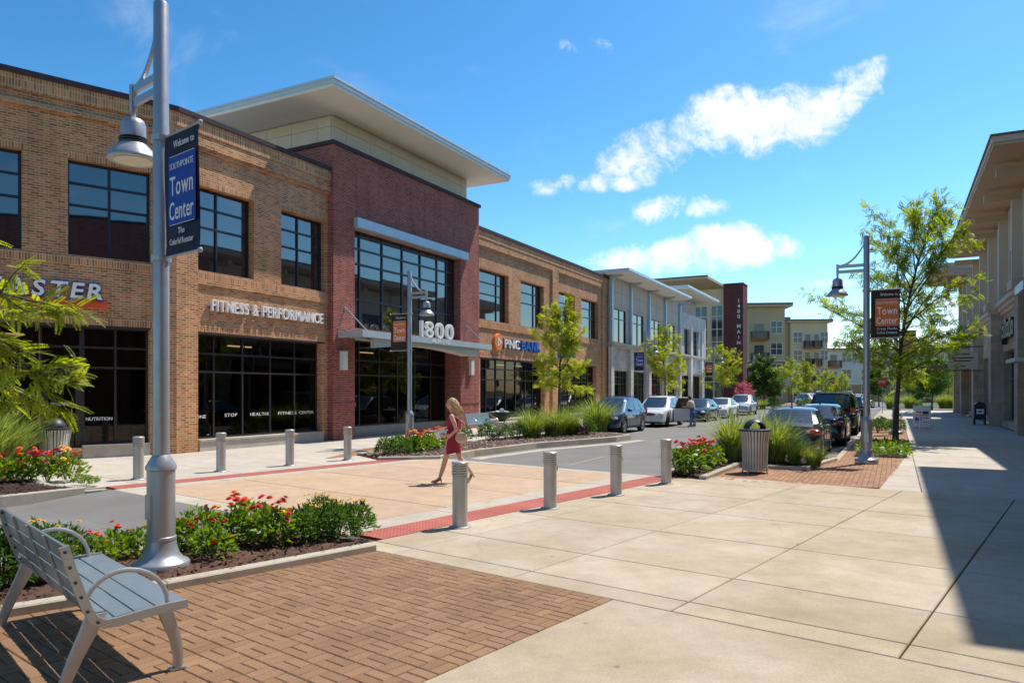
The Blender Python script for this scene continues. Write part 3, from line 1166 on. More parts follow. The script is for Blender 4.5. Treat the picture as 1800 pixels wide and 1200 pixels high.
def bed(name, poly, mat='mulch', z=0.035, kerb_on=True, ground='mulch', edges=None, w=0.15, hump=0.05):
    """planting bed: slightly uneven soil inside kerb stones"""
    o = struct(link(name, None))
    pl = xy(*poly)
    if area(pl) < 0:
        pl = pl[::-1]
    rg = random.Random(len(name) + int(abs(pl[0][0]) * 100))
    xs = [p[0] for p in pl]
    ys = [p[1] for p in pl]
    st = max(0.07, max(max(xs) - min(xs), max(ys) - min(ys)) / 110)
    m = MB()
    ix = {}

    def inside(x, y):
        c = False
        for i in range(len(pl)):
            x1, y1 = pl[i]
            x2, y2 = pl[i - 1]
            if (y1 > y) != (y2 > y) and x < (x2 - x1) * (y - y1) / (y2 - y1) + x1:
                c = not c
        return c
    nx = int((max(xs) - min(xs)) / st) + 2
    ny = int((max(ys) - min(ys)) / st) + 2
    for i in range(nx):
        for j in range(ny):
            x, y = min(xs) + i * st, min(ys) + j * st
            if all(inside(x + a * st, y + b * st) for a in (0, 1) for b in (0, 1)):
                q = []
                for a, b in ((0, 0), (1, 0), (1, 1), (0, 1)):
                    k = (i + a, j + b)
                    if k not in ix:
                        ix[k] = len(m.v)
                        m.v.append((min(xs) + k[0] * st, min(ys) + k[1] * st, z + rg.uniform(0, hump)))
                    q.append(ix[k])
                m.f.append(tuple(q))
    m2 = MB()
    m2.prism(pl, -0.3, z - 0.005) if len(pl) < 3 or True else None
    m2.build('soil_base', ground, o)
    struct(m.build('soil', mat, o), 'stuff')
    if kerb_on:
        pts = list(poly) + [poly[0]]
        for i in range(len(poly)):
            if edges is None or i in edges:
                kerb([pts[i], pts[i + 1]], w=w, z1=z + 0.045, root=o)
    o['inside'] = 0
    del o['inside']
    return o, inside, pl


FB = [G(655, 966), G(290, 1035), G(0, 1083), DP(-0.6, -7.62), DP(-0.6, -9.5), DP(5.5, -8.05)]
bed_front, in_front, _ = bed('planting_bed', FB, edges=[0, 1, 2, 4])
LB = [DP(5.55, -14.6), DP(5.3, -15.5), G(0, 832), G(-250, 838), G(-250, 905), G(0, 879)]
bed_left, in_left, _ = bed('planting_bed', LB, edges=[0, 1, 2, 4, 5])
MBED = [G(664, 808), G(770, 806), G(830, 795), G(940, 781.5), G(1080, 770.5), G(1106, 766.5), SP(29.4, -10.6), SP(29.2, -13.2), SP(20.5, -13.4), SP(16.4, -13.6)]
bed_mid, in_mid, _ = bed('planting_bed', MBED, edges=list(range(0, 9)))
RBED = [G(1178, 837), G(1235, 842.5), G(1300, 817), G(1352, 823), G(1412, 826), SP(21.2, -1.45), SP(21.3, -4.0), SP(19.6, -4.55), SP(15.9, -4.5)]
bed_right, in_right, _ = bed('planting_bed', RBED, edges=[1, 2, 3, 4, 5, 6, 7])
gut = [Vector(p) for p in (G(700, 812), G(775, 808), G(835, 797.5), G(945, 784), G(1085, 772.5), G(1120, 768))]
m = MB()
for i in range(len(gut) - 1):
    a, b = gut[i], gut[i + 1]
    n = Vector((NS_.x, NS_.y, 0)) * 0.42
    za = -0.02 if i == 0 else RZ + 0.01
    m.quad((a.x, a.y, za), (b.x, b.y, RZ + 0.01), (b.x + n.x, b.y + n.y, RZ + 0.006), (a.x + n.x, a.y + n.y, za - 0.004))
struct(m.build('gutter', 'band_concrete'))
kerb([SP(29.3, -13.42), SP(81, -13.42)], z1=0.012, root=kerbs)
kerb([SP(21.3, -1.42), SP(80, -1.2)], z1=0.012, root=kerbs)
kerb([DP(5.95, -14.55), DP(5.95, -14.55) - Vector((L_.x, L_.y, 0)) * 12], z1=0.012, root=kerbs)


# pavers laid one by one -----------------------------------------------
def brick_mesh(lx, ly, mat, z0=-0.05, ch=0.006):
    me, _ = slab_mesh([(-lx / 2, -ly / 2), (lx / 2, -ly / 2), (lx / 2, ly / 2), (-lx / 2, ly / 2)], z0, 0.0, mat, ch)
    return me


def lay_pavers(root, ang, regions, bx, mat, pattern, gap=0.006, n_parts=300):
    A, B = axes(ang)
    Lb, Wb = 0.2, 0.1
    full = brick_mesh(Lb - gap, Wb - gap, mat)
    fullv = [tuple(v.co) for v in full.vertices]
    fullf = [tuple(p.vertices) for p in full.polygons]
    rz = PI / 2 - ang
    rg = random.Random(11)
    items = []
    (u0, u1, w0, w1) = bx
    rects = []
    if pattern == 'basket':
        for i in range(int((u1 - u0) / 0.2) + 1):
            for j in range(int((w1 - w0) / 0.2) + 1):
                for k in (0, 1):
                    if (i + j) % 2:
                        rects.append((u0 + i * .2 + .1, w0 + j * .2 + .05 + .1 * k, 0))
                    else:
                        rects.append((u0 + i * .2 + .05 + .1 * k, w0 + j * .2 + .1, 1))
    else:
        for j in range(int((w1 - w0) / 0.1) + 1):
            for i in range(int((u1 - u0) / 0.2) + 2):
                rects.append((u0 + i * .2 + (.1 if j % 2 else 0), w0 + j * .1 + .05, 0))
    for (u, w, o) in rects:
        p = A * u + B * w
        hl, hw = (Lb / 2, Wb / 2) if o == 0 else (Wb / 2, Lb / 2)
        cor = [tuple(p + A * a * hl + B * b * hw) for a, b in ((-1, -1), (1, -1), (1, 1), (-1, 1))]
        for reg in regions:
            q = clip_convex(cor, reg)
            if len(q) < 3 or area(q) < 0.003:
                continue
            items.append((p.length if p.y > 2.4 else p.length + 30, p, o, None if area(q) > 0.01999 else q))
    items.sort(key=lambda t: t[0])
    m = MB()
    for k, (dist, p, o, cut) in enumerate(items):
        dz = rg.uniform(-0.002, 0.002)
        rr = rz + (PI / 2 if o else 0) + rg.uniform(-0.012, 0.012)
        if k < n_parts:
            if cut:
                q = shrink(cut, gap / 2)
                if len(q) < 3:
                    continue
                me, (cx, cy) = slab_mesh(q, -0.05, 0.0, mat, 0.006)
                link('paver', me, root, (cx, cy, dz))
            else:
                link('paver', full, root, (p.x, p.y, dz), rr)
        else:
            n = len(m.v)
            if cut:
                q = shrink(cut, gap / 2)
                if len(q) >= 3:
                    m.prism(q, -0.05 + dz, dz)
            else:
                c, s = math.cos(rr), math.sin(rr)
                m.v += [(c * v[0] - s * v[1] + p.x, s * v[0] + c * v[1] + p.y, v[2] + dz) for v in fullv]
                m.f += [tuple(n + i for i in f) for f in fullf]
    if m.v:
        struct(m.build('far_pavers', mat, root), 'stuff')


terr = struct(link('paved_terrace', None))
PT = half(W0, d_le(5.62), d_ge(0.4), w_le(-3.35), w_ge(-7.4))
# cut along the planting bed's kerb
ka, kb = G(655, 966), G(0, 1083)
tv = (ka - kb).xy.normalized()
nv = Vector((tv.y, -tv.x))
PT = clip(PT, nv.x, nv.y, nv.dot(ka.xy) + 0.05)
MB().prism(PT, -0.3, -0.012).build('sand_bed', 'sand_joint', terr)
lay_pavers(terr, TD, [PT], (0.42, 5.62, -7.55, -3.35), 'brown_paver', 'basket')
strip = struct(link('paved_strip', None))
PS1 = xy(SP(15.36, -3.5), SP(15.6, -0.28), SP(18.2, -0.05), SP(18.2, -3.4))
PS2 = xy(SP(18.2, -1.85), SP(18.2, -0.05), SP(26.2, 0.42), SP(26.2, -1.35))
PS3 = xy(SP(26.2, -1.35), SP(26.2, 0.42), SP(44, 0.42), SP(44, -1.2))
for p in (PS1, PS2, PS3):
    MB().prism(p, -0.3, -0.012).build('sand_bed', 'sand_joint', strip)
lay_pavers(strip, TS, [PS1, PS2, PS3], (14.5, 44, -4.2, 0.42), 'tan_paver', 'running')
MB().prism(half(W0, d_ge(15.1), c_ge(-1.3), c_le(0.42), u_le(80)), -0.3, -0.03).build('bed_course', 'kerb_concrete', strip)
m = MB()
m.prism(xy(DP(14.4, -6.95), DP(15.1, -6.95), DP(15.1, -2), DP(14.4, -2)), -0.3, -0.04)
m.build('bed_course', 'kerb_concrete', plaza)
lstrip = struct(link('paved_strip', None))
PL = half(W0, c_le(-13.6), c_ge(-15.2), u_ge(15.0), u_le(22))
PL = xy(SP(15.4, -13.7), G(570, 806), SP(18.5, -15.1), SP(22.5, -15.1), SP(22.5, -13.6))
m = MB()
m.prism(PL, -0.03, 0.006)
m.build('paver_sheet', 'tan_paver', lstrip)
# ---------------------------------------------------------------- brick building with the tall entrance bay
OY = -18.75
brk = thing('brick_retail_building', 'long tan brick two storey shop building with dark red entrance tower and wide flat roof', 'building', SP(0, OY), RS)
FY = 0.12


def box_part(parent, name, mat, *b, loc=(0, 0, 0), rz=0.0):
    return MB().box(*b).build(name, mat, parent, loc, rz)


# field walls of the street front
C_OPEN = [(15.2, 17.4, 5.55, 8.15), (18.62, 20.86, 5.55, 8.15), (15.2, 20.64, 0.3, 3.63)]
wall('wall', brk, 15.1, 21.1, 0, 9.4, C_OPEN, 'tan_brick', y=FY, depth=0.28)
RW_UP = [(32.2, 35.4), (36.85, 39.9), (42.1, 44.75), (45.9, 49.0)]
RW_OPEN = [(a, b, 5.55, 8.15) for a, b in RW_UP] + [(32.3, 40.0, 0.35, 3.55), (41.9, 48.6, 0.35, 3.55)]
wall('wall', brk, 31.6, 49.7, 0, 9.4, RW_OPEN, 'tan_brick', y=FY, depth=0.28)
for a, b in ((14.375, 15.12), (40.95, 41.85), (49.66, 50.75)):
    box_part(brk, 'pier', 'tan_brick', a, b, 0.0, 0.6, 0.0, 9.36)
for a, b in ((14.375, 20.95), (31.71, 50.75)):
    box_part(brk, 'parapet', 'tan_brick', a, b, 0.0, 0.6, 9.36, 9.68)
    box_part(brk, 'soldier_course', 'tan_soldier', a, b, -0.025, 0.6, 9.68, 10.08)
    box_part(brk, 'coping', 'coping_bronze', a - (0.0), b + 0.02, -0.09, 0.62, 10.08, 10.22)
for a, b in ((15.12, 20.95), (31.71, 40.95), (41.85, 49.66)):
    box_part(brk, 'corbel_course', 'tan_brick', a, b, -0.015, FY, 9.30, 9.42)
    box_part(brk, 'corbel_course', 'tan_brick', a, b, 0.06, FY + .01, 9.18, 9.30)
for a, b in [(15.12, 20.95)] + [(31.71, 40.95), (41.85, 49.66)]:
    box_part(brk, 'soldier_course', 'tan_soldier', a, b, FY - 0.035, FY + 0.01, 5.28, 5.5)
    box_part(brk, 'ledge', 'tan_brick', a, b, FY - 0.06, FY + 0.01, 5.12, 5.28)
for a, b, c, d in C_OPEN[:2] + [(a, b, 5.55, 8.15) for a, b in RW_UP]:
    box_part(brk, 'soldier_course', 'tan_soldier', a - 0.1, b + 0.1, FY - 0.012, FY + 0.01, 8.155, 8.37)
for a, b, z in ((15.12, 20.8, 3.64), (32.2, 40.1, 3.56), (41.86, 48.7, 3.56)):
    box_part(brk, 'soldier_course', 'tan_soldier', a, b, FY - 0.014, FY + 0.01, z + 0.03, z + 0.24)
    box_part(brk, 'lintel', 'coping_bronze', a, b, FY - 0.008, FY + 0.02, z - 0.03, z + 0.03)
for a, b in ((15.2, 20.64), (32.3, 40.0), (41.9, 48.6)):
    box_part(brk, 'plinth', 'planter_stone', a, b, FY - 0.1, FY + 0.4, 0, 0.3)
    box_part(brk, 'plinth_cap', 'walk_concrete', a, b, FY - 0.14, FY + 0.4, 0.3, 0.36)
WY = FY + 0.24
window(brk, 15.2, 17.4, 5.55, 8.15, [16.1, ], [6.95, 7.55], WY, 'glass_upper', 'blue_frame')
window(brk, 18.62, 20.86, 5.55, 8.15, [19.65], [6.95, 7.55], WY, 'glass_upper', 'blue_frame')
for a, b in RW_UP:
    window(brk, a, b, 5.55, 8.15, [a + (b - a) * .12, a + (b - a) * .7], [6.95, 7.55], WY, 'glass_upper', 'blue_frame')
window(brk, 15.2, 20.64, 0.36, 3.63, [16.0, 17.15, 18.35, 19.5], [2.45, 3.02], WY, 'glass_store')
window(brk, 32.3, 40.0, 0.36, 3.55, [33.3, 34.4, 35.5, 36.7, 37.9, 38.9], [2.45, 3.02], WY, 'glass_store')
window(brk, 41.9, 48.6, 0.36, 3.55, [43.0, 44.2, 45.4, 46.5, 47.6], [2.45, 3.02], WY, 'glass_store')
# bent wing
LX, LR = (14.375, 0.0, 0), RL - RS
L_OPEN = [(-2.76, -0.68, 5.55, 8.15), (-5.95, -3.8, 5.55, 8.15), (-9.1, -7.0, 5.55, 8.15), (-3.40, -0.72, 0.3, 3.63), (-9.2, -3.40, 0.0, 3.63)]
wall('wall', brk, -15.0, -0.62, 0, 9.68, L_OPEN, 'tan_brick', y=0.06, depth=0.3, loc=LX, rz=LR)
box_part(brk, 'pier', 'tan_brick', -0.62, 0.0, 0.0, 0.5, 0, 9.68, loc=LX, rz=LR)
box_part(brk, 'soldier_course', 'tan_soldier', -15, 0.008, -0.025, 0.5, 9.68, 10.08, loc=LX, rz=LR)
box_part(brk, 'coping', 'coping_bronze', -15, 0.03, -0.09, 0.6, 10.08, 10.22, loc=LX, rz=LR)
box_part(brk, 'corbel_course', 'tan_brick', -15, 0.01, -0.045, 0.07, 9.30, 9.42, loc=LX, rz=LR)
for a, b, c, d in L_OPEN[:3]:
    box_part(brk, 'soldier_course', 'tan_soldier', a - 0.02, b + 0.02, 0.045, 0.07, 8.155, 8.37, loc=LX, rz=LR)
    window(brk, a, b, c, d, [a + (b - a) * .5], [6.95, 7.55], 0.24, 'glass_upper', 'blue_frame', loc=LX, rz=LR)
box_part(brk, 'soldier_course', 'tan_soldier', -15, -0.62, 0.03, 0.07, 5.28, 5.5, loc=LX, rz=LR)
box_part(brk, 'soldier_course', 'tan_soldier', -15, -0.62, 0.045, 0.07, 3.67, 3.88, loc=LX, rz=LR)
box_part(brk, 'lintel', 'coping_bronze', -15, -0.7, 0.05, 0.08, 3.6, 3.67, loc=LX, rz=LR)
box_part(brk, 'plinth', 'planter_stone', -2.42, -0.72, 0.0, 0.4, 0, 0.3, loc=LX, rz=LR)
box_part(brk, 'plinth_cap', 'walk_concrete', -2.42, -0.72, -0.04, 0.4, 0.3, 0.36, loc=LX, rz=LR)
window(brk, -2.40, -0.72, 0.36, 3.63, [-1.57], [2.5, 3.06], 0.24, 'glass_store', loc=LX, rz=LR)
window(brk, -9.2, -2.40, 0.02, 3.63, [-8.2, -7.1, -6.0, -5.2, -4.4, -3.36], [2.5, 3.06], 0.245, 'glass_store', loc=LX, rz=LR)
dr = MB()
for a, b in ((-3.32, -3.2), (-2.56, -2.44)):
    dr.box(a, b, 0.2, 0.29, 0.04, 2.45)
dr.box(-3.2, -2.56, 0.2, 0.29, 2.33, 2.45)
dr.box(-3.2, -2.56, 0.2, 0.29, 0.04, 0.3)
door = dr.build('door', 'bronze_frame', brk, LX, LR)
MB().tube([(-2.66, 0.2, 1.0), (-2.66, 0.13, 1.0), (-2.66, 0.13, 1.35), (-2.66, 0.2, 1.35)], 0.014).build('door_handle', 'silver_paint', door)
# roof deck behind the parapets
box_part(brk, 'roof', 'grey_panel', 14.6, 50.7, 0.6, 15, 9.4, 9.6)
box_part(brk, 'end_wall', 'tan_brick', 50.45, 50.75, 0.6, 15, 0, 10.1)
box_part(brk, 'roof', 'grey_panel', -15, -0.3, 0.6, 12, 9.5, 9.7, loc=LX, rz=LR)
# window lettering
for t, x, sz in (('ONE', 15.35, .15), ('STOP', 16.45, .15), ('HEALTH', 17.5, .15), ('&', 18.22, .15), ('FITNESS', 18.75, .15), ('CENTER', 19.75, .15)):
    lettering(brk, t, sz, 'letter_white', (x, WY + 0.035, 1.02 if t != 'ONE' else 1.0), width=0.125 * len(t), depth=0.004, bold=0, track=0.09)
lettering(brk, 'NUTRITION', .13, 'letter_white', (-2.28, 0.275, 1.0), width=.66, depth=0.004, rz=0).rotation_euler = (0, 0, LR)
o = bpy.data.objects['lettering'] if False else None
ltr = [c for c in brk.children if c.name.startswith('lettering')][-1]
c_, s_ = math.cos(LR), math.sin(LR)
for ob, lx, lz in ((ltr, -2.30, 1.03),):
    ob.location = (LX[0] + c_ * lx - s_ * 0.275, LX[1] + s_ * lx + c_ * 0.275, lz)
e = lettering(brk, 'ENTRANCE', .13, 'letter_white', (0, 0, 0), width=.5, depth=0.004)
e.location = (LX[0] + c_ * -3.13 - s_ * 0.275, LX[1] + s_ * -3.13 + c_ * 0.275, 1.45)
e.rotation_euler = (0, 0, LR)

# entrance tower
TY = -0.15
wall('tower_wall', brk, 20.96, 31.7, 0, 11.08, [(22.18, 29.95, 4.3, 8.2), (22.18, 29.95, -0.1, 3.95)], 'red_brick', y=TY, depth=0.75)
tc_ = MB()
tc_.box(20.965, 31.695, 0.6, 9.0, 9.0, 11.08)
tc_.box(20.965, 22.18, 0.6, 3.2, 0, 9.0)
tc_.box(29.95, 31.695, 0.6, 3.2, 0, 9.0)
tc_.build('tower_side', 'red_brick', brk)
box_part(brk, 'tower_coping', 'coping_bronze', 20.88, 31.78, TY - 0.08, 0.75, 11.08, 11.22)
box_part(brk, 'tower_coping', 'coping_bronze', 20.88, 21.4, 0.75, 8.0, 11.08, 11.22)
for a in (20.93, 29.93):
    box_part(brk, 'belt_course', 'red_brick', a, a + (1.27 if a < 25 else 1.8), TY - 0.03, TY + 0.02, 1.25, 1.4)
box_part(brk, 'frieze_core', 'coping_bronze', 21.62, 31.46, 0.5, 8.0, 11.1, 12.47)
fx = [21.6, 22.4, 23.85, 25.3, 26.75, 28.2, 29.65, 30.95, 31.5]
for i in range(len(fx) - 1):
    for z0, z1 in ((11.22, 12.06), (12.075, 12.47)):
        box_part(brk, 'frieze_panel', 'beige_panel', fx[i] + 0.008, fx[i + 1] - 0.008, 0.45, 0.52, z0, z1)
for i in range(6):
    y0 = 0.52 + (0 if i == 0 else 0.7 + (i - 1) * 1.35)
    y1 = 0.52 + 0.7 + i * 1.35
    for z0, z1 in ((11.22, 12.06), (12.075, 12.47)):
        box_part(brk, 'frieze_panel', 'beige_panel', 21.58, 21.64, y0 + 0.008, y1 - 0.008, z0, z1)
rf = MB()
rf.box(19.62, 32.72, -1.35, 9.5, 12.5, 12.62)
rf.build('roof_soffit', 'soffit_white', brk)
rp = MB()
rp.box(19.58, 32.76, -1.40, 9.55, 12.62, 12.76)
rp.build('roof_fascia', 'roof_metal', brk)
rt = MB()
rt.box(19.53, 32.81, -1.45, 9.6, 12.76, 12.84)
rt.build('roof_edge', 'roof_metal', brk)
for x in (19.7, 24, 28.5, 32.6):
    MB().tube([(x, -1.3, 12.83), (x, -1.3, 13.15)], 0.008, 5).build('lightning_rod', 'silver_paint', brk)
# head beam and big window
box_part(brk, 'head_beam', 'steel_blue', 22.1, 30.35, TY - 0.22, TY - 0.01, 8.2, 8.56)
window(brk, 22.18, 29.95, 4.3, 8.2, [22.9, 24.35, 25.75, 27.1, 28.45, 29.25], [5.5, 6.9, 7.5, 8.0], TY + 0.35, 'glass_upper', 'blue_frame', t=0.075)
# entrance recess
box_part(brk, 'entry_ceiling', 'soffit_white', 22.18, 29.95, TY + 0.02, 0.82, 3.92, 4.28)
window(brk, 22.18, 29.95, 0.4, 3.92, [23.5, 24.8, 26.1, 27.4, 28.7], [2.5, 3.1], 0.72, 'glass_store')
box_part(brk, 'entry_plinth', 'planter_stone', 22.18, 29.95, 0.68, 0.9, 0, 0.4)
# steel canopy over the entrance
can_ = MB()
can_.box(21.2, 30.9, -1.35, -1.15, 3.86, 4.1)
can_.box(21.2, 21.4, -1.15, TY - 0.003, 3.86, 4.1)
can_.box(30.7, 30.9, -1.15, TY - 0.003, 3.86, 4.1)
can_.box(21.4, 30.7, -1.15, TY - 0.003, 3.98, 4.04)
cano = can_.build('canopy', 'roof_metal', brk)
ar = MB()
pts = [(22.2 + 7.8 * i / 24, 3.5 + 0.24 * math.sin(PI * i / 24)) for i in range(25)]
ar.side([(x, z + 0.12) if 0 else (x, z) for x, z in pts] + [(x, 3.86) for x, z in reversed(pts)], -1.1, -0.9)
ar.build('canopy_arch', 'roof_metal', brk)
ar2 = MB()
for i in range(24):
    ar2.quad((pts[i][0], -0.9, pts[i][1] + 0.02), (pts[i + 1][0], -0.9, pts[i + 1][1] + 0.02), (pts[i + 1][0], TY, pts[i + 1][1] + 0.02), (pts[i][0], TY, pts[i][1] + 0.02))
ar2.build('canopy_soffit', 'soffit_white', brk)
for i in range(9):
    x = 21.9 + i * 1.02
    box_part(brk, 'canopy_rib', 'roof_metal', x, x + 0.06, -1.15, TY, 3.88, 3.98)
for x in (21.6, 30.5):
    MB().tube([(x, TY, 5.05), (x + 0.05, -1.2, 4.1)], 0.022, 6).build('tie_rod', 'silver_paint', brk)
    MB().lathe([(0.06, 0), (0.06, 0.03)], 10).build('rod_plate', 'silver_paint', brk, (x, TY - 0.0, 5.0)).rotation_euler = (PI / 2, 0, 0)
for x, nme in ((21.45, 0), (30.85, 1)):
    sc = MB()
    sc.box(x - 0.14, x + 0.14, TY - 0.16, TY - 0.002, 2.65, 3.35)
    sconce = sc.build('wall_sconce', 'white_trim', brk)
    MB().box(x - 0.15, x + 0.15, TY - 0.17, TY - 0.003, 3.35, 3.38).build('cap', 'silver_paint', sconce)
sg = thing('building_number_sign', 'big metal number 1800 standing on the entrance canopy, MAIN below', 'sign', SP(0, OY), RS)
lettering(sg, '1800', 1.0, 'letter_white', (25.1, -1.2, 4.12), width=2.5, depth=0.07, bold=-0.005, track=0.14, each=True)
lettering(sg, 'MAIN', 0.24, 'letter_white', (25.75, -1.353, 3.89), width=1.3, depth=0.01, track=0.35, each=True)
box_part(sg, 'rail', 'silver_paint', 24.9, 27.75, -1.24, -1.16, 4.1, 4.13)

sg = thing('shop_sign', 'white raised letters FITNESS & PERFORMANCE on tan brick above dark shop windows', 'sign', SP(0, OY), RS)
lettering(sg, 'FITNESS & PERFORMANCE', 0.52, 'letter_white', (15.62, FY - 0.1, 4.34), width=4.95, depth=0.05, bold=0.004, track=0.10, each=True)
box_part(sg, 'rail', 'bronze_frame', 15.62, 20.57, FY - 0.05, FY - 0.003, 4.45, 4.49)
sg = thing('shop_sign', 'FASTER sign in slanted white and navy letters over an orange bar', 'sign', SP(14.375, OY), RL)
lettering(sg, 'FASTER', 0.62, 'letter_blue', (-4.60, 0.0, 4.36), width=2.7, depth=0.03, bold=0.055, shear=0.16, track=0.1, name='backing')
lettering(sg, 'FASTER', 0.58, 'letter_white', (-4.57, -0.04, 4.38), width=2.62, depth=0.03, bold=0.02, shear=0.16, track=0.14, each=True)
box_part(sg, 'bar', 'sign_red', -4.7, -1.82, -0.02, 0.055, 4.14, 4.30)
sg = thing('bank_sign', 'PNC BANK letters with round orange emblem on tan brick right of the tower', 'sign', SP(0, OY), RS)
em = MB()
em.lathe([(0.46, 0), (0.46, 0.09), (0.42, 0.12)], 28)
em = em.build('emblem', 'sign_orange', sg, (34.05, FY - 0.02, 4.46))
em.rotation_euler = (PI / 2, 0, 0)
tri = MB()
tri.prism([(-0.16, -0.26), (0.3, 0.0), (-0.16, 0.26)], 0.12, 0.14)
tri.build('triangle', 'letter_white', em)
tri = MB()
tri.prism([(-0.06, -0.12), (0.14, 0.0), (-0.06, 0.12)], 0.14, 0.15)
tri.build('triangle', 'sign_orange', em)
lettering(sg, 'PNC', 0.72, 'letter_white', (34.75, FY - 0.1, 4.18), width=1.75, depth=0.05, bold=0.0, track=0.12, each=True)
lettering(sg, 'PNC', 0.78, 'letter_blue', (34.70, FY - 0.04, 4.155), width=1.85, depth=0.03, bold=0.03, track=0.1, name='backing')
lettering(sg, 'BANK', 0.72, 'bank_blue', (36.75, FY - 0.1, 4.18), width=2.45, depth=0.05, bold=0.004, track=0.1, each=True)
lettering(sg, 'BANK', 0.78, 'letter_blue', (36.72, FY - 0.04, 4.16), width=2.5, depth=0.03, bold=0.03, track=0.1, name='backing')
bs = thing('blade_sign', 'small dark blue hanging sign reading BANK on a wall bracket', 'sign', SP(41.4, OY - 0.0), RS)
b_ = MB().box(-0.04, 0.04, -1.35, -0.15, 3.9, 4.6).build('panel', 'bank_blue', bs)
MB().tube([(0, 0, 4.68), (0, -1.4, 4.68)], 0.025).build('bracket', 'bin_dark', bs)
t_ = lettering(bs, 'BANK', 0.3, 'letter_white', (-0.05, -0.25, 4.15), width=0.85, depth=0.008)
t_.rotation_euler = (0, 0, -PI / 2)
o_ = MB().box(-0.05, 0.05, -0.5, -0.3, 4.35, 4.52).build('emblem', 'sign_orange', bs)

# ---------------------------------------------------------------- grey shop building beyond


# shop rooms behind the tinted glass
def shop_room(x0, x1, y0, y1, z1, seed, loc=(0, 0, 0), rz=0.0):
    g = random.Random(seed)
    m = MB()
    m.quad((x0, y1, 0), (x1, y1, 0), (x1, y1, z1), (x0, y1, z1))
    m.quad((x0, y0, 0), (x0, y1, 0), (x0, y1, z1), (x0, y0, z1))
    m.quad((x1, y1, 0), (x1, y0, 0), (x1, y0, z1), (x1, y1, z1))
    m.quad((x0, y0, z1), (x0, y1, z1), (x1, y1, z1), (x1, y0, z1))
    room = m.build('interior', 'shop_wall', brk, loc, rz)
    MB().quad((x0, y0, 0.02), (x1, y0, 0.02), (x1, y1, 0.02), (x0, y1, 0.02)).build('shop_floor', 'shop_floor', room)
    n = max(2, int((x1 - x0) / 1.5))
    for i in range(n):
        x = x0 + (x1 - x0) * (i + .5) / n + g.uniform(-.2, .2)
        y = y0 + 0.8 + g.uniform(0, y1 - y0 - 2.0)
        h = g.uniform(0.8, 1.7)
        w = g.uniform(0.25, 0.6)
        f = MB()
        f.box(x - w, x + w, y, y + 0.5, 0.03, h * 0.5)
        f.box(x - w * .8, x - w * .7, y, y + 0.08, h * .5, h)
        f.box(x + w * .7, x + w * .8, y, y + 0.08, h * .5, h)
        f.box(x - w * .8, x + w * .8, y, y + 0.06, h - 0.06, h)
        f.build('fitting', g.choice(['shop_dark', 'shop_steel', 'shop_wall']), room)
        p = MB().lathe([(0.02, z1), (0.02, 3.35), (0.08, 3.33), (0.16, 3.15), (0.17, 3.08)], 12, x + .3, y0 + 1.2, cap=False).build('pendant_lamp', 'shop_steel', room)
    for k in range(1):
        y = y0 + 2.6 + k * 1.7
        xx = x0 + 0.4
        while xx < x1 - 1.4:
            MB().box(xx, xx + 1.1, y, y + 0.07, z1 - 0.25, z1 - 0.2).build('light_strip', 'shop_light', room)
            xx += g.choice([1.9, 2.4, 3.4])


shop_room(15.15, 20.9, 0.5, 6.0, 3.75, 1)
shop_room(32.2, 48.9, 0.5, 6.0, 3.7, 2)
shop_room(22.2, 29.9, 0.95, 6.5, 3.9, 3)
shop_room(-9.2, -0.4, 0.45, 5.5, 3.75, 4, LX, LR)

gry = thing('grey_retail_building', 'grey panelled shop building with pale blue steel posts and thin metal roof', 'building', SP(0, -18.5), RS)
cols = [50.75, 55.2, 60.0, 64.9, 69.9]
g_low = [(c + 0.7, c + 4.2, 0.3, 3.4) for c in cols] + [(75.3, 79.5, 0.3, 3.4)]
wall('wall', gry, 50.8, 80.6, 0, 5.1, g_low, 'grey_block', y=0.1, depth=0.3)
for (a, b, c, d) in g_low:
    window(gry, a, b, c, d, [a + (b - a) * k / 4 for k in (1, 2, 3)], [2.4, 2.9], 0.3, 'glass_dark')
g_up = [(c + 0.55, c + 3.6, 5.5, 8.05) for c in cols[:4]]
wall('wall', gry, 50.8, 70.5, 5.4, 10.33, g_up, 'grey_panel', y=0.1, depth=0.3)
for i, (a, b, c, d) in enumerate(g_up):
    window(gry, a, b, c, d, [a + (b - a) * .55], [7.3], 0.17, 'glass_upper', 'blue_frame')
    for k in range(2):
        for q in range(2):
            x0, x1 = cols[i] + 0.3 + k * 2.2, cols[i] + 2.46 + k * 2.2
            box_part(gry, 'wall_panel', 'grey_panel', x0, x1 - 0.02, 0.06, 0.11, 8.2 + q * 1.06, 9.24 + q * 1.06)
lg = MB()
lg.side([(0, 5.1), (0, 5.45)], 0, 1)
led = MB()
led.box(50.6, 80.7, -0.25, 0.4, 5.28, 5.45)
led.box(50.65, 80.68, -0.1, 0.4, 5.1, 5.277)
led.build('cornice', 'walk_concrete', gry)
for c in cols:
    cb = MB()
    cb.box(c - 0.14, c + 0.14, -0.12, 0.09, 5.45, 10.2)
    cb.side([(0, 0)] * 3, 0, 0) if False else None
    cb.build('post', 'steel_blue', gry)
    bk = MB()
    n = len(bk.v)
    bk.v = [(c - 0.06, 0.05, 10.0), (c - 0.06, -0.9, 10.24), (c - 0.06, -0.9, 10.34), (c - 0.06, 0.05, 10.34), (c + 0.06, 0.05, 10.0), (c + 0.06, -0.9, 10.24), (c + 0.06, -0.9, 10.34), (c + 0.06, 0.05, 10.34)]
    bk.f = [(0, 1, 2, 3), (7, 6, 5, 4), (0, 4, 5, 1), (1, 5, 6, 2), (2, 6, 7, 3), (3, 7, 4, 0)]
    bk.build('bracket', 'steel_blue', gry)
    box_part(gry, 'pilaster', 'light_block', c - 0.3, c + 0.3, -0.12, 0.12, 0, 5.1)
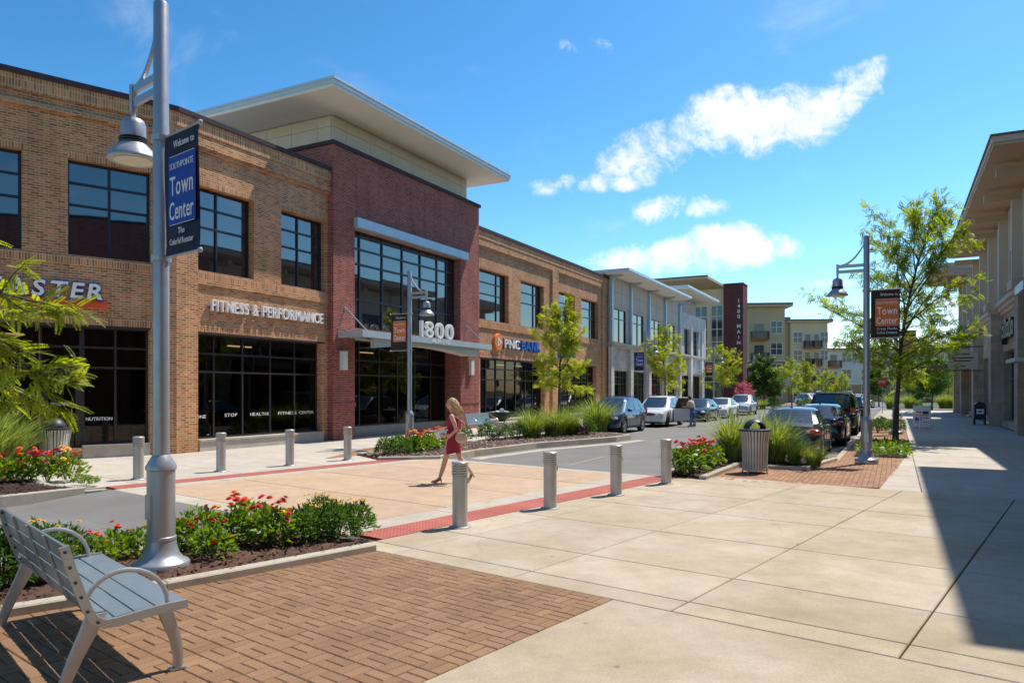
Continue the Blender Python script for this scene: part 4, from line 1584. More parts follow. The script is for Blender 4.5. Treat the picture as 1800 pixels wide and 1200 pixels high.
rr_ = MB().box(49.9, 67.9, -1.6, 10, 10.35, 10.46).build('roof', 'soffit_white', gry)
MB().box(49.85, 67.95, -1.66, 10.05, 10.46, 10.64).build('roof_fascia', 'roof_metal', rr_)
w2 = [(71.4, 73.6, 5.5, 8.05), (75.0, 77.2, 5.5, 8.05), (78.0, 79.8, 5.5, 8.05)]
wall('wall', gry, 70.5, 80.6, 5.4, 9.6, w2, 'light_block', y=-0.05, depth=0.35)
for (a, b, c, d) in w2:
    window(gry, a, b, c, d, [a + (b - a) * .5], [7.3], 0.2, 'glass_upper', 'blue_frame')
box_part(gry, 'end_wall', 'light_block', 80.3, 80.6, 0.3, 14, 0, 9.6)
box_part(gry, 'upper_storey', 'grey_panel', 69.5, 80, 0.9, 12, 9.6, 11.5)
r2 = MB().box(68.2, 81.6, -1.2, 12, 11.5, 11.62).build('roof', 'soffit_white', gry)
MB().box(68.15, 81.65, -1.26, 12.05, 11.62, 11.82).build('roof_fascia', 'roof_metal', r2)
aw = MB().box(74.6, 80.2, -1.9, 0.1, 3.55, 3.75).build('awning', 'roof_metal', gry)
for i, c in enumerate((73.9, 78.6)):
    box_part(gry, 'pilaster', 'white_trim', c - 0.28, c + 0.28, -0.2, 0.12, 0, 8.3)

# ---------------------------------------------------------------- 1400 main
mn = thing('apartment_tower', 'apartment corner with maroon slab lettered 1400 MAIN and brown overhanging roof', 'building', SP(92, 0), RS - PI / 2)
# local x runs across the street (+ns), y along the street away from the camera
box_part(mn, 'slab', 'maroon_brick', -18.9, -16.55, 0.0, 3.0, 0, 15.0)
box_part(mn, 'slab_coping', 'coping_bronze', -18.95, -16.5, -0.05, 3.05, 15.0, 15.12)
wins = [(-22.7, -21.0, 4.8, 12.6), (-20.6, -19.1, 4.8, 12.6)]
wall('wall', mn, -27.5, -18.9, 0, 14.6, wins + [(-22.7, -19.1, 0.3, 4.2)], 'cream_wall', y=0.6, depth=0.3)
for (a, b, c, d) in wins:
    window(mn, a, b, c, d, [a + (b - a) * .5], [6.4, 8.0, 9.6, 11.2], 0.75, 'glass_far', 'white_trim', t=0.1)
window(mn, -22.7, -19.1, 0.3, 4.2, [-21.5, -20.3], [3.0], 0.75, 'glass_far', 'white_trim', t=0.1)
rq = MB()
rq.v = [(-33, -5.6, 15.1), (-19.6, -5.6, 15.1), (-18.95, 9, 14.9), (-33, 9, 14.9), (-33, -5.6, 15.4), (-19.6, -5.6, 15.4), (-18.95, 9, 15.2), (-33, 9, 15.2)]
rq.f = [(0, 3, 2, 1), (4, 5, 6, 7), (0, 1, 5, 4), (1, 2, 6, 5), (2, 3, 7, 6), (3, 0, 4, 7)]
rq = rq.build('roof', 'soffit_tan', mn)
MB().box(-33.05, -19.55, -5.66, -5.5, 15.3, 15.48).build('fascia', 'brown_fascia', rq)
box_part(mn, 'pillar', 'cream_wall', -23.9, -22.9, -0.2, 0.6, 0, 14.9)
for i, chh in enumerate('1400'):
    lettering(mn, chh, 0.62, 'letter_white', (-17.05, -0.04, 12.7 - i * 0.64), depth=0.03, bold=0.01, name='letter', center=True)
for i, chh in enumerate('MAIN'):
    lettering(mn, chh, 0.62, 'letter_white', (-17.05, -0.04, 9.6 - i * 0.68), depth=0.03, bold=0.01, name='letter', center=True)
rd = thing('round_wall_sign', 'round metal ring sign standing above the shop awning before the apartment tower', 'sign', SP(80.9, -18.0), RS - PI / 2)
rg_ = MB()
rg_.tube([(1.0 * math.cos(2 * PI * i / 28), 0, 5.6 + 1.0 * math.sin(2 * PI * i / 28)) for i in range(29)], 0.09, 6)
rg_.build('ring', 'silver_paint', rd)
MB().tube([(-.6, 0, 5.3), (0, 0, 5.9), (.6, 0, 5.3)], 0.06, 6).build('bar', 'silver_paint', rd)
MB().tube([(0, 0, 3.7), (0, 0, 4.55)], 0.06, 6).build('post', 'silver_paint', rd)


# ---------------------------------------------------------------- apartment blocks
def far_window(parent, x, z, w, h, y, nx=2, nz=2):
    m = MB()
    t = 0.09
    for i in range(nx + 1):
        a = x - w / 2 + (w - t) * i / nx
        m.box(a, a + t, y - 0.06, y - 0.002, z, z + h)
    for j in range(nz + 1):
        b = z + (h - t) * j / nz
        m.box(x - w / 2 + t, x + w / 2 - t, y - 0.05, y - 0.002, b, b + t)
    wn = m.build('window', 'white_trim', parent)
    for i in range(nx):
        for j in range(nz):
            a, b = x - w / 2 + (w - t) * i / nx + t, x - w / 2 + (w - t) * (i + 1) / nx
            c, d = z + (h - t) * j / nz + t, z + (h - t) * (j + 1) / nz
            MB().quad((a, y - 0.025, c), (b, y - 0.025, c), (b, y - 0.025, d), (a, y - 0.025, d)).build('pane', 'glass_far', wn)


def balcony(parent, x, z, w, y, dpt=1.2):
    m = MB()
    m.box(x - w / 2, x + w / 2, y - dpt, y - 0.003, z - 0.3, z)
    sl = m.build('balcony', 'red_pot', parent)
    r = MB()
    r.box(x - w / 2, x + w / 2, y - dpt, y - dpt + 0.05, z + 1.0, z + 1.07)
    for q in (-1, 1):
        r.box(x + q * w / 2 - (0.05 if q > 0 else 0), x + q * w / 2 + (0.05 if q < 0 else 0), y - dpt + .05, y - 0.01, z + 1.0, z + 1.07)
    n = int(w / 0.13)
    for i in range(n + 1):
        a = x - w / 2 + (w - 0.03) * i / n
        r.box(a, a + 0.03, y - dpt + 0.005, y - dpt + 0.035, z, z + 1.0)
    for q in (-1, 1):
        for i in range(9):
            yy = y - dpt + 0.12 + i * 0.12
            xx = x + q * (w / 2 - 0.03)
            r.box(xx - .015, xx + .015, yy, yy + 0.03, z, z + 1.0)
    r.build('railing', 'balcony_rail', sl)
    dm = MB()
    dm.box(x - w * .28, x + w * .28, y - 0.03, y - 0.004, z, z + 2.2)
    dm.build('balcony_door', 'glass_far', parent)


def block(name, label, X, Y, rz, w, dep, h, wallmat, roofmat, cols_w, cols_b, floors, lowmat=None, roof_over=1.0, low=6.2):
    t = thing(name, label, 'building', (X, Y, -0.15), rz)
    box_part(t, 'wall', wallmat, 0, w, 0, dep, low if lowmat else 0, h)
    if lowmat:
        box_part(t, 'base_wall', lowmat, 0, w, 0, dep, 0, low)
        box_part(t, 'belt_course', 'white_trim', -0.05, w + 0.05, -0.06, dep, low, low + 0.15)
    r_ = MB().box(-roof_over, w + roof_over, -roof_over, dep + roof_over, h, h + 0.3).build('roof', roofmat, t)
    MB().box(-roof_over - .05, w + roof_over + .05, -roof_over - .05, dep + roof_over + .05, h + 0.3, h + 0.55).build('fascia', 'brown_fascia', r_)
    for f in range(floors):
        z = 1.0 + f * 3.15
        for x, ww in cols_w:
            far_window(t, x, z, ww, 1.9, 0.0, 2 if ww < 2 else 3, 2)
        for x, ww in cols_b:
            if f:
                balcony(t, x, z - 0.75, ww, 0.0)
            else:
                box_part(t, 'door', 'glass_far', x - .5, x + .5, -0.03, -0.003, 0.05, 2.3)
    return t


block('apartment_block', 'tan apartment block with flat roof and brick base next to the maroon slab', 35.2, 108, R(-6), 5.1, 14, 14.4, 'tan_wall', 'soffit_tan',
      [(3.9, 1.75)], [(1.4, 2.4)], 4, 'apt_brick', 0.9, 6.4)
block('apartment_block', 'olive and cream four storey apartment block with narrow balconies', 49.0, 128, R(-4), 6.3, 16, 14.0, 'cream_wall', 'soffit_tan',
      [(1.2, 1.6), (5.7, 1.3)], [(2.9, 1.5), (4.4, 1.3)], 4, 'tan_wall', 0.7, 3.5)
ol = block('apartment_wing', 'windowless olive wing of the far apartments behind young trees', 45.2, 129, R(-4), 3.75, 16, 14.5, 'olive_wall', 'soffit_tan', [], [], 0, None, 0.2)
block('apartment_block', 'pale grey three storey apartment row behind the big locust tree', 56.8, 136, R(-2), 22, 14, 9.4, 'grey_wall', 'soffit_tan',
      [(0.8, 1.0), (5.6, 1.8), (9.2, 1.8), (14.5, 1.8), (18.5, 1.8)], [(3.2, 2.2), (12.0, 2.2), (20.6, 1.8)], 3, 'apt_brick', 0.4, 3.2)
block('apartment_block', 'far cream apartment row with balconies seen left of the shaded arcade', 84, 142, R(0), 34, 14, 10.6, 'cream_wall', 'soffit_tan',
      [(2.0, 1.8), (6.5, 1.8), (11, 1.8), (15.5, 1.8), (20, 1.8), (24.5, 1.8)], [(4.2, 1.8), (13.2, 1.8), (22.2, 1.8)], 3, 'apt_brick', 0.4, 3.2)

# ---------------------------------------------------------------- taupe building on the right of the street (x = -u, y = c)
rgt = thing('taupe_retail_building', 'shaded taupe stone shop building with deep eaves, brackets and tall piers on the right', 'building', (0, 0, 0), RS + PI)
pil = [36.9, 46.6, 56.6, 66.4, 74.6]
r_open = [(-(b - 0.8), -(a + 0.8), 0.35, 3.9) for a, b in zip(pil[:-1], pil[1:])]
wall('wall', rgt, -75.2, -36.2, 0, 5.9, r_open, 'taupe_block', y=5.0, depth=0.5)
for (a, b, c, d) in r_open:
    window(rgt, a, b, c, d, [a + (b - a) * k / 5 for k in range(1, 5)], [2.5, 3.1], 5.35, 'glass_dark')
    box_part(rgt, 'plinth', 'taupe_block', a, b, 4.9, 5.3, 0, 0.34)
for p in pil:
    box_part(rgt, 'pier', 'taupe_block', -p - 0.55, -p + 0.55, 4.45, 5.2, 0, 5.9)
    box_part(rgt, 'pier_cap', 'taupe_panel', -p - 0.75, -p + 0.75, 4.22, 5.2, 6.12, 6.5)
    cp = MB()
    cp.box(-p - 0.65, -p + 0.65, 4.33, 5.2, 5.9, 6.117)
    cp.build('pier_cap', 'taupe_panel', rgt)
cn = MB()
cn.box(-75.2, -36.2, 4.62, 5.3, 6.2, 6.42)
cn.box(-75.2, -36.2, 4.75, 5.3, 6.0, 6.197)
cn.box(-75.2, -36.2, 4.88, 5.3, 5.8, 5.997)
cn.build('cornice', 'taupe_panel', rgt)
ups = [p for p in (36.9, 41.7, 46.6, 51.6, 56.6, 61.5, 66.4, 70.5, 74.6)]
u_open = [(-(b - 0.9), -(a + 0.9), 6.6, 9.1) for a, b in zip(ups[:-1], ups[1:])]
wall('wall', rgt, -75.2, -36.2, 6.42, 11.3, u_open, 'taupe_panel', y=5.25, depth=0.7)
for (a, b, c, d) in u_open:
    window(rgt, a, b, c, d, [a + (b - a) * .33, a + (b - a) * .66], [8.3], 5.85, 'glass_upper', 'blue_frame')
for p in ups:
    box_part(rgt, 'post', 'taupe_panel', -p - 0.2, -p + 0.2, 4.85, 5.26, 6.42, 10.9)
    box_part(rgt, 'bracket', 'soffit_tan', -p - 0.14, -p + 0.14, 3.75, 5.3, 10.9, 11.25)
rr2 = MB().box(-62.0, -34.2, 3.4, 14, 11.5, 11.62).build('roof', 'soffit_tan', rgt)
MB().box(-62.05, -34.14, 3.34, 14, 11.62, 11.85).build('fascia', 'taupe_panel', rr2)
MB().box(-62.05, -34.08, 3.28, 14, 11.85, 11.93).build('roof_edge', 'brown_fascia', rr2)
rr3 = MB().box(-76.5, -66.5, 2.4, 14, 11.3, 11.9).build('roof', 'soffit_tan', rgt)
box_part(rgt, 'end_wall', 'taupe_panel', -75.2, -74.9, 5.5, 16, 0, 11.3)
box_part(rgt, 'end_wall', 'taupe_panel', -36.4, -36.2, 5.4, 16, 6.4, 11.5)
awn = MB().side([(-66, 3.5), (-61, 3.5), (-61, 3.7), (-66, 3.7)], 2.2, 4.9).build('awning', 'brown_fascia', rgt)
for p in pil[:4]:
    scn = MB().box(-p - 0.85, -p - 0.58, 4.6, 4.98, 2.9, 3.9).build('wall_sconce', 'white_trim', rgt)
# near brick part, mostly beyond the picture's edge: its parapet and eave shade the pavement
nbr = thing('brick_corner_building', 'brick shop building at the picture edge whose eave shades the right pavement', 'building', (0, 0, 0), RS + PI)
n_open = [(-15.5, -9.5, 0.35, 3.6), (-23.5, -17.5, 0.35, 3.6), (-32.0, -26.0, 0.35, 3.6), (-14, -10.5, 6, 8.6), (-22, -18.5, 6, 8.6), (-31, -27.5, 6, 8.6), (-7, -1, 0.35, 3.6), (-6, -2.5, 6, 8.6)]
wall('wall', nbr, -36.15, 8.0, 0, 11.75, n_open, 'red_brick', y=5.05, depth=0.4)
for (a, b, c, d) in n_open:
    window(nbr, a, b, c, d, [a + (b - a) * .33, a + (b - a) * .66], [c + (d - c) * .7], 5.25, 'glass_dark' if c < 1 else 'glass_upper', 'bronze_frame')
box_part(nbr, 'coping', 'coping_bronze', -36.15, 8.0, 4.97, 5.5, 11.75, 11.9)
box_part(nbr, 'canopy', 'roof_metal', -36.0, -33.4, 4.0, 5.04, 2.98, 3.12)
box_part(nbr, 'canopy', 'roof_metal', -36.0, -33.8, 4.3, 5.04, 5.75, 6.1)
nr = MB().box(-27.25, -13.2, 3.57, 14, 13.2, 13.32).build('roof', 'soffit_tan', nbr)
MB().box(-27.3, -13.15, 3.52, 14, 13.32, 13.6).build('fascia', 'roof_metal', nr)
box_part(nbr, 'tower_wall', 'red_brick', -26.0, -14.4, 5.2, 13, 11.75, 13.2)
box_part(nbr, 'back_wall', 'red_brick', -36.1, 8.0, 13.0, 13.4, 0, 11.7)
box_part(nbr, 'roof_deck', 'grey_panel', -36.1, 8.0, 5.4, 13.0, 11.2, 11.4)
# ---------------------------------------------------------------- street lamps with banners
def dir_rz(v):
    return math.atan2(v.y, v.x)


def lamp(label, loc, arm, scheme, lines, flip, arm_len=0.68):
    t = thing('street_lamp', label, 'street lamp', loc, dir_rz(arm), 'town center street lamps')
    MB().lathe([(0.27, 0), (0.275, 0.02), (0.275, 0.10), (0.262, 0.118), (0.22, 0.135), (0.175, 0.19), (0.15, 0.27), (0.142, 0.33)], 28).build('base', 'silver_paint', t, smooth=True)
    sl = MB().lathe([(0.142, 0.33), (0.147, 0.335), (0.147, 0.365), (0.134, 0.372), (0.134, 1.04), (0.147, 1.05), (0.147, 1.085), (0.08, 1.2)], 28).build('sleeve', 'silver_paint', t, smooth=True)
    hp = MB()
    hp.box(0.1, 0.139, -0.055, 0.055, 0.55, 0.8)
    hp.build('access_cover', 'silver_paint', sl, rz=-PI / 2 if not flip else PI / 2)
    MB().lathe([(0.079, 1.18), (0.077, 4.55), (0.074, 4.56), (0.072, 5.8), (0.066, 5.815)], 22).build('pole', 'silver_paint', t, smooth=True)
    am = MB()
    for z0, z1 in ((5.04, 5.12), (4.9, 4.98)):
        am.box(0.05, arm_len + 0.02, -0.02, 0.02, z0, z1)
    am.box(arm_len - 0.03, arm_len + 0.03, -0.03, 0.03, 4.86, 5.14)
    am.build('arm', 'silver_paint', t)
    br_ = []
    for i in range(9):
        q = i / 8
        br_.append((0.07 + (arm_len - 0.09) * q, 5.62 - 0.5 * (1 - (1 - q) ** 2.2)))
    bm = MB()
    bm.side([(x, z) for x, z in br_] + [(x - 0.012, z - 0.05) for x, z in reversed(br_)], -0.015, 0.015)
    bm.build('brace', 'silver_paint', t)
    hd = MB().lathe([(0.02, 4.87), (0.03, 4.78), (0.075, 4.775), (0.105, 4.755), (0.123, 4.71), (0.126, 4.565)][::-1], 22, arm_len, 0).build('lamp_head', 'silver_paint', t, smooth=True)
    rn = MB()
    for k in range(3):
        z = 4.505 + k * 0.024
        rn.lathe([(0.13, z), (0.142, z + 0.003), (0.142, z + 0.012), (0.13, z + 0.015)], 22, arm_len, 0)
    rn.build('cooling_rings', 'dark_band', hd)
    MB().lathe([(0.255, 4.325), (0.258, 4.335), (0.25, 4.36), (0.215, 4.415), (0.165, 4.465), (0.132, 4.505)], 28, arm_len, 0).build('lamp_shade', 'silver_paint', hd, smooth=True)
    MB().lathe([(0.19, 4.318), (0.19, 4.33)], 24, arm_len, 0).build('lens', 'lamp_lens', hd)
    for z in (4.42, 3.2):
        c = MB().lathe([(0.079, z - 0.03), (0.098, z - 0.028), (0.098, z + 0.028), (0.079, z + 0.03)], 20).build('clamp', 'silver_paint', t)
        MB().tube([(-0.08, 0, z), (-0.77, 0, z)], 0.014, 8).ball((-0.78, 0, z), 0.026).build('rod', 'silver_paint', c)
    dark, field = scheme
    bn = MB()
    nx, nz = 6, 10
    rgx = random.Random(int(loc[0] * 31))
    ph = rgx.uniform(0, 6)
    V = lambda i, j, s: (-0.10 - 0.655 * i / nx, 0.012 * math.sin(ph + i * .9 + j * .35) * (1 if 0 < j < nz else 0) + s, 3.2 + 1.22 * j / nz)
    for s in (-0.003, 0.003):
        for i in range(nx):
            for j in range(nz):
                bn.quad(V(i, j, s), V(i + 1, j, s), V(i + 1, j + 1, s), V(i, j + 1, s))
    b = bn.build('banner', dark, t)
    sgn = 1 if flip else -1           # the face towards the near end of the street
    yy = sgn * 0.021
    f = MB()
    f.quad((-0.2 if flip else -0.13, yy, 3.5), (-0.73 if flip else -0.66, yy, 3.5), (-0.73 if flip else -0.66, yy, 4.18), (-0.2 if flip else -0.13, yy, 4.18))
    f.build('colour_field', field, b)
    x0, x1 = ((-0.22, -0.71) if flip else (-0.64, -0.15))
    dx_ = 1
    rzt = PI if flip else 0.0

    def put(txt, z, size, w, bold=0.0, mat='letter_white', right=True):
        st = x0 + (-(0.49 - w) if flip else (0.49 - w)) * (1 if right else 0.5)
        lettering(b, txt, size, mat, (st, sgn * 0.026, z), width=w, depth=0.0015, bold=bold, rz=rzt)
    put('Welcome to', 4.26, 0.10, 0.40)
    put('SOUTHPOINTE', 4.05, 0.09, 0.46, right=False, bold=-0.006)
    put('Town', 3.79, 0.27, 0.45, bold=0.006, right=False)
    put('Center', 3.55, 0.25, 0.47, bold=0.006, right=False)
    for i, ln in enumerate(lines):
        put(ln, 3.40 - i * 0.1, 0.088, min(0.46, 0.043 * len(ln)), right=False)
    for z in (3.5, 4.18):
        lm = MB()
        lm.quad((x0 + (-0.02 if flip else .02), sgn * 0.0235, z - 0.003), (x1, sgn * 0.0235, z - 0.003), (x1, sgn * 0.0235, z + 0.003), (x0, sgn * 0.0235, z + 0.003))
        lm.build('rule', 'letter_white', b)
    return t


BLUE, ORNG, PURP = ('banner_navy', 'banner_blue'), ('banner_brown', 'banner_orange'), ('banner_brown', 'banner_purple')
lamp('tall silver street lamp with blue banner rising from the flower bed behind the bench', (-3.59, 7.45, 0.0), -ND_, BLUE, ['The', 'Colorful Rooster'], True, 0.62)
lamp('silver street lamp with orange banner before the dark red entrance tower', (-3.40, 24.16, 0.0), NS_, ORNG, [], False)
lamp('silver street lamp with orange banner on brick paving by the parked black sedans', (9.08, 18.65, 0.0), -NS_, ORNG, ['Crazy Mocha', 'Coffee Company'], True)
lamp('distant lamp with blue banner at the seam of brick and grey buildings', SP(46.5, -14.6), NS_, BLUE, [], False)
lamp('distant lamp with orange banner between two locust trees', SP(66.0, -14.4), NS_, ORNG, [], False)
lamp('distant lamp with purple banner beside the dark round tree', SP(84.5, -14.0), NS_, PURP, [], False)
lamp('lamp with orange banner hidden behind the trunk of the big locust tree', SP(35.3, 0.0), -NS_, ORNG, [], True)

# ---------------------------------------------------------------- bollards
bl = thing('bollard', '', 'bollard', (0, 0, 0), 0, 'silver bollards lining the crossing')
MB().lathe([(0.15, 0), (0.152, 0.012), (0.145, 0.02), (0.108, 0.022)], 24).build('base_plate', 'bollard_paint', bl, smooth=True)
MB().lathe([(0.104, 0.02), (0.104, 0.70)], 24, cap=False).build('post', 'bollard_paint', bl, smooth=True)
lv_ = MB()
for k in range(5):
    z = 0.70 + k * 0.034
    lv_.lathe([(0.094, z), (0.094, z + 0.010), (0.114, z + 0.012), (0.116, z + 0.030), (0.094, z + 0.034)], 24)
lv_.build('louvers', 'bollard_paint', bl)
MB().lathe([(0.112, 0.868), (0.112, 0.885), (0.10, 0.895)], 24).build('cap', 'bollard_paint', bl, smooth=True)
lk = MB().box(0.1, 0.125, -0.02, 0.02, 0.6, 0.68).build('lock', 'bin_slat', bl)
spots = [(G(808.5, 926), 'silver bollard nearest the flower bed on the near side of the crossing'), (G(967, 893), 'second bollard from the flower bed on the near side of the crossing'),
         (G(1083, 869.5), 'third bollard from the flower bed on the near side of the crossing'), (G(1171, 850), 'near side bollard next to the flower bed by the slatted bin'),
         (G(243.5, 842), 'far side bollard just left of the tall banner lamp'), (G(388.5, 828.5), 'far side bollard first right of the tall banner lamp'),
         (G(509.5, 818), 'far side bollard in front of the CENTER window lettering'), (G(611, 808.5), 'far side bollard in front of the red brick tower pier')]
for i, (p, lab) in enumerate(spots):
    o = bl if i == 0 else dup(bl, p, 0.3, lab)
    o.location = p
    o['label'] = lab

# ---------------------------------------------------------------- slatted litter bins


def litter_bin(label, loc, rz, arch):
    t = thing('litter_bin', label, 'litter bin', loc, rz, 'slatted litter bins')
    n = 28
    sm_ = MB()
    prof = [(0.270, 0.10), (0.276, 0.4), (0.286, 0.65), (0.305, 0.85), (0.328, 0.955)]
    hw = 0.024
    for r, z in prof:
        sm_.v += [(r, -hw, z), (r, hw, z), (r - 0.008, hw, z), (r - 0.008, -hw, z)]
    for i in range(len(prof) - 1):
        for q in range(4):
            sm_.f.append((i * 4 + q, i * 4 + (q + 1) % 4, i * 4 + 4 + (q + 1) % 4, i * 4 + 4 + q))
    sm_.f += [(3, 2, 1, 0), tuple(4 * (len(prof) - 1) + q for q in range(4))]
    me = sm_.mesh('slat', 'bin_slat')
    for k in range(n):
        link('slat', me, t, (0, 0, 0), 2 * PI * k / n)
    MB().lathe([(0.245, 0.09), (0.245, 0.93)], 24).build('liner', 'bin_dark', t)
    MB().lathe([(0.282, 0.06), (0.287, 0.07), (0.287, 0.11), (0.26, 0.115)], 28).build('bottom_ring', 'bin_slat', t)
    MB().lathe([(0.255, 0.945), (0.345, 0.945), (0.35, 0.955), (0.35, 0.985), (0.33, 0.995), (0.25, 0.995)], 32).build('top_ring', 'bin_dark', t, smooth=True)
    for k in range(4):
        a = PI / 4 + k * PI / 2
        lm = MB().tube([(0.30, 0, 0.16), (0.292, 0, 0.06), (0.315, 0, 0.0)], 0.018, 6)
        lm.tube([(0.30, 0, 0.16), (0.29, 0, 0.4), (0.30, 0, 0.65), (0.345, 0, 0.93)], 0.012, 6)
        lm.build('leg', 'bin_slat', t, rz=a)
    dm = MB()
    R0 = 0.25
    seg, rings = 40, 12
    for shell in (R0, R0 - 0.02):
        n0 = len(dm.v)
        for j in range(rings + 1):
            e = PI / 2 * j / rings
            for i in range(seg):
                a = 2 * PI * i / seg
                dm.v.append((shell * math.cos(e) * math.cos(a), shell * math.cos(e) * math.sin(a), 0.985 + shell * 0.95 * math.sin(e)))
        for j in range(rings):
            for i in range(seg):
                a = 2 * PI * (i + .5) / seg
                e = PI / 2 * (j + .5) / rings
                y, z = math.cos(e) * math.sin(a), math.sin(e)
                x = math.cos(e) * math.cos(a)
                op = math.hypot(y, z * 1.0) < 0.72
                if (arch and op and abs(x) > .3) or (not arch and x > 0.3 and op):
                    continue
                dm.f.append((n0 + j * seg + i, n0 + j * seg + (i + 1) % seg, n0 + (j + 1) * seg + (i + 1) % seg, n0 + (j + 1) * seg + i))
    dm.build('hood', 'bin_dark', t, smooth='all')
    return t


litter_bin('slatted steel bin with dark arched hood before tall green grass', G(1327, 830.5), R(-92), True)
litter_bin('slatted steel bin with dark domed hood by the shop door behind flowers', G(96, 826), R(150), False)


# ---------------------------------------------------------------- benches
def bench(label, loc, rz, length=1.95):
    """x runs from the near end (0) back to -length, y points the way the bench faces"""
    t = thing('bench', label, 'bench', loc, rz, 'steel slat benches')
    prof = [(0.02, 0.448), (-0.12, 0.447), (-0.26, 0.435), (-0.40, 0.418), (-0.475, 0.42), (-0.53, 0.455), (-0.565, 0.53), (-0.60, 0.63), (-0.645, 0.77), (-0.685, 0.92)]

    def at(s):
        acc = [0]
        for i in range(len(prof) - 1):
            acc.append(acc[-1] + math.hypot(prof[i + 1][0] - prof[i][0], prof[i + 1][1] - prof[i][1]))
        s *= acc[-1]
        for i in range(len(prof) - 1):
            if s <= acc[i + 1] + 1e-9:
                q = (s - acc[i]) / (acc[i + 1] - acc[i])
                return (prof[i][0] + (prof[i + 1][0] - prof[i][0]) * q, prof[i][1] + (prof[i + 1][1] - prof[i][1]) * q)
        return prof[-1]
    gaps = [(0.0, 0.17), (0.182, 0.29), (0.302, 0.40), (0.412, 0.475), (0.535, 0.635), (0.647, 0.76), (0.772, 0.88), (0.892, 1.0)]
    for k, (a, b) in enumerate(gaps):
        m = MB()
        n = 5
        ps = [at(a + (b - a) * i / n) for i in range(n + 1)]
        nr = []
        for i in range(n + 1):
            p, q = ps[max(0, i - 1)], ps[min(n, i + 1)]
            dx, dz = q[0] - p[0], q[1] - p[1]
            ln = math.hypot(dx, dz)
            nr.append((-dz / ln, dx / ln))
        # upper side faces the sitter
        top = [(p[0] + 0.0, p[1]) for p in ps]
        bot = [(p[0] + q[0] * 0.014, p[1] + q[1] * 0.014) for p, q in zip(ps, nr)]
        ring = top + bot[::-1]
        K = len(ring)
        m.v = [(-0.03, y, z) for y, z in ring] + [(-length + 0.03, y, z) for y, z in ring]
        m.f = [(i, (i + 1) % K, K + (i + 1) % K, K + i) for i in range(K)]
        m.f += [tuple(range(K))[::-1], tuple(range(K, 2 * K))]
        m.build('seat_slat' if k < 4 else 'back_slat', 'bench_blue', t, smooth=True)
    # end frames, straps behind the back
    def band(x, w, thick, off, name, mat, i0=0, i1=None):
        m = MB()
        pr = prof[i0:i1]
        n = len(pr)
        out = []
        for i in range(n):
            p, q = pr[max(0, i - 1)], pr[min(n - 1, i + 1)]
            dx, dz = q[0] - p[0], q[1] - p[1]
            ln = math.hypot(dx, dz)
            out.append((dz / ln, -dx / ln))
        up = [(p[0] - o[0] * off, p[1] - o[1] * off) for p, o in zip(pr, out)]
        lo = [(p[0] - o[0] * (off + thick), p[1] - o[1] * (off + thick)) for p, o in zip(pr, out)]
        ring = up + lo[::-1]
        K = len(ring)
        m.v = [(x, y, z) for y, z in ring] + [(x - w, y, z) for y, z in ring]
        for i in range(n - 1):
            m.f += [(i, i + 1, K - 2 - i, K - 1 - i), (K + K - 1 - i, K + K - 2 - i, K + i + 1, K + i)]
        m.f += [(i, (i + 1) % K, K + (i + 1) % K, K + i) for i in range(K)]
        return m.build(name, mat, t, smooth=True)
    for x in (0.0, -length + 0.03):
        band(x, 0.03, 0.055, -0.012, 'end_frame', 'bench_steel')
    for k in range(3):
        band(-length * (k + 1) / 4, 0.035, 0.012, 0.018, 'back_strap', 'bench_steel', 5)
    for x in (0.002, -length + 0.028):
        for i in range(6):
            y, z = at(0.5 + i * 0.095)
            bm = MB().lathe([(0.011, 0), (0.011, 0.004), (0.006, 0.007)], 8).build('bolt', 'bin_dark', t, (x, y - 0.018, z - 0.01))
            bm.rotation_euler = (0, PI / 2, 0)
    for x in (-0.05, -length + 0.05):
        # front leg: tapering curved blade; rear leg splays backwards
        for nm, path in (('leg', [(-0.10, 0.41, 0.055), (-0.075, 0.32, 0.05), (-0.035, 0.2, 0.042), (-0.02, 0.08, 0.034), (-0.025, 0.0, 0.03)]),
                         ('leg', [(-0.50, 0.47, 0.07), (-0.55, 0.36, 0.062), (-0.62, 0.22, 0.05), (-0.68, 0.08, 0.04), (-0.70, 0.0, 0.034)])):
            m = MB()
            for (y, z, w) in path:
                m.v += [(x - 0.022, y - w, z), (x + 0.022, y - w, z), (x + 0.03, y, z), (x + 0.022, y + w * .6, z), (x - 0.022, y + w * .6, z), (x - 0.03, y, z)]
            for i in range(len(path) - 1):
                for q in range(6):
                    m.f.append((i * 6 + q, i * 6 + (q + 1) % 6, i * 6 + 6 + (q + 1) % 6, i * 6 + 6 + q))
            m.f += [tuple(range(6))[::-1], tuple(6 * (len(path) - 1) + q for q in range(6))]
            lg_ = m.build(nm, 'bench_steel', t, smooth=True)
            MB().box(x - 0.03, x + 0.03, path[-1][0] - 0.06, path[-1][0] + 0.04, 0.0, 0.012).build('foot', 'bench_steel', lg_)
        arc = []
        for i in range(13):
            a = PI * i / 12
            arc.append((x, -0.335 - 0.245 * math.cos(PI - a) * -1 if False else -0.335 + 0.245 * math.cos(a), 0.44 + 0.235 * math.sin(a) + 0.07 * (i / 12)))
        MB().tube(arc, 0.016, 8, ry=1.0).build('armrest', 'bench_steel', t, smooth=True)
    return t


BN = Vector((ND_.x, ND_.y))
bench('steel slat bench with looped armrests on brown pavers beside the tall lamp', G(325, 1058, 0.445) * Vector((1, 1, 0)) if False else Vector((G(325, 1058, 0.445).x, G(325, 1058, 0.445).y, 0)), math.atan2(-0.72, 0.695), 2.0)
bench('grey steel bench behind the planting, left of the stone urn', SP(25.6, -15.0), RS + PI, 1.9)

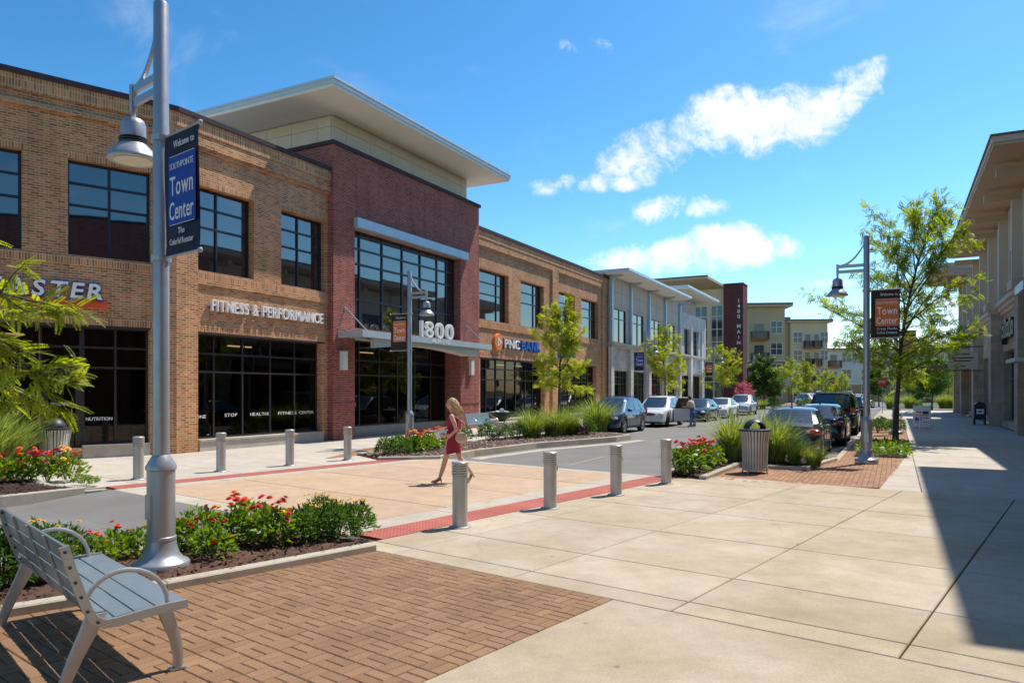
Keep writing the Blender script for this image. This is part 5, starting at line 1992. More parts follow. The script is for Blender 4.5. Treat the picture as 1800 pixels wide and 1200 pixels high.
# ---------------------------------------------------------------- urn fountain
ur = thing('urn_fountain', 'dark stone bowl fountain on a pedestal in front of the bank windows', 'fountain', SP(29.9, -16.3), RS)
MB().lathe([(0.36, 0), (0.36, 0.12), (0.30, 0.16)], 20).build('plinth', 'planter_stone', ur)
MB().lathe([(0.27, 0.16), (0.30, 0.22), (0.30, 0.30), (0.2, 0.36), (0.15, 0.44), (0.2, 0.52), (0.42, 0.62), (0.62, 0.76), (0.70, 0.86), (0.68, 0.88), (0.6, 0.82), (0.0, 0.80)], 28, cap=False).build('bowl', 'urn_dark', ur, smooth=True)
MB().lathe([(0.0, 0.842), (0.64, 0.84)], 24, cap=False).build('water', 'glass_far', ur)
wj = MB()
for k in range(9):
    a = 2 * PI * k / 9
    wj.ball((0.26 * math.cos(a), 0.26 * math.sin(a), 0.86), 0.075, 8, 5)
wj.ball((0, 0, 0.92), 0.13, 10, 6)
struct(wj.build('foam', 'letter_white', ur, smooth='all'), 'stuff')
pw = thing('planter_wall', 'low grey stone planter wall behind the ornamental grasses', 'wall', SP(0, 0), RS)
for i, a in enumerate(frange(26.2, 33.0, 1.36)[:-1]):
    box_part(pw, 'wall_stone', 'planter_stone', a, a + 1.35, 14.2, 14.55, 0.0, 0.5)
    box_part(pw, 'cap_stone', 'walk_concrete', a, a + 1.352, 14.15, 14.6, 0.5, 0.57)

# ---------------------------------------------------------------- pavement sign, mailbox, hanging sign, rack, stop sign
af = thing('pavement_sign', 'white A-frame sign board reading Zip Office on the sunny sidewalk', 'sign', SP(41.9, 1.15), RS - PI / 2)
for s in (-1, 1):
    m = MB()
    y0, y1 = s * 0.28, s * 0.04
    t_ = 0.02 * s
    pan = MB()
    pan.v = [(-0.36, y0, 0.05), (0.36, y0, 0.05), (0.36, y1, 1.12), (-0.36, y1, 1.12), (-0.36, y0 + t_, 0.05), (0.36, y0 + t_, 0.05), (0.36, y1 + t_, 1.12), (-0.36, y1 + t_, 1.12)]
    pan.f = [(0, 1, 2, 3), (7, 6, 5, 4), (0, 4, 5, 1), (1, 5, 6, 2), (2, 6, 7, 3), (3, 7, 4, 0)]
    pn = pan.build('panel', 'letter_white', af)
    for x in (-0.37, 0.37):
        MB().tube([(x, y0, 0), (x, y1, 1.15)], 0.02, 6).build('leg', 'white_trim', af)


def on_panel(x0, x1, q0, q1, mat, name):
    f = lambda q: -0.28 + 0.24 * q - 0.024
    g = lambda q: 0.05 + 1.07 * q
    MB().quad((x0, f(q0), g(q0)), (x1, f(q0), g(q0)), (x1, f(q1), g(q1)), (x0, f(q1), g(q1))).build(name, mat, af)


tz = lettering(af, 'Zip Office', 0.19, 'bank_blue', (-0.27, -0.075, 0.93), width=0.56, depth=0.004, bold=0.02)
tz.rotation_euler = (-R(12.6), 0, 0)
on_panel(-0.29, -0.02, 0.66, 0.72, 'sign_red', 'print')
on_panel(0.03, 0.29, 0.60, 0.74, 'urn_dark', 'print')
on_panel(-0.3, 0.3, 0.52, 0.56, 'banner_orange', 'print')
on_panel(-0.3, -0.02, 0.28, 0.46, 'bank_blue', 'print')
on_panel(0.03, 0.3, 0.40, 0.44, 'bank_blue', 'print')
on_panel(-0.3, -0.02, 0.20, 0.23, 'sign_red', 'print')
on_panel(0.03, 0.3, 0.22, 0.25, 'sign_red', 'print')

mbx = thing('mailbox', 'dark blue round topped mailbox with a white emblem against the shaded piers', 'mailbox', SP(46.6, 4.0), RS - PI / 2)
m = MB()
ring = [(-0.27, 0.32)] + [(-0.27 * math.cos(PI * i / 12), 1.0 + 0.27 * math.sin(PI * i / 12)) for i in range(13)] + [(0.27, 0.32)]
m.side(ring[::-1], -0.28, 0.28)
bd = m.build('body', 'mailbox_blue', mbx, smooth=True)
for x in (-0.24, 0.24):
    for y in (-0.25, 0.25):
        MB().box(x - .03, x + .03, y - .03, y + .03, 0, 0.36).build('leg', 'mailbox_blue', mbx)
box_part(mbx, 'emblem', 'letter_white', -0.17, 0.17, -0.29, -0.283, 0.62, 0.88)
ep = MB().side([(-0.12, 0.70), (0.05, 0.70), (0.13, 0.80), (-0.06, 0.80)], -0.296, -0.291).build('emblem_mark', 'bank_blue', mbx)
box_part(mbx, 'base_slab', 'walk_concrete', -0.4, 0.4, -0.4, 0.4, 0.0, 0.03)

hs_ = thing('hanging_sign', 'tan hanging shop sign on iron bars reaching out over the shaded walk', 'sign', SP(50.5, 4.5), RS - PI / 2)
for z in (3.05, 4.45):
    MB().tube([(0, 0, z), (-1.9, 0, z)], 0.03, 6).build('bracket_bar', 'bin_dark', hs_)
m = MB()
ring = [(-1.75, 3.15), (-0.25, 3.15), (-0.25, 4.1), (-0.55, 4.15), (-0.8, 4.33), (-1.2, 4.33), (-1.45, 4.15), (-1.75, 4.1)]
m.side(ring, -0.06, 0.06)
m.build('panel', 'beige_panel', hs_)
for a_, b_2, z in ((-1.4, -0.65, 3.98), (-1.55, -0.45, 3.76), (-1.45, -0.6, 3.58), (-1.12, -0.88, 3.28)):
    box_part(hs_, 'print', 'brown_fascia', a_, b_2, -0.066, -0.0605, z, z + 0.09)
ss = thing('shop_sign', 'black mounted letters on the taupe wall above the shaded shop window', 'sign', (0, 0, 0), RS + PI)
for x_, w_, za, zb in ((-44.6, 0.6, 4.2, 5.2), (-43.85, 0.75, 4.45, 5.1), (-42.95, 0.6, 4.45, 5.35), (-42.2, 0.7, 4.45, 5.15), (-41.35, 0.65, 4.4, 5.3), (-40.6, 0.6, 4.45, 5.1)):
    k_ = MB()
    k_.box(x_, x_ + w_, 4.7, 4.95, za, za + 0.2)
    k_.box(x_, x_ + w_, 4.7, 4.95, zb - 0.2, zb)
    k_.box(x_, x_ + 0.2, 4.7, 4.95, za + 0.2, zb - 0.2)
    k_.box(x_ + w_ - 0.2, x_ + w_, 4.7, 4.95, za + 0.2, zb - 0.2)
    k_.build('letter', 'letter_black', ss)
    box_part(ss, 'standoff', 'letter_white', x_ + 0.1, x_ + w_ - 0.1, 4.95, 4.998, za + 0.05, zb - 0.05)

bk_ = thing('bike_rack', 'pale arched bicycle rack between the tree bed and the sign board', 'bike rack', SP(38.8, 0.6), RS - PI / 2)
for s in (0, 0.5):
    MB().tube([(-0.4, s, 0)] + [(-0.4 * math.cos(PI * i / 10), s, 0.5 + 0.4 * math.sin(PI * i / 10)) for i in range(11)] + [(0.4, s, 0)], 0.028, 8).build('hoop', 'white_trim', bk_)
MB().tube([(-0.4, 0, 0.45), (-0.4, 0.5, 0.45)], 0.02, 6).build('tie_bar', 'white_trim', bk_)
st = thing('stop_sign', 'red stop sign far down the street beside the lamp pole', 'sign', SP(68, -1.0), RS - PI / 2)
MB().tube([(0, 0, 0), (0, 0, 2.9)], 0.03, 6).build('post', 'silver_paint', st)
m = MB()
m.side([(0.40 * math.cos(PI / 8 + PI / 4 * i), 2.6 + 0.40 * math.sin(PI / 8 + PI / 4 * i)) for i in range(8)], -0.05, -0.035)
m.build('plate', 'petal_red', st)
lettering(st, 'STOP', 0.3, 'letter_white', (0, -0.055, 2.5), width=0.56, depth=0.003, center=True)
wsn = thing('road_sign', 'thin post with pale sign plate by the far cross street', 'sign', SP(84, -10.5), RS - PI / 2)
MB().tube([(0, 0, -.12), (0, 0, 3.2)], 0.04, 6).build('post', 'silver_paint', wsn)
MB().box(-0.35, 0.35, -0.06, -0.04, 2.4, 3.2).build('plate', 'bin_slat', wsn)
# ---------------------------------------------------------------- cars
def paint(name, col, metal=0.35, rough=0.28):
    mt, nt, b = newmat(name)
    b.inputs['Base Color'].default_value = (*col, 1)
    b.inputs['Metallic'].default_value = metal
    b.inputs['Roughness'].default_value = rough
    b.inputs['Coat Weight'].default_value = 0.9
    b.inputs['Coat Roughness'].default_value = 0.03
    n = nn(nt, 'ShaderNodeTexNoise', Scale=900.0)
    bp = nn(nt, 'ShaderNodeBump', Strength=0.03, Distance=0.001)
    nt.links.new(n.outputs[0], bp.inputs['Height'])
    nt.links.new(bp.outputs[0], b.inputs['Normal'])


paint('paint_navy', (0.012, 0.035, 0.09))
paint('paint_white', (0.74, 0.74, 0.72), 0.05)
paint('paint_darkblue', (0.010, 0.022, 0.04))
paint('paint_silver', (0.55, 0.57, 0.58), 0.5)
paint('paint_grey', (0.03, 0.03, 0.034), 0.4)
paint('paint_black', (0.008, 0.009, 0.012), 0.2)
plain('tyre', (0.018, 0.018, 0.018), 0.85)
plain('rim', (0.45, 0.46, 0.47), 0.3, metal=0.8)
plain('chrome', (0.7, 0.7, 0.7), 0.15, metal=1.0)
plain('black_trim', (0.012, 0.012, 0.013), 0.55)
plain('tail_red', (0.42, 0.012, 0.012), 0.2, coat=0.6)
plain('lamp_clear', (0.62, 0.63, 0.64), 0.12, coat=0.8)


def interp(pts, x):
    if x <= pts[0][0]:
        return pts[0][1]
    for (a, va), (b, vb) in zip(pts[:-1], pts[1:]):
        if x <= b:
            return va + (vb - va) * (x - a) / (b - a)
    return pts[-1][1]


def car(label, loc, rz, color, kind='suv', open_door=False, group='cars parked along the street'):
    t = thing('parked_car', label, 'car', loc, rz, group)
    if kind == 'suv':
        L, W, H, wb, wr = 4.68, 1.86, 1.69, 2.70, 0.37
        top = [(-2.34, 0.62), (-2.31, 0.86), (-2.25, 1.02), (-1.9, 1.06), (0.95, 1.01), (1.25, 1.0), (1.7, 0.96), (2.05, 0.88), (2.24, 0.76), (2.31, 0.64), (2.34, 0.5)]
        gh = dict(f0=1.38, f1=0.30, r1=-1.55, r0=-2.20, wb=0.85, wr=0.61, zb=1.0, zr=H)
        sw = [(0.10, 0.43), (0.47, 0.74), (0.78, 0.93)]
        zlow = 0.26
    elif kind == 'big':
        L, W, H, wb, wr = 5.2, 2.02, 1.90, 3.0, 0.40
        top = [(-2.6, 0.7), (-2.57, 0.95), (-2.5, 1.14), (-2.2, 1.17), (1.05, 1.16), (1.25, 1.15), (2.0, 1.1), (2.4, 1.0), (2.54, 0.85), (2.6, 0.6)]
        gh = dict(f0=1.3, f1=0.62, r1=-2.3, r0=-2.52, wb=0.93, wr=0.76, zb=1.12, zr=H)
        sw = [(0.10, 0.40), (0.43, 0.70), (0.74, 0.95)]
        zlow = 0.32
    else:
        L, W, H, wb, wr = 4.85, 1.83, 1.47, 2.78, 0.335
        top = [(-2.42, 0.60), (-2.38, 0.86), (-2.28, 1.03), (-1.75, 1.06), (-1.5, 0.98), (0.95, 0.93), (1.15, 0.93), (1.8, 0.85), (2.2, 0.75), (2.36, 0.64), (2.42, 0.45)]
        gh = dict(f0=1.25, f1=0.35, r1=-1.05, r0=-1.85, wb=0.83, wr=0.60, zb=0.95, zr=H)
        sw = [(0.12, 0.49), (0.53, 0.86)]
        zlow = 0.21
    hl = L / 2
    xs = sorted(set([round(-hl + L * i / 46, 4) for i in range(47)] + [round(q, 4) for c in (-wb / 2, wb / 2) for q in (c - wr * 1.16, c + wr * 1.16, c - wr * 1.05, c + wr * 1.05, c)]))
    m = MB()
    rings = []
    for x in xs:
        k = abs(x) / hl
        w = W / 2 * (1 - 0.16 * k ** 5 - 0.05 * k ** 16)
        zt = interp(top, x)
        zb_ = zlow + (0.06 * max(0, (k - 0.85)) / 0.15)
        for cx in (-wb / 2, wb / 2):
            q = abs(x - cx)
            Ra = wr * 1.16
            if q < Ra:
                zb_ = max(zb_, wr + math.sqrt(Ra * Ra - q * q) * 0.98)
        zb_ = min(zb_, zt - 0.12)
        hgt = zt - zb_
        hood = 1 if (x > gh['f0'] or x < gh['r0']) else 0
        ring = [(w * 0.90, zb_), (w * 0.985, zb_ + hgt * 0.10), (w * 1.0, zb_ + hgt * 0.45), (w * 0.985, zb_ + hgt * 0.72), (w * 0.955, zt - min(0.06, hgt * .12)), (w * 0.90, zt), (w * 0.5, zt + 0.02 * hood), (0, zt + 0.03 * hood)]
        full = [(x, y, z) for y, z in ring] + [(x, -y, z) for y, z in ring[-2::-1]]
        rings.append(full)
    K = len(rings[0])
    for rg in rings:
        m.v += rg
    for i in range(len(rings) - 1):
        for q in range(K - 1):
            m.f.append((i * K + q, (i + 1) * K + q, (i + 1) * K + q + 1, i * K + q + 1))
    m.f.append(tuple(range(K)))
    m.f.append(tuple((len(rings) - 1) * K + q for q in range(K))[::-1])
    # cabin shell
    n0 = len(m.v)
    g = gh
    zc = g['zb'] - 0.05
    rows = []
    for h, cr in ((0.0, 0), (0.35, 0.012), (0.7, 0.02), (0.93, 0.02), (1.0, 0.0)):
        hh = h
        xf = g['f0'] + (g['f1'] - g['f0']) * h - (0.0 if h < 1 else 0.06)
        xr = g['r0'] + (g['r1'] - g['r0']) * h + (0.0 if h < 1 else 0.05)
        wd = g['wb'] + (g['wr'] - g['wb']) * h + cr - (0.05 if h == 1.0 else 0)
        z = zc + (g['zr'] - zc) * h - (0.03 if h == 0.93 else 0)
        dp = h * h * (0.07 if kind != 'big' else 0.03)
        row = [(xf + 0.05, 0, z - dp * .5), (xf, wd * 0.8, z - dp * .5), (xf - 0.12, wd, z - dp * .5), ((xf + xr) / 2, wd + 0.02, z), (xr + 0.1, wd, z - dp), (xr, wd * 0.8, z - dp), (xr - 0.03, 0, z - dp)]
        row += [(p[0], -p[1], p[2]) for p in row[-2:0:-1]]
        rows.append(row)
    kk = len(rows[0])
    for row in rows:
        m.v += row
    for i in range(len(rows) - 1):
        for q in range(kk):
            m.f.append((n0 + i * kk + q, n0 + (i + 1) * kk + q, n0 + (i + 1) * kk + (q + 1) % kk, n0 + i * kk + (q + 1) % kk))
    last = n0 + (len(rows) - 1) * kk
    cidx = len(m.v)
    m.v.append(((g['f1'] + g['r1']) / 2, 0, g['zr'] + 0.025))
    for q in range(kk):
        m.f.append((last + q, cidx, last + (q + 1) % kk))
    body = m.build('body', color, t, smooth=True)

    def cab(side, tt, h):
        xf = g['f0'] + (g['f1'] - g['f0']) * h - 0.12
        xr = g['r0'] + (g['r1'] - g['r0']) * h + 0.1
        wd = g['wb'] + (g['wr'] - g['wb']) * h + 0.02 * math.sin(h * PI) + 0.012
        mid = 1 - abs(tt - 0.5) * 2
        return (xf + (xr - xf) * tt, side * (wd + 0.02 * mid), zc + (g['zr'] - zc) * h)
    for side in (-1, 1):
        for wi, (a, b) in enumerate(sw):
            if open_door and side == 1 and wi == 1:
                pass
            p = MB()
            pt = [cab(side, a + 0.0, 0.14), cab(side, b, 0.14), cab(side, b + (0.02 if wi < len(sw) - 1 else -0.03), 0.86), cab(side, a + (0.03 if wi == 0 else 0.0), 0.86)]
            if wi == 0:
                pt[3] = cab(side, a + 0.06, 0.86)
            q = [(v[0], v[1] + side * 0.0, v[2]) for v in pt]
            p.quad(*(q if side < 0 else q[::-1]))
            p.build('side_window', 'car_glass', t)

    def screen(name, front):
        p = MB()
        H0, H1 = 0.16, 0.90
        for i in range(4):
            for c in range(2):
                pass
        cols_ = [-0.86, -0.45, 0, 0.45, 0.86]
        vs = []
        for h in (H0, (H0 + H1) / 2, H1):
            if front:
                xb = g['f0'] + (g['f1'] - g['f0']) * h
            else:
                xb = g['r0'] + (g['r1'] - g['r0']) * h
            wd = g['wb'] + (g['wr'] - g['wb']) * h
            for c in cols_:
                bow = (0.05 * (1 - min(1, abs(c) / 0.8)) if abs(c) < 0.8 else -0.035)
                off = 0.012 + bow * (1 if front else 0.6)
                vs.append((xb + (off if front else -off), c * wd, zc + (g['zr'] - zc) * h + 0.006))
        p.v = vs
        for r in range(2):
            for c in range(4):
                f = (r * 5 + c, r * 5 + c + 1, r * 5 + 6 + c, r * 5 + 5 + c)
                p.f.append(f if front else f[::-1])
        return p.build(name, 'car_glass', t, smooth=True)
    ws = screen('windshield', True)
    screen('rear_window', False)
    # wheels
    tm = MB().lathe([(wr * 0.66, -0.105), (wr * 0.93, -0.11), (wr, -0.08), (wr, 0.08), (wr * 0.93, 0.11), (wr * 0.66, 0.105)], 26, cap=False).mesh('wheel', 'tyre', True)
    rm = MB()
    rm.lathe([(wr * 0.68, 0.08), (wr * 0.66, 0.10), (wr * 0.6, 0.09), (wr * 0.58, 0.045), (0.0, 0.045)], 24, cap=False)
    for k in range(5):
        a = 2 * PI * k / 5
        n = len(rm.v)
        rm.box(0.04, wr * 0.62, -0.03, 0.03, 0.05, 0.088)
        rm.rot(a, start=n)
    rm.lathe([(0.065, 0.05), (0.06, 0.096)], 12)
    rmm = rm.mesh('rim', 'rim', True)
    dsk = MB().lathe([(wr * 0.57, 0.03), (wr * 0.57, 0.046)], 20).mesh('brake_disc', 'black_trim')
    for cx in (-wb / 2, wb / 2):
        for s in (-1, 1):
            w_ = link('wheel', tm, t, (cx, s * (W / 2 - 0.115), wr))
            w_.rotation_euler = (-s * PI / 2, 0, 0.25 if (open_door and cx > 0) else 0)
            link('rim', rmm, w_)
            link('brake_disc', dsk, w_, (0, 0, 0.001))
    # lights and trim
    zl = interp(top, hl - 0.25) - 0.10
    for s in (-1, 1):
        hm = MB().ball((0, 0, 0), 1, 12, 8, (0.17, 0.20, 0.075)).build('headlight', 'lamp_clear', t, (hl - 0.20, s * W * 0.37, zl - 0.02), -s * 0.5, smooth='all')
        MB().ball((0, 0, 0), 0.045, 8, 6).build('bulb', 'chrome', hm, (0.1, 0, 0.02), smooth='all')
        if kind in ('suv', 'big'):
            tl = MB().box(-0.02, 0.10, -0.09, 0.09, -0.17, 0.17).build('taillight', 'tail_red', t, (-hl + 0.03, s * W * 0.405, 0.98 if kind == 'suv' else 1.05), s * 0.25)
            fg = MB().ball((0, 0, 0), 1, 10, 6, (0.05, 0.10, 0.07)).build('fog_light', 'black_trim', t, (hl - 0.09, s * W * 0.36, 0.45), smooth='all')
        else:
            tl = MB().ball((0, 0, 0), 1, 14, 8, (0.17, 0.24, 0.095)).build('taillight', 'tail_red', t, (-hl + 0.12, s * W * 0.385, 0.83), s * 0.42, smooth='all')
            MB().ball((0, 0, 0), 1, 8, 6, (0.06, 0.09, 0.04)).build('reverse_light', 'lamp_clear', tl, (-0.13, -s * 0.05, 0.0), smooth='all')
        mr = MB().ball((0, 0, 0), 1, 10, 6, (0.09, 0.12, 0.075)).build('mirror', color if kind != 'big' else 'black_trim', t, (g['f0'] - 0.42, s * (W / 2 + 0.10), g['zb'] + 0.08), smooth='all')
        for hx in (0.1, -0.95):
            MB().box(hx - 0.09, hx + 0.09, -0.012, 0.012, -0.014, 0.014).build('door_handle', 'chrome' if kind != 'suv' else color, t, (0, s * (W / 2 - 0.005), g['zb'] - 0.16))
        for hx in (0.62, -0.42, -1.28 if kind != 'sedan' else -1.1):
            MB().box(hx - 0.004, hx + 0.004, -0.003, 0.003, zlow + 0.12, g['zb'] - 0.06).build('door_seam', 'black_trim', t, (0, s * (W / 2 * 0.997), 0))
        MB().box(-wb / 2 + wr * 1.2, wb / 2 - wr * 1.2, -0.02, 0.02, -0.05, 0.05).build('sill_trim', 'black_trim', t, (0, s * (W / 2 - 0.03), zlow + 0.04))
    grl = MB().ball((0, 0, 0), 1, 14, 8, (0.06, W * 0.24, 0.10)).build('grille', 'black_trim', t, (hl - 0.085, 0, zl - 0.05), smooth='all')
    MB().box(-0.01, 0.065, -W * 0.2, W * 0.2, -0.012, 0.012).build('grille_bar', 'chrome', grl)
    MB().box(-0.12, 0.0, -W * 0.36, W * 0.36, -0.07, 0.07).build('lower_grille', 'black_trim', t, (hl - 0.015, 0, 0.36))
    MB().box(-0.01, 0.01, -0.16, 0.16, -0.07, 0.07).build('license_plate', 'letter_white', t, (-hl - 0.008, 0, 0.78 if kind != 'sedan' else 0.72))
    MB().box(-0.01, 0.01, -0.15, 0.15, -0.06, 0.06).build('license_plate', 'letter_white', t, (hl - 0.0, 0, 0.45))
    MB().box(-0.02, 0.10, -W * 0.41, W * 0.41, -0.09, 0.09).build('rear_bumper', 'black_trim' if kind != 'sedan' else color, t, (-hl + 0.015, 0, 0.42 if kind == 'sedan' else 0.5))
    if kind == 'sedan':
        MB().box(-0.012, 0.03, -0.42, 0.42, -0.016, 0.016).build('trunk_strip', 'chrome', t, (-hl + 0.04, 0, 0.90))
        MB().lathe([(0.05, 0), (0.055, 0.01), (0.045, 0.01)], 14).build('badge', 'chrome', t, (-hl + 0.06, 0, 0.96)).rotation_euler = (0, -PI / 2.6, 0)
        for s in (-1, 1):
            MB().tube([(-hl + 0.15, s * 0.55, 0.28), (-hl - 0.03, s * 0.55, 0.27)], 0.05, 10).build('exhaust', 'chrome', t)
        MB().box(-0.1, 0.1, -0.02, 0.02, 0, 0.05).build('antenna', 'black_trim', t, (g['r1'] + 0.05, 0, H - 0.01))
    else:
        for s in (-1, 1):
            MB().tube([(g['f1'] - 0.25, s * (g['wr'] - 0.06), H + 0.0), (g['f1'] - 0.3, s * (g['wr'] - 0.06), H + 0.05), (g['r1'] + 0.35, s * (g['wr'] - 0.06), H + 0.05), (g['r1'] + 0.3, s * (g['wr'] - 0.06), H)], 0.02, 6).build('roof_rail', 'chrome' if kind == 'big' else 'black_trim', t)
        MB().box(-0.08, 0.08, -0.9 * g['wr'], 0.9 * g['wr'], -0.02, 0.02).build('spoiler', color, t, (g['r1'] - 0.06, 0, H - 0.03))
    und = MB().box(-hl + 0.3, hl - 0.3, -W / 2 + 0.24, W / 2 - 0.24, 0.2, 0.5).build('underbody', 'black_trim', t)
    if open_door:
        dr_ = MB()
        dr_.v = []
        prof = [(0.0, 0.30), (-0.98, 0.34), (-1.05, 0.75), (-1.02, 1.0), (0.0, 1.0)]
        dr_.side(prof, -0.07, 0.07)
        d = dr_.build('open_door', color, t, (0.5, W / 2 + 0.02, 0.0), -R(62))
        fr = MB()
        fr.tube([(-0.02, 0, 1.0), (-0.28, -0.1, 1.6), (-0.92, -0.1, 1.6), (-1.0, 0, 1.0)], 0.03, 6)
        fr.build('window_frame', color, d)
        MB().quad((-0.04, 0, 1.0), (-0.98, 0, 1.0), (-0.9, -0.1, 1.58), (-0.3, -0.1, 1.58)).build('door_window', 'car_glass', d)
        MB().box(-0.55, 0.45, W / 2 - 0.02, W / 2 + 0.004, 0.35, 1.0).build('door_opening', 'black_trim', t)
    return t


CR = RS + PI      # facing down the street towards the camera
LG = 'cars parked nose to tail along the left kerb'
RG = 'cars parked along the right kerb'
car('dark blue SUV parked first behind the ornamental grasses', SP(33.4, -11.95, RZ), CR, 'paint_navy', 'suv', group=LG)
car('white SUV with a side door standing open', SP(40.6, -11.9, RZ), CR, 'paint_white', 'suv', open_door=True, group=LG)
car('very dark blue sedan behind the white SUV with the open door', SP(48.6, -11.5, RZ), CR, 'paint_darkblue', 'sedan', group=LG)
car('white sedan half hidden between dark blue sedan and silver SUV', SP(54.9, -11.4, RZ), CR, 'paint_white', 'sedan', group=LG)
car('silver white SUV last in the left row', SP(62.5, -11.3, RZ), CR, 'paint_silver', 'suv', group=LG)
car('grey sedan seen from behind beside the tall grass', SP(24.1, -2.75, RZ), RS, 'paint_grey', 'sedan', group=RG)
car('black sedan parked in front of the grey sedan', SP(30.3, -2.5, RZ), RS, 'paint_black', 'sedan', group=RG)
car('tall black SUV with roof rails parked beyond the sedans', SP(37.6, -2.5, RZ), RS, 'paint_black', 'big', group=RG)
car('dark grey SUV farther along behind the tall black SUV', SP(44.8, -2.2, RZ), RS, 'paint_grey', 'suv', group=RG)
FG = 'white cars on the far side of the cross street'
car('white car leftmost across the far street', (38.2, 93, -0.12), R(-75), 'paint_white', 'suv', group=FG)
car('white car second across the far street, nearer the black SUV', (42.6, 98, -0.12), R(-75), 'paint_white', 'suv', group=FG)
car('white car third across the far street, mostly hidden by the black SUV', (47.5, 103, -0.12), R(-75), 'paint_white', 'sedan', group=FG)
car('white car glimpsed beyond the tree trunk on the right', SP(70.5, -3.0, RZ), RS, 'paint_silver', 'suv', group=FG)

# ---------------------------------------------------------------- people
def skinmat(name, col):
    mt, nt, b = newmat(name)
    b.inputs['Base Color'].default_value = (*col, 1)
    b.inputs['Roughness'].default_value = 0.5
    b.inputs['Subsurface Weight'].default_value = 0.08
    b.inputs['Subsurface Radius'].default_value = (0.02, 0.008, 0.004)


skinmat('skin_light', (0.62, 0.33, 0.22))
skinmat('skin_tan', (0.42, 0.22, 0.14))
plain('dress_red', (0.26, 0.008, 0.03), 0.7, var=0.12, scale=12, bump=0.2, bscale=40)
plain('hair_blonde', (0.50, 0.33, 0.14), 0.5, var=0.25, scale=25)
plain('hair_dark', (0.03, 0.018, 0.012), 0.6, var=0.2, scale=25)
plain('shoe_tan', (0.30, 0.16, 0.08), 0.5)
plain('bag_tan', (0.50, 0.38, 0.26), 0.6, var=0.1)
plain('paper', (0.82, 0.82, 0.85), 0.7, var=0.02)
plain('shirt_cream', (0.62, 0.52, 0.42), 0.8, var=0.1, scale=8)
plain('jeans', (0.05, 0.13, 0.28), 0.85, var=0.15, scale=10)
plain('eye_dark', (0.02, 0.015, 0.012), 0.3)
plain('lip', (0.40, 0.10, 0.09), 0.5)


def chain(m, pts, rad, seg=12):
    m.tube(pts, rad, seg)
    for p, r in zip(pts, rad):
        m.ball(p, r * 0.995, seg, 8)


def hand(m, wrist, dirv, palm_n, k=1.0, curl=0.5):
    """palm with four bent fingers and a thumb, grown from the wrist"""
    w = Vector(wrist)
    d = Vector(dirv).normalized()
    n = Vector(palm_n).normalized()
    s = d.cross(n).normalized()
    c = w + d * 0.045 * k
    for q in (-0.024, -0.008, 0.008, 0.024):
        chain(m, [w + s * q * 0.6 * k, w + d * 0.085 * k + s * q * k], [0.014 * k, 0.0125 * k], 8)
    for q, ln in ((-0.027, 0.07), (-0.009, 0.082), (0.009, 0.078), (0.027, 0.06)):
        a = w + d * 0.085 * k + s * q * k
        b = a + (d * (1 - curl * .5) + n * curl * .6).normalized() * ln * 0.45 * k
        e = b + (d * (1 - curl) + n * curl * 1.2).normalized() * ln * 0.5 * k
        chain(m, [a, b, e], [0.0095 * k, 0.0085 * k, 0.007 * k], 8)
    a = w + d * 0.02 * k - s * 0.022 * k
    b = a + (d * .6 - s * .8).normalized() * 0.035 * k
    chain(m, [a, b, b + (d * .9 - s * .1 + n * .3).normalized() * 0.03 * k], [0.012 * k, 0.0105 * k, 0.008 * k], 8)


def finish_body(m, mat, parent, voxel=0.008, name='body'):
    o = m.build(name, mat, parent, smooth='all')
    r = o.modifiers.new('remesh', 'REMESH')
    r.mode = 'VOXEL'
    r.voxel_size = voxel
    r.use_smooth_shade = True
    s = o.modifiers.new('smooth', 'SMOOTH')
    s.factor = 0.5
    s.iterations = 6
    return o


def loft(rings, seg=20):
    """rings: (cx, cy, z, rx, ry)"""
    m = MB()
    for (cx, cy, z, rx, ry) in rings:
        for i in range(seg):
            a = 2 * PI * i / seg
            m.v.append((cx + rx * math.cos(a), cy + ry * math.sin(a), z))
    for j in range(len(rings) - 1):
        for i in range(seg):
            m.f.append((j * seg + i, j * seg + (i + 1) % seg, (j + 1) * seg + (i + 1) % seg, (j + 1) * seg + i))
    return m


def head(m, c, r=0.098):
    m.ball(c, r, 16, 12, (0.98, 0.80, 1.16))
    m.ball((c[0] + r * 0.28, c[1], c[2] - r * 0.62), r * 0.56, 12, 8, (1.0, 0.9, 0.85))
    m.tube([(c[0] + r * 0.85, c[1], c[2] + 0.01), (c[0] + r * 1.12, c[1], c[2] - r * 0.34)], [0.008, 0.015], 8)
    for s in (-1, 1):
        m.ball((c[0] - r * 0.05, c[1] + s * r * 0.8, c[2] - r * 0.1), 0.026, 8, 6, (0.8, 0.4, 1.2))


# woman walking across, facing +x in her own frame
wp = G(797, 848)
wom = thing('person', 'person in a short red dress with long blonde hair striding over the crossing', 'person', (wp.x, wp.y, 0.0), math.atan2(0.12, -1.0))
m = MB()
hc = (0.05, 0.0, 1.585)
head(m, hc)
chain(m, [(0.0, 0, 1.33), (0.02, 0, 1.42), (0.045, 0, 1.50)], [0.062, 0.05, 0.048])
chain(m, [(0.0, 0, 0.93), (0.0, 0, 1.08), (0.005, 0, 1.22), (0.0, 0, 1.33)], [0.125, 0.105, 0.115, 0.09])
chain(m, [(0.0, -0.16, 1.345), (0.0, 0, 1.36), (0.0, 0.16, 1.345)], [0.05, 0.065, 0.05])
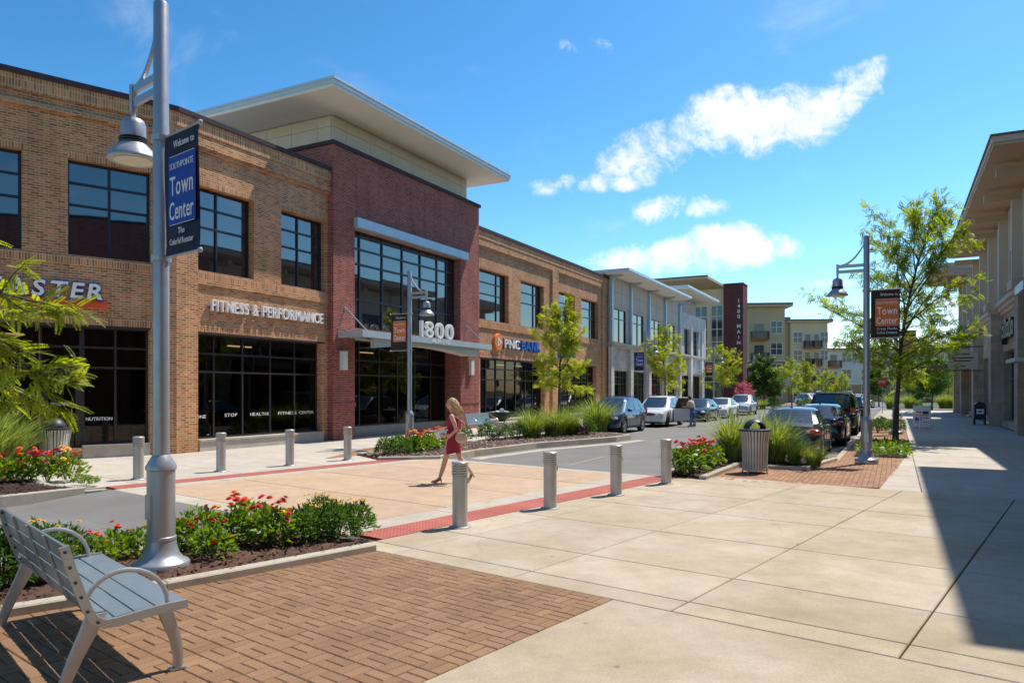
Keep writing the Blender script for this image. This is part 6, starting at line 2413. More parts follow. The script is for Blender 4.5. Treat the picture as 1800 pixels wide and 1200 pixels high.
# leading (left) leg forward, heel down; trailing leg behind on its toe
chain(m, [(0.02, 0.075, 0.92), (0.10, 0.07, 0.70), (0.145, 0.065, 0.50), (0.20, 0.06, 0.30), (0.262, 0.06, 0.12)], [0.098, 0.076, 0.054, 0.05, 0.034])
chain(m, [(0.262, 0.06, 0.11), (0.275, 0.06, 0.085), (0.36, 0.06, 0.04), (0.42, 0.06, 0.03)], [0.034, 0.034, 0.03, 0.02])
chain(m, [(-0.02, -0.075, 0.92), (-0.07, -0.07, 0.70), (-0.12, -0.065, 0.50), (-0.235, -0.06, 0.36), (-0.36, -0.06, 0.20)], [0.098, 0.076, 0.054, 0.05, 0.034])
chain(m, [(-0.36, -0.06, 0.20), (-0.355, -0.06, 0.16), (-0.315, -0.06, 0.07), (-0.275, -0.06, 0.028)], [0.034, 0.034, 0.03, 0.02])
# right arm reaching forward with papers, left arm bent
chain(m, [(0.0, -0.18, 1.34), (0.09, -0.20, 1.20), (0.17, -0.19, 1.09), (0.29, -0.16, 1.05), (0.41, -0.13, 1.02)], [0.05, 0.043, 0.037, 0.034, 0.025])
hand(m, (0.41, -0.13, 1.02), (0.95, 0.1, -0.1), (0, 0.3, 1), 0.95, 0.55)
chain(m, [(0.0, 0.18, 1.34), (-0.06, 0.215, 1.22), (-0.10, 0.225, 1.08), (0.00, 0.235, 0.98), (0.13, 0.22, 0.96)], [0.05, 0.043, 0.037, 0.034, 0.025])
hand(m, (0.13, 0.22, 0.96), (0.95, 0, 0.05), (0, -1, 0), 0.95, 0.9)
bw_ = finish_body(m, 'skin_light', wom)
for s in (-1, 1):
    MB().ball((hc[0] + 0.083, s * 0.033, hc[2] + 0.005), 0.013, 8, 6, (0.5, 1.1, 0.7)).build('eye', 'eye_dark', wom)
MB().ball((hc[0] + 0.092, 0, hc[2] - 0.062), 0.02, 8, 6, (0.4, 1.2, 0.35)).build('mouth', 'lip', wom)
ds = loft([(0.0, 0, 0.60, 0.155, 0.175), (0.0, 0, 0.70, 0.155, 0.18), (0.0, 0, 0.85, 0.150, 0.178), (0, 0, 0.95, 0.142, 0.172), (0, 0, 1.06, 0.118, 0.142), (0.005, 0, 1.15, 0.118, 0.145), (0.015, 0, 1.24, 0.138, 0.158), (0.008, 0, 1.31, 0.12, 0.160), (0.0, 0, 1.375, 0.085, 0.12), (0.0, 0, 1.41, 0.062, 0.075)], 28)
def fold(x, y, z):
    a = math.atan2(y, x)
    q = max(0.0, (0.98 - z) / 0.38)
    k = 1 + q * (0.055 * math.sin(a * 4 + z * 5) + 0.03 * math.sin(a * 7 - z * 9)) + 0.018 * math.sin(a * 2 + z * 28) + 0.014 * math.sin(-a * 3 + z * 41)
    return (x * k + 0.02 * q * math.sin(a), y * k, z + (0.014 * math.sin(a * 3 + 1) if z < 0.62 else 0))


ds.v = [fold(*p) for p in ds.v]
ds.build('dress', 'dress_red', wom, smooth='all')
hr = MB()
hr.ball((hc[0] - 0.026, 0, hc[2] + 0.018), 0.106, 18, 12, (0.98, 0.9, 1.08))
k0 = len(hr.v)
hr.v = [v if not (v[0] > hc[0] + 0.05 and v[2] < hc[2] + 0.06) else (hc[0] + 0.03, v[1] * .98, v[2]) for v in hr.v]
hr.tube([(hc[0] - 0.07, 0, hc[2] + 0.02), (hc[0] - 0.11, 0, hc[2] - 0.10), (hc[0] - 0.12, 0, hc[2] - 0.17), (hc[0] - 0.13, 0, hc[2] - 0.25), (hc[0] - 0.13, 0, hc[2] - 0.30)], [0.092, 0.095, 0.09, 0.07, 0.02], 14)
hm_ = hr.build('hair', 'hair_blonde', wom, smooth='all')
rm_ = hm_.modifiers.new('remesh', 'REMESH')
rm_.mode = 'VOXEL'
rm_.voxel_size = 0.012
rm_.use_smooth_shade = True
gs = random.Random(12)
lk_ = MB()
for i in range(110):
    a = gs.uniform(0.55 * PI, 1.45 * PI) if i > 40 else gs.uniform(0.35 * PI, 1.65 * PI)
    e = gs.uniform(0.1, 1.3)
    sx, sy, sz = hc[0] - 0.026 + 0.104 * math.cos(a) * math.cos(e), 0.096 * math.sin(a) * math.cos(e), hc[2] + 0.018 + 0.112 * math.sin(e)
    ln_ = gs.uniform(0.16, 0.34)
    sw_ = gs.uniform(-0.02, 0.03)
    ps = []
    for q in range(6):
        t = q / 5
        ps.append((sx - 0.05 * t - 0.09 * t * t + 0.012 * math.sin(t * 7 + i), sy * (1 + 0.25 * t - 0.2 * t * t) + sw_ * t + 0.008 * math.sin(t * 9 + i * 2), sz - ln_ * t))
    lk_.tube(ps, [0.006, 0.0085, 0.0085, 0.008, 0.006, 0.002], 5)
lk_.build('hair_locks', 'hair_blonde', wom, smooth='all')
for s, (x, z, tilt) in ((1, (0.335, 0.0, 0)), (-1, (-0.30, 0.0, 0))):
    sh = MB()
    if s > 0:
        sh.tube([(0.25, 0.06, 0.085), (0.30, 0.06, 0.05), (0.37, 0.06, 0.02), (0.44, 0.06, 0.016)], [0.036, 0.036, 0.036, 0.022], 10, ry=0.75)
        sh.tube([(0.245, 0.06, 0.08), (0.235, 0.06, 0.0)], [0.018, 0.007], 8)
    else:
        sh.tube([(-0.365, -0.06, 0.17), (-0.335, -0.06, 0.10), (-0.30, -0.06, 0.035), (-0.25, -0.06, 0.014)], [0.036, 0.036, 0.036, 0.022], 10, ry=0.8)
        sh.tube([(-0.38, -0.06, 0.175), (-0.425, -0.06, 0.10)], [0.018, 0.007], 8)
    sh.build('shoe', 'shoe_tan', wom, smooth='all')
WM = Matrix.Translation(wom.location) @ Matrix.Rotation(wom.rotation_euler.z, 4, 'Z')
pp = tag(MB().box(-0.11, 0.11, -0.012, 0.012, -0.07, 0.07).build('paper_sheaf', 'paper', None, WM @ Vector((0.22, 0.19, 0.99)), wom.rotation_euler.z + 0.3), 'white papers held at the waist of the person in red', 'papers')
pp.rotation_euler[1] = 0.4
ph_ = tag(MB().box(-0.09, 0.05, -0.035, 0.035, -0.006, 0.006).build('phone', 'paper', None, WM @ Vector((0.47, -0.125, 1.035)), wom.rotation_euler.z), 'small pale phone in the outstretched hand of the person in red', 'phone')
bgm = MB()
bgm.ball((0, 0, 0), 1, 14, 10, (0.125, 0.05, 0.115))
bag = thing('handbag', 'tan shoulder bag hanging behind the hip of the person in red', 'bag', WM @ Vector((-0.20, 0.20, 0.92)), wom.rotation_euler.z)
bgm.build('pouch', 'bag_tan', bag, smooth='all')
MB().tube([(-0.11, 0, 0.10), (-0.05, -0.02, 0.30), (0.17, -0.03, 0.455), (0.20, -0.03, 0.44), (0.10, 0.0, 0.28), (0.09, 0, 0.11)], 0.009, 6).build('strap', 'bag_tan', bag)

# man at the open car door
mp = SP(40.1, -9.9, RZ)
man = thing('person', 'dark haired person in cream shirt and jeans leaning by the white car door', 'person', mp, dir_rz(-NS_) - 0.3)
m = MB()
hc = (0.20, 0, 1.58)
head(m, hc, 0.10)
chain(m, [(0.10, 0, 1.38), (0.15, 0, 1.47), (0.18, 0, 1.53)], [0.07, 0.058, 0.055])
chain(m, [(0.10, -0.19, 1.37), (0.10, 0, 1.39), (0.10, 0.19, 1.37)], [0.065, 0.08, 0.065])
for s in (-1, 1):
    chain(m, [(0.11, s * 0.21, 1.36), (0.14, s * 0.25, 1.20), (0.19, s * 0.25, 1.08), (0.32, s * 0.22, 1.08), (0.44, s * 0.17, 1.10)], [0.056, 0.05, 0.044, 0.04, 0.03])
    hand(m, (0.44, s * 0.17, 1.10), (1, 0, 0.05), (0, -s, 0), 1.0, 0.8)
    chain(m, [(0.02, s * 0.10, 0.10), (0.08, s * 0.10, 0.05), (0.2, s * 0.10, 0.04)], [0.045, 0.042, 0.035])
finish_body(m, 'skin_tan', man, 0.010)
sh_ = MB()
chain(sh_, [(0.0, 0, 0.93), (0.02, 0, 1.1), (0.07, 0, 1.25), (0.10, 0, 1.36)], [0.15, 0.148, 0.16, 0.12])
chain(sh_, [(0.10, -0.19, 1.365), (0.10, 0.19, 1.365)], [0.075, 0.075])
for s in (-1, 1):
    chain(sh_, [(0.11, s * 0.21, 1.36), (0.14, s * 0.255, 1.19)], [0.072, 0.064])
finish_body(sh_, 'shirt_cream', man, 0.014, 'shirt')
jn = MB()
chain(jn, [(0.0, -0.05, 0.95), (0.0, 0.05, 0.95)], [0.145, 0.145])
for s in (-1, 1):
    chain(jn, [(0.0, s * 0.09, 0.92), (0.03 * s, s * 0.11, 0.5), (0.0 + 0.05 * s, s * 0.11, 0.09)], [0.105, 0.08, 0.072])
    MB().tube([(-0.06 + 0.05 * s, s * 0.11, 0.05), (0.08 + 0.05 * s, s * 0.11, 0.045), (0.2 + 0.05 * s, s * 0.11, 0.035)], [0.05, 0.052, 0.038], 10).build('shoe', 'shoe_tan', man, smooth='all')
finish_body(jn, 'jeans', man, 0.014, 'jeans')
hr = MB()
hr.ball((hc[0] - 0.025, 0, hc[2] + 0.03), 0.108, 14, 10, (1.0, 0.9, 1.02))
hr.build('hair', 'hair_dark', man, smooth='all')
for s in (-1, 1):
    MB().ball((hc[0] + 0.086, s * 0.034, hc[2] + 0.005), 0.012, 8, 6).build('eye', 'eye_dark', man)
# ---------------------------------------------------------------- planting


def frond_base(n, leaf, wid, droop=0.12):
    V = []
    for i in range(n):
        x = 0.14 + 0.86 * i / (n - 1)
        sc = 0.75 + 0.5 * math.sin(PI * (0.25 + 0.7 * i / (n - 1)))
        z = -droop * x * x
        for s in (-1, 1):
            l, w = leaf * sc, wid * sc
            bx, by, bz = x, 0.012 * s, z
            tx, ty, tz = x + l * 0.35, s * l * 0.94, z - l * 0.12
            mx, my, mz = (bx + tx) / 2, (by + ty) / 2, (bz + tz) / 2 + l * 0.06
            V += [(bx, by, bz), (mx - w * .94, my + w * .35 * s, mz), (tx, ty, tz), (mx + w * .94, my - w * .35 * s, mz)]
    return np.array(V, np.float32)


def place(base, P, Dv, S, rng, roll=0.5):
    """copy a small leaf group to points P along directions Dv with sizes S"""
    P = np.asarray(P, np.float32)
    X = np.asarray(Dv, np.float32)
    X /= np.linalg.norm(X, axis=1, keepdims=True) + 1e-9
    up = np.tile(np.array([0, 0, 1], np.float32), (len(P), 1)) + rng.normal(0, roll, (len(P), 3)).astype(np.float32)
    Y = np.cross(up, X)
    Y /= np.linalg.norm(Y, axis=1, keepdims=True) + 1e-9
    Z = np.cross(X, Y)
    M = np.stack([X, Y, Z], axis=1)
    V = np.einsum('vk,nkj->nvj', base, M) * np.asarray(S, np.float32)[:, None, None] + P[:, None, :]
    V = V.reshape(-1, 3)
    F = np.arange(len(V), dtype=np.int32).reshape(-1, 4)
    return V, F


LEAF1 = np.array([(0, 0, 0), (0.45, 0.28, 0.08), (1, 0, -0.08), (0.45, -0.28, 0.08)], np.float32)
LEAF_NARROW = np.array([(0, 0, 0), (0.45, 0.16, 0.05), (1, 0, -0.1), (0.45, -0.16, 0.05)], np.float32)


def limb_path(rng, p, d, L, n=6, curve=0.25, wig=0.06):
    pts = [np.array(p, float)]
    d = np.array(d, float)
    d /= np.linalg.norm(d)
    for i in range(n):
        d = d + rng.normal(0, wig, 3) + np.array([0, 0, curve / n])
        d /= np.linalg.norm(d)
        pts.append(pts[-1] + d * L / n)
    return pts


def tree_parts(seed, H, Rc, trunk_h, tr, nl, frond=True, dens=1.0, flen=0.24, layered=0.25, rise=0.55, npair=7, leafsz=0.24, jit=0.05):
    rng = np.random.default_rng(seed)
    wood = MB()
    trunk = limb_path(rng, (0, 0, 0), (0.02, 0.01, 1), H * 0.86, 9, 0.0, 0.035)
    wood.tube([tuple(p) for p in trunk], [tr * (1.35 if i == 0 else 1) * (1 - 0.9 * i / 9) + 0.008 for i in range(10)], 8)
    P, Dv, S = [], [], []

    def spray(pts, t0, n):
        for _ in range(n):
            t = t0 + (1 - t0) * rng.random() ** 0.8
            k = min(int(t * (len(pts) - 1)), len(pts) - 2)
            f = t * (len(pts) - 1) - k
            p = pts[k] * (1 - f) + pts[k + 1] * f
            d = pts[k + 1] - pts[k]
            d = d / (np.linalg.norm(d) + 1e-9)
            sd = np.cross(d, (0, 0, 1))
            v = d * rng.uniform(-0.2, 1.0) + sd * rng.normal(0, 0.9) + np.array([0, 0, rng.normal(-0.1, 0.5)])
            P.append(p + rng.normal(0, jit, 3))
            Dv.append(v)
            S.append(flen * rng.uniform(0.65, 1.25))
    for i in range(nl):
        f = (i + 0.5) / nl
        z = trunk_h + (H * 0.84 - trunk_h) * f ** 1.35
        k = min(int(z / (H * 0.86) * 9), 8)
        base = trunk[k] + (trunk[k + 1] - trunk[k]) * (z / (H * 0.86) * 9 - k)
        az = i * 2.399 + rng.normal(0, 0.35)
        prof = math.sin(PI * min(1, 0.33 + 0.57 * f)) ** 0.75
        L = Rc * (prof * rng.uniform(0.72, 1.15)) * (0.75 if f > 0.85 else 1)
        el = rise * (0.45 + 1.0 * f) + rng.normal(0, 0.12)
        d = (math.cos(az) * math.cos(el), math.sin(az) * math.cos(el), math.sin(el))
        pts = limb_path(rng, base, d, L, 6, 0.05, 0.09)
        r0 = tr * 0.42 * (1 - 0.5 * f)
        wood.tube([tuple(p) for p in pts], [r0 * (1 - 0.85 * q / 6) + 0.004 for q in range(7)], 6)
        spray(pts, 0.25, int(13 * dens * L / Rc))
        for j in range(5):
            t = 0.18 + 0.76 * (j + rng.random() * .6) / 5
            k = min(int(t * 6), 5)
            p = pts[k] + (pts[k + 1] - pts[k]) * (t * 6 - k)
            dd = pts[k + 1] - pts[k]
            dd /= np.linalg.norm(dd)
            sd = np.cross(dd, (0, 0, 1)) * (1 if j % 2 else -1)
            d2 = dd * 0.7 + sd * rng.uniform(0.5, 1.0) + np.array([0, 0, rng.normal(0.05, layered)])
            p2 = limb_path(rng, p, d2, L * rng.uniform(0.28, 0.5), 4, 0.0, 0.1)
            wood.tube([tuple(q) for q in p2], [0.012, 0.010, 0.008, 0.006, 0.003], 4)
            spray(p2, 0.1, int(17 * dens * min(1.0, L / Rc)))
    pts = trunk[-3:]
    spray(pts, 0.0, int(18 * dens))
    if frond:
        V, F = place(frond_base(npair, leafsz, 0.058 * leafsz / 0.24), P, Dv, S, rng)
    else:
        P2, D2, S2 = [], [], []
        for p, d, s in zip(P, Dv, S):
            for _ in range(7):
                P2.append(p + rng.normal(0, 0.13, 3))
                D2.append(d + rng.normal(0, 0.7, 3))
                S2.append(s * rng.uniform(0.4, 0.75))
        V, F = place(LEAF1, P2, D2, S2, rng)
    return wood, V, F


TREEM = {}


def tree(label, loc, key, leaf, rz=0.0, sc=1.0, group=None, cat='tree', name='locust_tree'):
    if key not in TREEM:
        kw = dict(TREE_SPEC[key])
        wood, V, F = tree_parts(**kw)
        TREEM[key] = (wood.mesh('trunk', 'bark', True), mesh_np('crown', V, F, leaf))
    a, b = TREEM[key]
    t = thing(name, label, cat, loc, rz, group)
    t.scale = (sc, sc, sc)
    link('trunk', a, t)
    link('crown', b, t)
    return t


TREE_SPEC = {
    'loc_a': dict(seed=4, H=6.7, Rc=1.85, trunk_h=1.9, tr=0.07, nl=17, dens=1.45, flen=0.29, rise=0.8, layered=0.4, jit=0.07, npair=6, leafsz=0.27),
    'loc_b': dict(seed=9, H=6.7, Rc=2.2, trunk_h=2.0, tr=0.07, nl=17, dens=1.45, flen=0.29, rise=0.8, layered=0.4, jit=0.07, npair=6, leafsz=0.27),
    'loc_c': dict(seed=21, H=6.5, Rc=2.2, trunk_h=1.9, tr=0.065, nl=16, dens=1.45, flen=0.29, rise=0.8, layered=0.4, jit=0.07, npair=6, leafsz=0.27),
    'loc_big': dict(seed=33, H=9.5, Rc=3.0, trunk_h=2.2, tr=0.085, nl=34, dens=2.0, flen=0.25, rise=0.72, layered=0.45, npair=7, leafsz=0.25, jit=0.10),
    'dark': dict(seed=14, H=5.9, Rc=2.2, trunk_h=1.3, tr=0.10, nl=24, frond=False, dens=1.5, flen=0.34, rise=0.7),
    'bushy': dict(seed=15, H=5.5, Rc=2.0, trunk_h=1.4, tr=0.08, nl=18, frond=False, dens=0.9, flen=0.34, rise=0.6),
    'pink': dict(seed=16, H=3.2, Rc=1.2, trunk_h=1.0, tr=0.04, nl=9, frond=False, dens=0.22, flen=0.24, rise=0.7),
}
TG = 'young locust trees along the street'
tree('young yellow green locust tree before the PNC bank sign', SP(31.9, -14.3), 'loc_a', 'locust_leaf', 0.4, group=TG)
tree('young locust tree beside the grey building, next after the bank', SP(49.4, -14.0), 'loc_b', 'locust_leaf', 1.4, group=TG)
tree('young locust tree beside the ring sign, third along the left walk', SP(68.5, -14.0), 'loc_c', 'locust_leaf', 2.0, 1.0, group=TG)
tree('dense dark green tree below the maroon slab', SP(84.8, -13.0), 'dark', 'dark_leaf', 0.0, 1.02, name='shade_tree')
tree('small pink flowering tree under the dark green tree', SP(77.5, -13.9), 'pink', 'pink_leaf', 0.0, 0.95, name='flowering_tree')
tree('large airy locust tree rising behind the orange banner on the right', G(1574, 775), 'loc_big', 'locust_leaf_green', 0.8, 1.02, group=TG)
FT = 'trees in front of the far apartments'
for i, (x, Y, key, lf, sc, lab) in enumerate([
        (1362, 100, 'loc_c', 'locust_leaf', 0.85, 'pale young tree before the olive apartment wing'),
        (1392, 96, 'loc_b', 'locust_leaf', 0.98, 'pale young tree centred before the cream apartments'),
        (1417, 99, 'loc_a', 'locust_leaf', 0.98, 'tallest of the pale young trees before the cream apartments'),
        (1450, 104, 'loc_c', 'locust_leaf', 0.8, 'pale young tree before the grey apartment row'),
        (1478, 108, 'loc_b', 'locust_leaf', 0.75, 'small pale tree at the left edge of the big locust crown'),
        (1545, 92, 'bushy', 'dark_leaf', 0.95, 'bushy green tree seen behind the lamp pole'),
        (1600, 84, 'loc_c', 'locust_leaf', 0.95, 'pale tree seen right of the big locust trunk'),
        (1638, 74, 'bushy', 'dark_leaf', 1.05, 'bushy dark tree above the A-frame sign'),
        (1612, 96, 'bushy', 'dark_leaf', 1.2, 'bushy tree far behind the A-frame sign'),
        (1668, 86, 'loc_a', 'locust_leaf', 0.9, 'pale tree at the end of the shaded arcade')]):
    tree(lab, ((x - 900) / 1280 * Y, Y, -0.12), key, lf, i * 1.3, sc, group=FT, name='street_tree')

# the near tree at the left: its trunk stands outside the picture, its low branches hang in
rng = np.random.default_rng(7)
nt_ = thing('locust_tree', 'overhanging locust branches with feathery leaves reaching in at the left edge', 'tree', (0, 0, 0), 0, TG)
wood = MB()


def px3(x, y, Y):
    return np.array(((x - 900) / 1280 * Y, Y, EYE + (687 - y) / 1280 * Y))


tk = [np.array((-5.35, 5.9, 0)), np.array((-5.33, 5.92, 1.2)), np.array((-5.3, 5.85, 2.2)), np.array((-5.25, 5.9, 3.4)), np.array((-5.2, 5.95, 4.8)), np.array((-5.2, 6.0, 6.2))]
wood.tube([tuple(p) for p in tk], [0.13, 0.11, 0.10, 0.085, 0.06, 0.03], 10)
P, Dv, S = [], [], []


def twig(pts, n0, t0=0.2, dn=-0.35, sz=(0.12, 0.21), r=0.012):
    n = int(n0 * 2.3)
    r *= 0.6
    pts = [np.array(p, float) for p in pts]
    wood.tube([tuple(p) for p in pts], [r * (1 - 0.75 * i / (len(pts) - 1)) for i in range(len(pts))], 6)
    for i in range(n):
        t = t0 + (1 - t0) * (i + rng.random()) / n
        k = min(int(t * (len(pts) - 1)), len(pts) - 2)
        f = t * (len(pts) - 1) - k
        p = pts[k] + (pts[k + 1] - pts[k]) * f
        d = pts[k + 1] - pts[k]
        d = d / np.linalg.norm(d)
        v = d * rng.uniform(0.3, 1.0) + rng.normal(0, 0.5, 3) * np.array([1, 1.3, 0.9]) + np.array([0.1, 0, 0.12 + dn * rng.uniform(0.1, 1.0)])
        P.append(p + rng.normal(0, 0.022, 3))
        Dv.append(v)
        S.append(rng.uniform(*sz) * 0.88)


b1 = [tk[2] + (tk[3] - tk[2]) * .8, px3(-120, 485, 5.3), px3(0, 515, 5.1), px3(60, 530, 5.0), px3(110, 540, 4.95)]
twig(b1, 22, 0.45, -0.3, r=0.022)
twig([b1[2], px3(25, 480, 5.0), px3(45, 462, 4.95)], 7, 0.1, -0.2, (0.1, 0.16))
twig([b1[2], px3(40, 545, 4.9), px3(80, 555, 4.85)], 7, 0.2, -0.5, (0.14, 0.22))
twig([b1[3], px3(110, 540, 5.0), px3(150, 560, 5.0)], 7, 0.3, -0.2, (0.14, 0.2))
b2 = [tk[1] + (tk[2] - tk[1]) * .8, px3(-130, 560, 5.3), px3(-20, 585, 5.1), px3(20, 640, 5.0), px3(60, 655, 4.95), px3(105, 665, 4.9), px3(140, 672, 4.9)]
twig(b2, 30, 0.3, -0.3, r=0.024)
twig([b2[2], px3(5, 600, 5.0), px3(50, 625, 4.95)], 14, 0.0, -0.15)
twig([b2[3], px3(-5, 660, 5.1), px3(30, 690, 5.0), px3(60, 705, 5.0)], 14, 0.1, -0.5)
twig([b2[4], px3(95, 640, 5.0), px3(135, 645, 5.0)], 11, 0.1, 0.05)
twig([b2[4], px3(85, 700, 4.9), px3(115, 715, 4.9)], 9, 0.2, -0.8)
twig([b2[1], px3(-60, 620, 5.2), px3(-15, 680, 5.1), px3(15, 720, 5.1)], 16, 0.3, -0.5)
twig([b2[2], px3(0, 560, 5.2), px3(10, 540, 5.2)], 8, 0.2, -0.2)
for i in range(16):
    az = rng.uniform(0, 2 * PI)
    z = rng.uniform(2.6, 6.0)
    p0 = np.array((-5.25, 5.9, z))
    if -1.2 < az - 2 * PI * (az > PI) < 0.9:
        az += PI
    d = np.array((math.cos(az), math.sin(az), 0.35))
    pts = [p0, p0 + d * 0.8, p0 + d * 1.6 + np.array((0, 0, 0.1))]
    if pts[-1][0] > -5.2:
        continue
    twig(pts, 22, 0.3, -0.3, (0.2, 0.3), 0.02)
wood.build('trunk', 'bark', nt_, smooth=True)
V, F = place(frond_base(12, 0.17, 0.042, 0.2), P, Dv, S, rng, 0.35)
link('crown', mesh_np('crown', V, F, 'locust_leaf'), nt_)
rach = MB()
for p, d, s in zip(P, Dv, S):
    d = d / np.linalg.norm(d)
    e = p + d * s * 0.9
    rach.tube([tuple(p), tuple((p + e) / 2), tuple(e)], [0.0018, 0.0014, 0.0008], 3)
struct(rach.build('leaf_stalks', 'stem_green', nt_), 'stuff')


# grasses ---------------------------------------------------------------
def grass_mesh(seed, h, r, n, wdt=0.009, lean=0.55):
    g = np.random.default_rng(seed)
    V, F = [], []
    for i in range(n):
        a = g.uniform(0, 2 * PI)
        rr = r * 0.30 * math.sqrt(g.random())
        bx, by = rr * math.cos(a), rr * math.sin(a)
        az = a + g.normal(0, 0.6)
        L = h * g.uniform(0.6, 1.12)
        ln = lean * g.uniform(0.1, 1.2)
        w = wdt * g.uniform(0.6, 1.3)
        sx, sy = -math.sin(az) * w, math.cos(az) * w
        k0 = len(V)
        sg = 5
        for q in range(sg + 1):
            t = q / sg
            out = L * ln * t * t * 0.9
            z = L * t * (1 - 0.32 * ln * t * t)
            x, y = bx + math.cos(az) * out, by + math.sin(az) * out
            ww = (1 - t ** 2) * 0.9 + 0.1
            V += [(x - sx * ww, y - sy * ww, z), (x + sx * ww, y + sy * ww, z)]
        for q in range(sg):
            F.append((k0 + 2 * q, k0 + 2 * q + 1, k0 + 2 * q + 3, k0 + 2 * q + 2))
    return mesh_np('blades', V, F, 'grass_blade')


GM = [grass_mesh(1, 1.6, 0.8, 430, 0.013, 1.05), grass_mesh(2, 1.5, 0.75, 400, 0.013, 1.1), grass_mesh(3, 1.1, 1.0, 520, 0.012, 1.1)]


def grass(label, loc, k, sc=1.0, rz=0.0, group='ornamental grasses'):
    t = thing('ornamental_grass', label, 'grass clump', loc, rz, group)
    o = struct(link('blades', GM[k], t), 'stuff')
    t.scale = (sc, sc, sc)
    return t


def gz(x, y, z=0.03):
    p = G(x, y)
    return Vector((p.x, p.y, z))


grass('tall grass clump just left of the slatted bin', gz(1287, 813), 0, 0.95)
grass('tall grass clump directly behind the slatted bin', gz(1335, 809), 1, 0.95, 1)
grass('tall grass clump right of the bin, before the grey sedan', gz(1364, 815), 0, 0.88, 2)
grass('grass clump at the bumper of the grey sedan', gz(1396, 819), 1, 0.55, 3)
grass('low browning grass clump at the kerb by the exhaust', gz(1430, 822), 2, 0.5, 4)
grass('bright grass clump right of the urn', gz(934, 771), 2, 1.15, 0)
grass('widest bright grass clump in the middle bed', gz(975, 768), 2, 1.25, 1)
grass('bright grass clump between the two widest in the middle bed', gz(1000, 766), 2, 1.1, 5)
grass('bright grass clump at the nose of the dark blue SUV', gz(1048, 759), 2, 1.55, 2)
grass('grass clump at the left edge below the locust branches', gz(-15, 838), 0, 1.15, 3)
grass('second grass clump at the left edge beside the domed bin', gz(22, 829, 0.03), 1, 0.9, 3)
for i, (x, y) in enumerate([(1568, 716), (1600, 715), (1660, 715), (1672, 715)]):
    p = G(x, y + 3)
    grass(['far grass clump left of the big tree trunk', 'far grass clump right of the big tree trunk', 'far grass clump behind the A-frame sign', 'far grass clump at the foot of the shaded arcade'][i], (p.x, p.y, 0), 2, 1.6, i)
for i, (u, c) in enumerate([(69, -12.6), (72, -12.4), (76, -12.5), (80, -12.4)]):
    grass(['far grass clump first behind the silver SUV', 'far grass clump second behind the silver SUV', 'far grass clump third behind the silver SUV', 'far grass clump at the cross street corner'][i], SP(u, c, 0), 2, 1.0, i)


# shrubs and flowers ------------------------------------------------------
def bush_mesh(seed, r, h, n, leaf, mat, base=LEAF1, inner=0.55):
    g = np.random.default_rng(seed)
    d = g.normal(0, 1, (n, 3))
    d /= np.linalg.norm(d, axis=1, keepdims=True)
    d[:, 2] = np.abs(d[:, 2]) * 1.0 - 0.18
    lump = 1 + 0.18 * np.sin(d[:, 0] * 6 + seed) * np.cos(d[:, 1] * 5 + seed * 2)
    rad = (inner + (1 - inner) * g.random(n) ** 0.5) * lump
    P = np.stack([d[:, 0] * r * rad, d[:, 1] * r * rad, h * 0.28 + d[:, 2] * h * 0.72 * rad], axis=1)
    P[:, 2] = np.maximum(P[:, 2], 0.02)
    D = d + g.normal(0, 0.55, (n, 3)) + np.array([0, 0, 0.15])
    V, F = place(base, P, D, leaf * g.uniform(0.6, 1.2, n), g, 0.6)
    return mesh_np('foliage', V, F, mat)


def stems_mesh(seed, r, h, n, mat='stem_green'):
    g = random.Random(seed)
    m = MB()
    for i in range(n):
        a = g.uniform(0, 2 * PI)
        q = r * math.sqrt(g.random())
        m.tube([(q * .3 * math.cos(a), q * .3 * math.sin(a), 0), (q * .7 * math.cos(a), q * .7 * math.sin(a), h * .5), (q * math.cos(a), q * math.sin(a), h * .9)], [0.006, 0.005, 0.003], 4)
    return m.mesh('stems', mat)


ZM = [bush_mesh(40 + i, 0.30, 0.50, 300, 0.105, 'zinnia_leaf') for i in range(3)]
ZS = [stems_mesh(50 + i, 0.22, 0.5, 12) for i in range(3)]
DBM = [bush_mesh(60 + i, 0.33, 0.52, 900, 0.085, 'bush_leaf', LEAF_NARROW) for i in range(2)]
BLM = {}


def bloom_mesh(colr):
    if colr in BLM:
        return BLM[colr]
    m = MB()
    for ring, (n, L, el, z) in enumerate(((14, 1.0, 0.12, 0.0), (12, 0.78, 0.45, 0.10), (9, 0.5, 0.85, 0.18))):
        for i in range(n):
            a = 2 * PI * (i + ring * .5) / n
            w = 0.22 * L
            c, s = math.cos(a), math.sin(a)
            pts = [(0.08, 0, z), (L * .55, w, z + L * .5 * el), (L, 0, z + L * el * .7), (L * .55, -w, z + L * .5 * el)]
            m.quad(*[(c * p[0] - s * p[1], s * p[0] + c * p[1], p[2]) for p in pts])
    m.ball((0, 0, 0.3), 0.2, 8, 5, (1, 1, 0.6))
    BLM[colr] = m.mesh('bloom', 'petal_' + colr)
    return BLM[colr]


def zinnia(label, loc, k, sc, cols, nb, seed, group, low=False):
    g = random.Random(seed)
    t = thing('zinnia_plant', label, 'flower', loc, g.uniform(0, 6), group)
    t.scale = (sc, sc, sc * (0.6 if low else 1))
    link('foliage', ZM[k % 3], t)
    link('stems', ZS[k % 3], t)
    for i in range(nb):
        a = g.uniform(0, 2 * PI)
        r = 0.30 * math.sqrt(g.random())
        z = 0.56 - 0.9 * r * r + g.uniform(-0.06, 0.07) if r < 0.24 else g.uniform(0.25, 0.5)
        b = link('bloom', bloom_mesh(g.choice(cols)), t, (r * math.cos(a), r * math.sin(a), z))
        q = g.uniform(0.046, 0.066)
        b.scale = (q, q, q)
        b.rotation_euler = (g.uniform(-.5, .5), g.uniform(-.5, .5), g.uniform(0, 6))
    return t


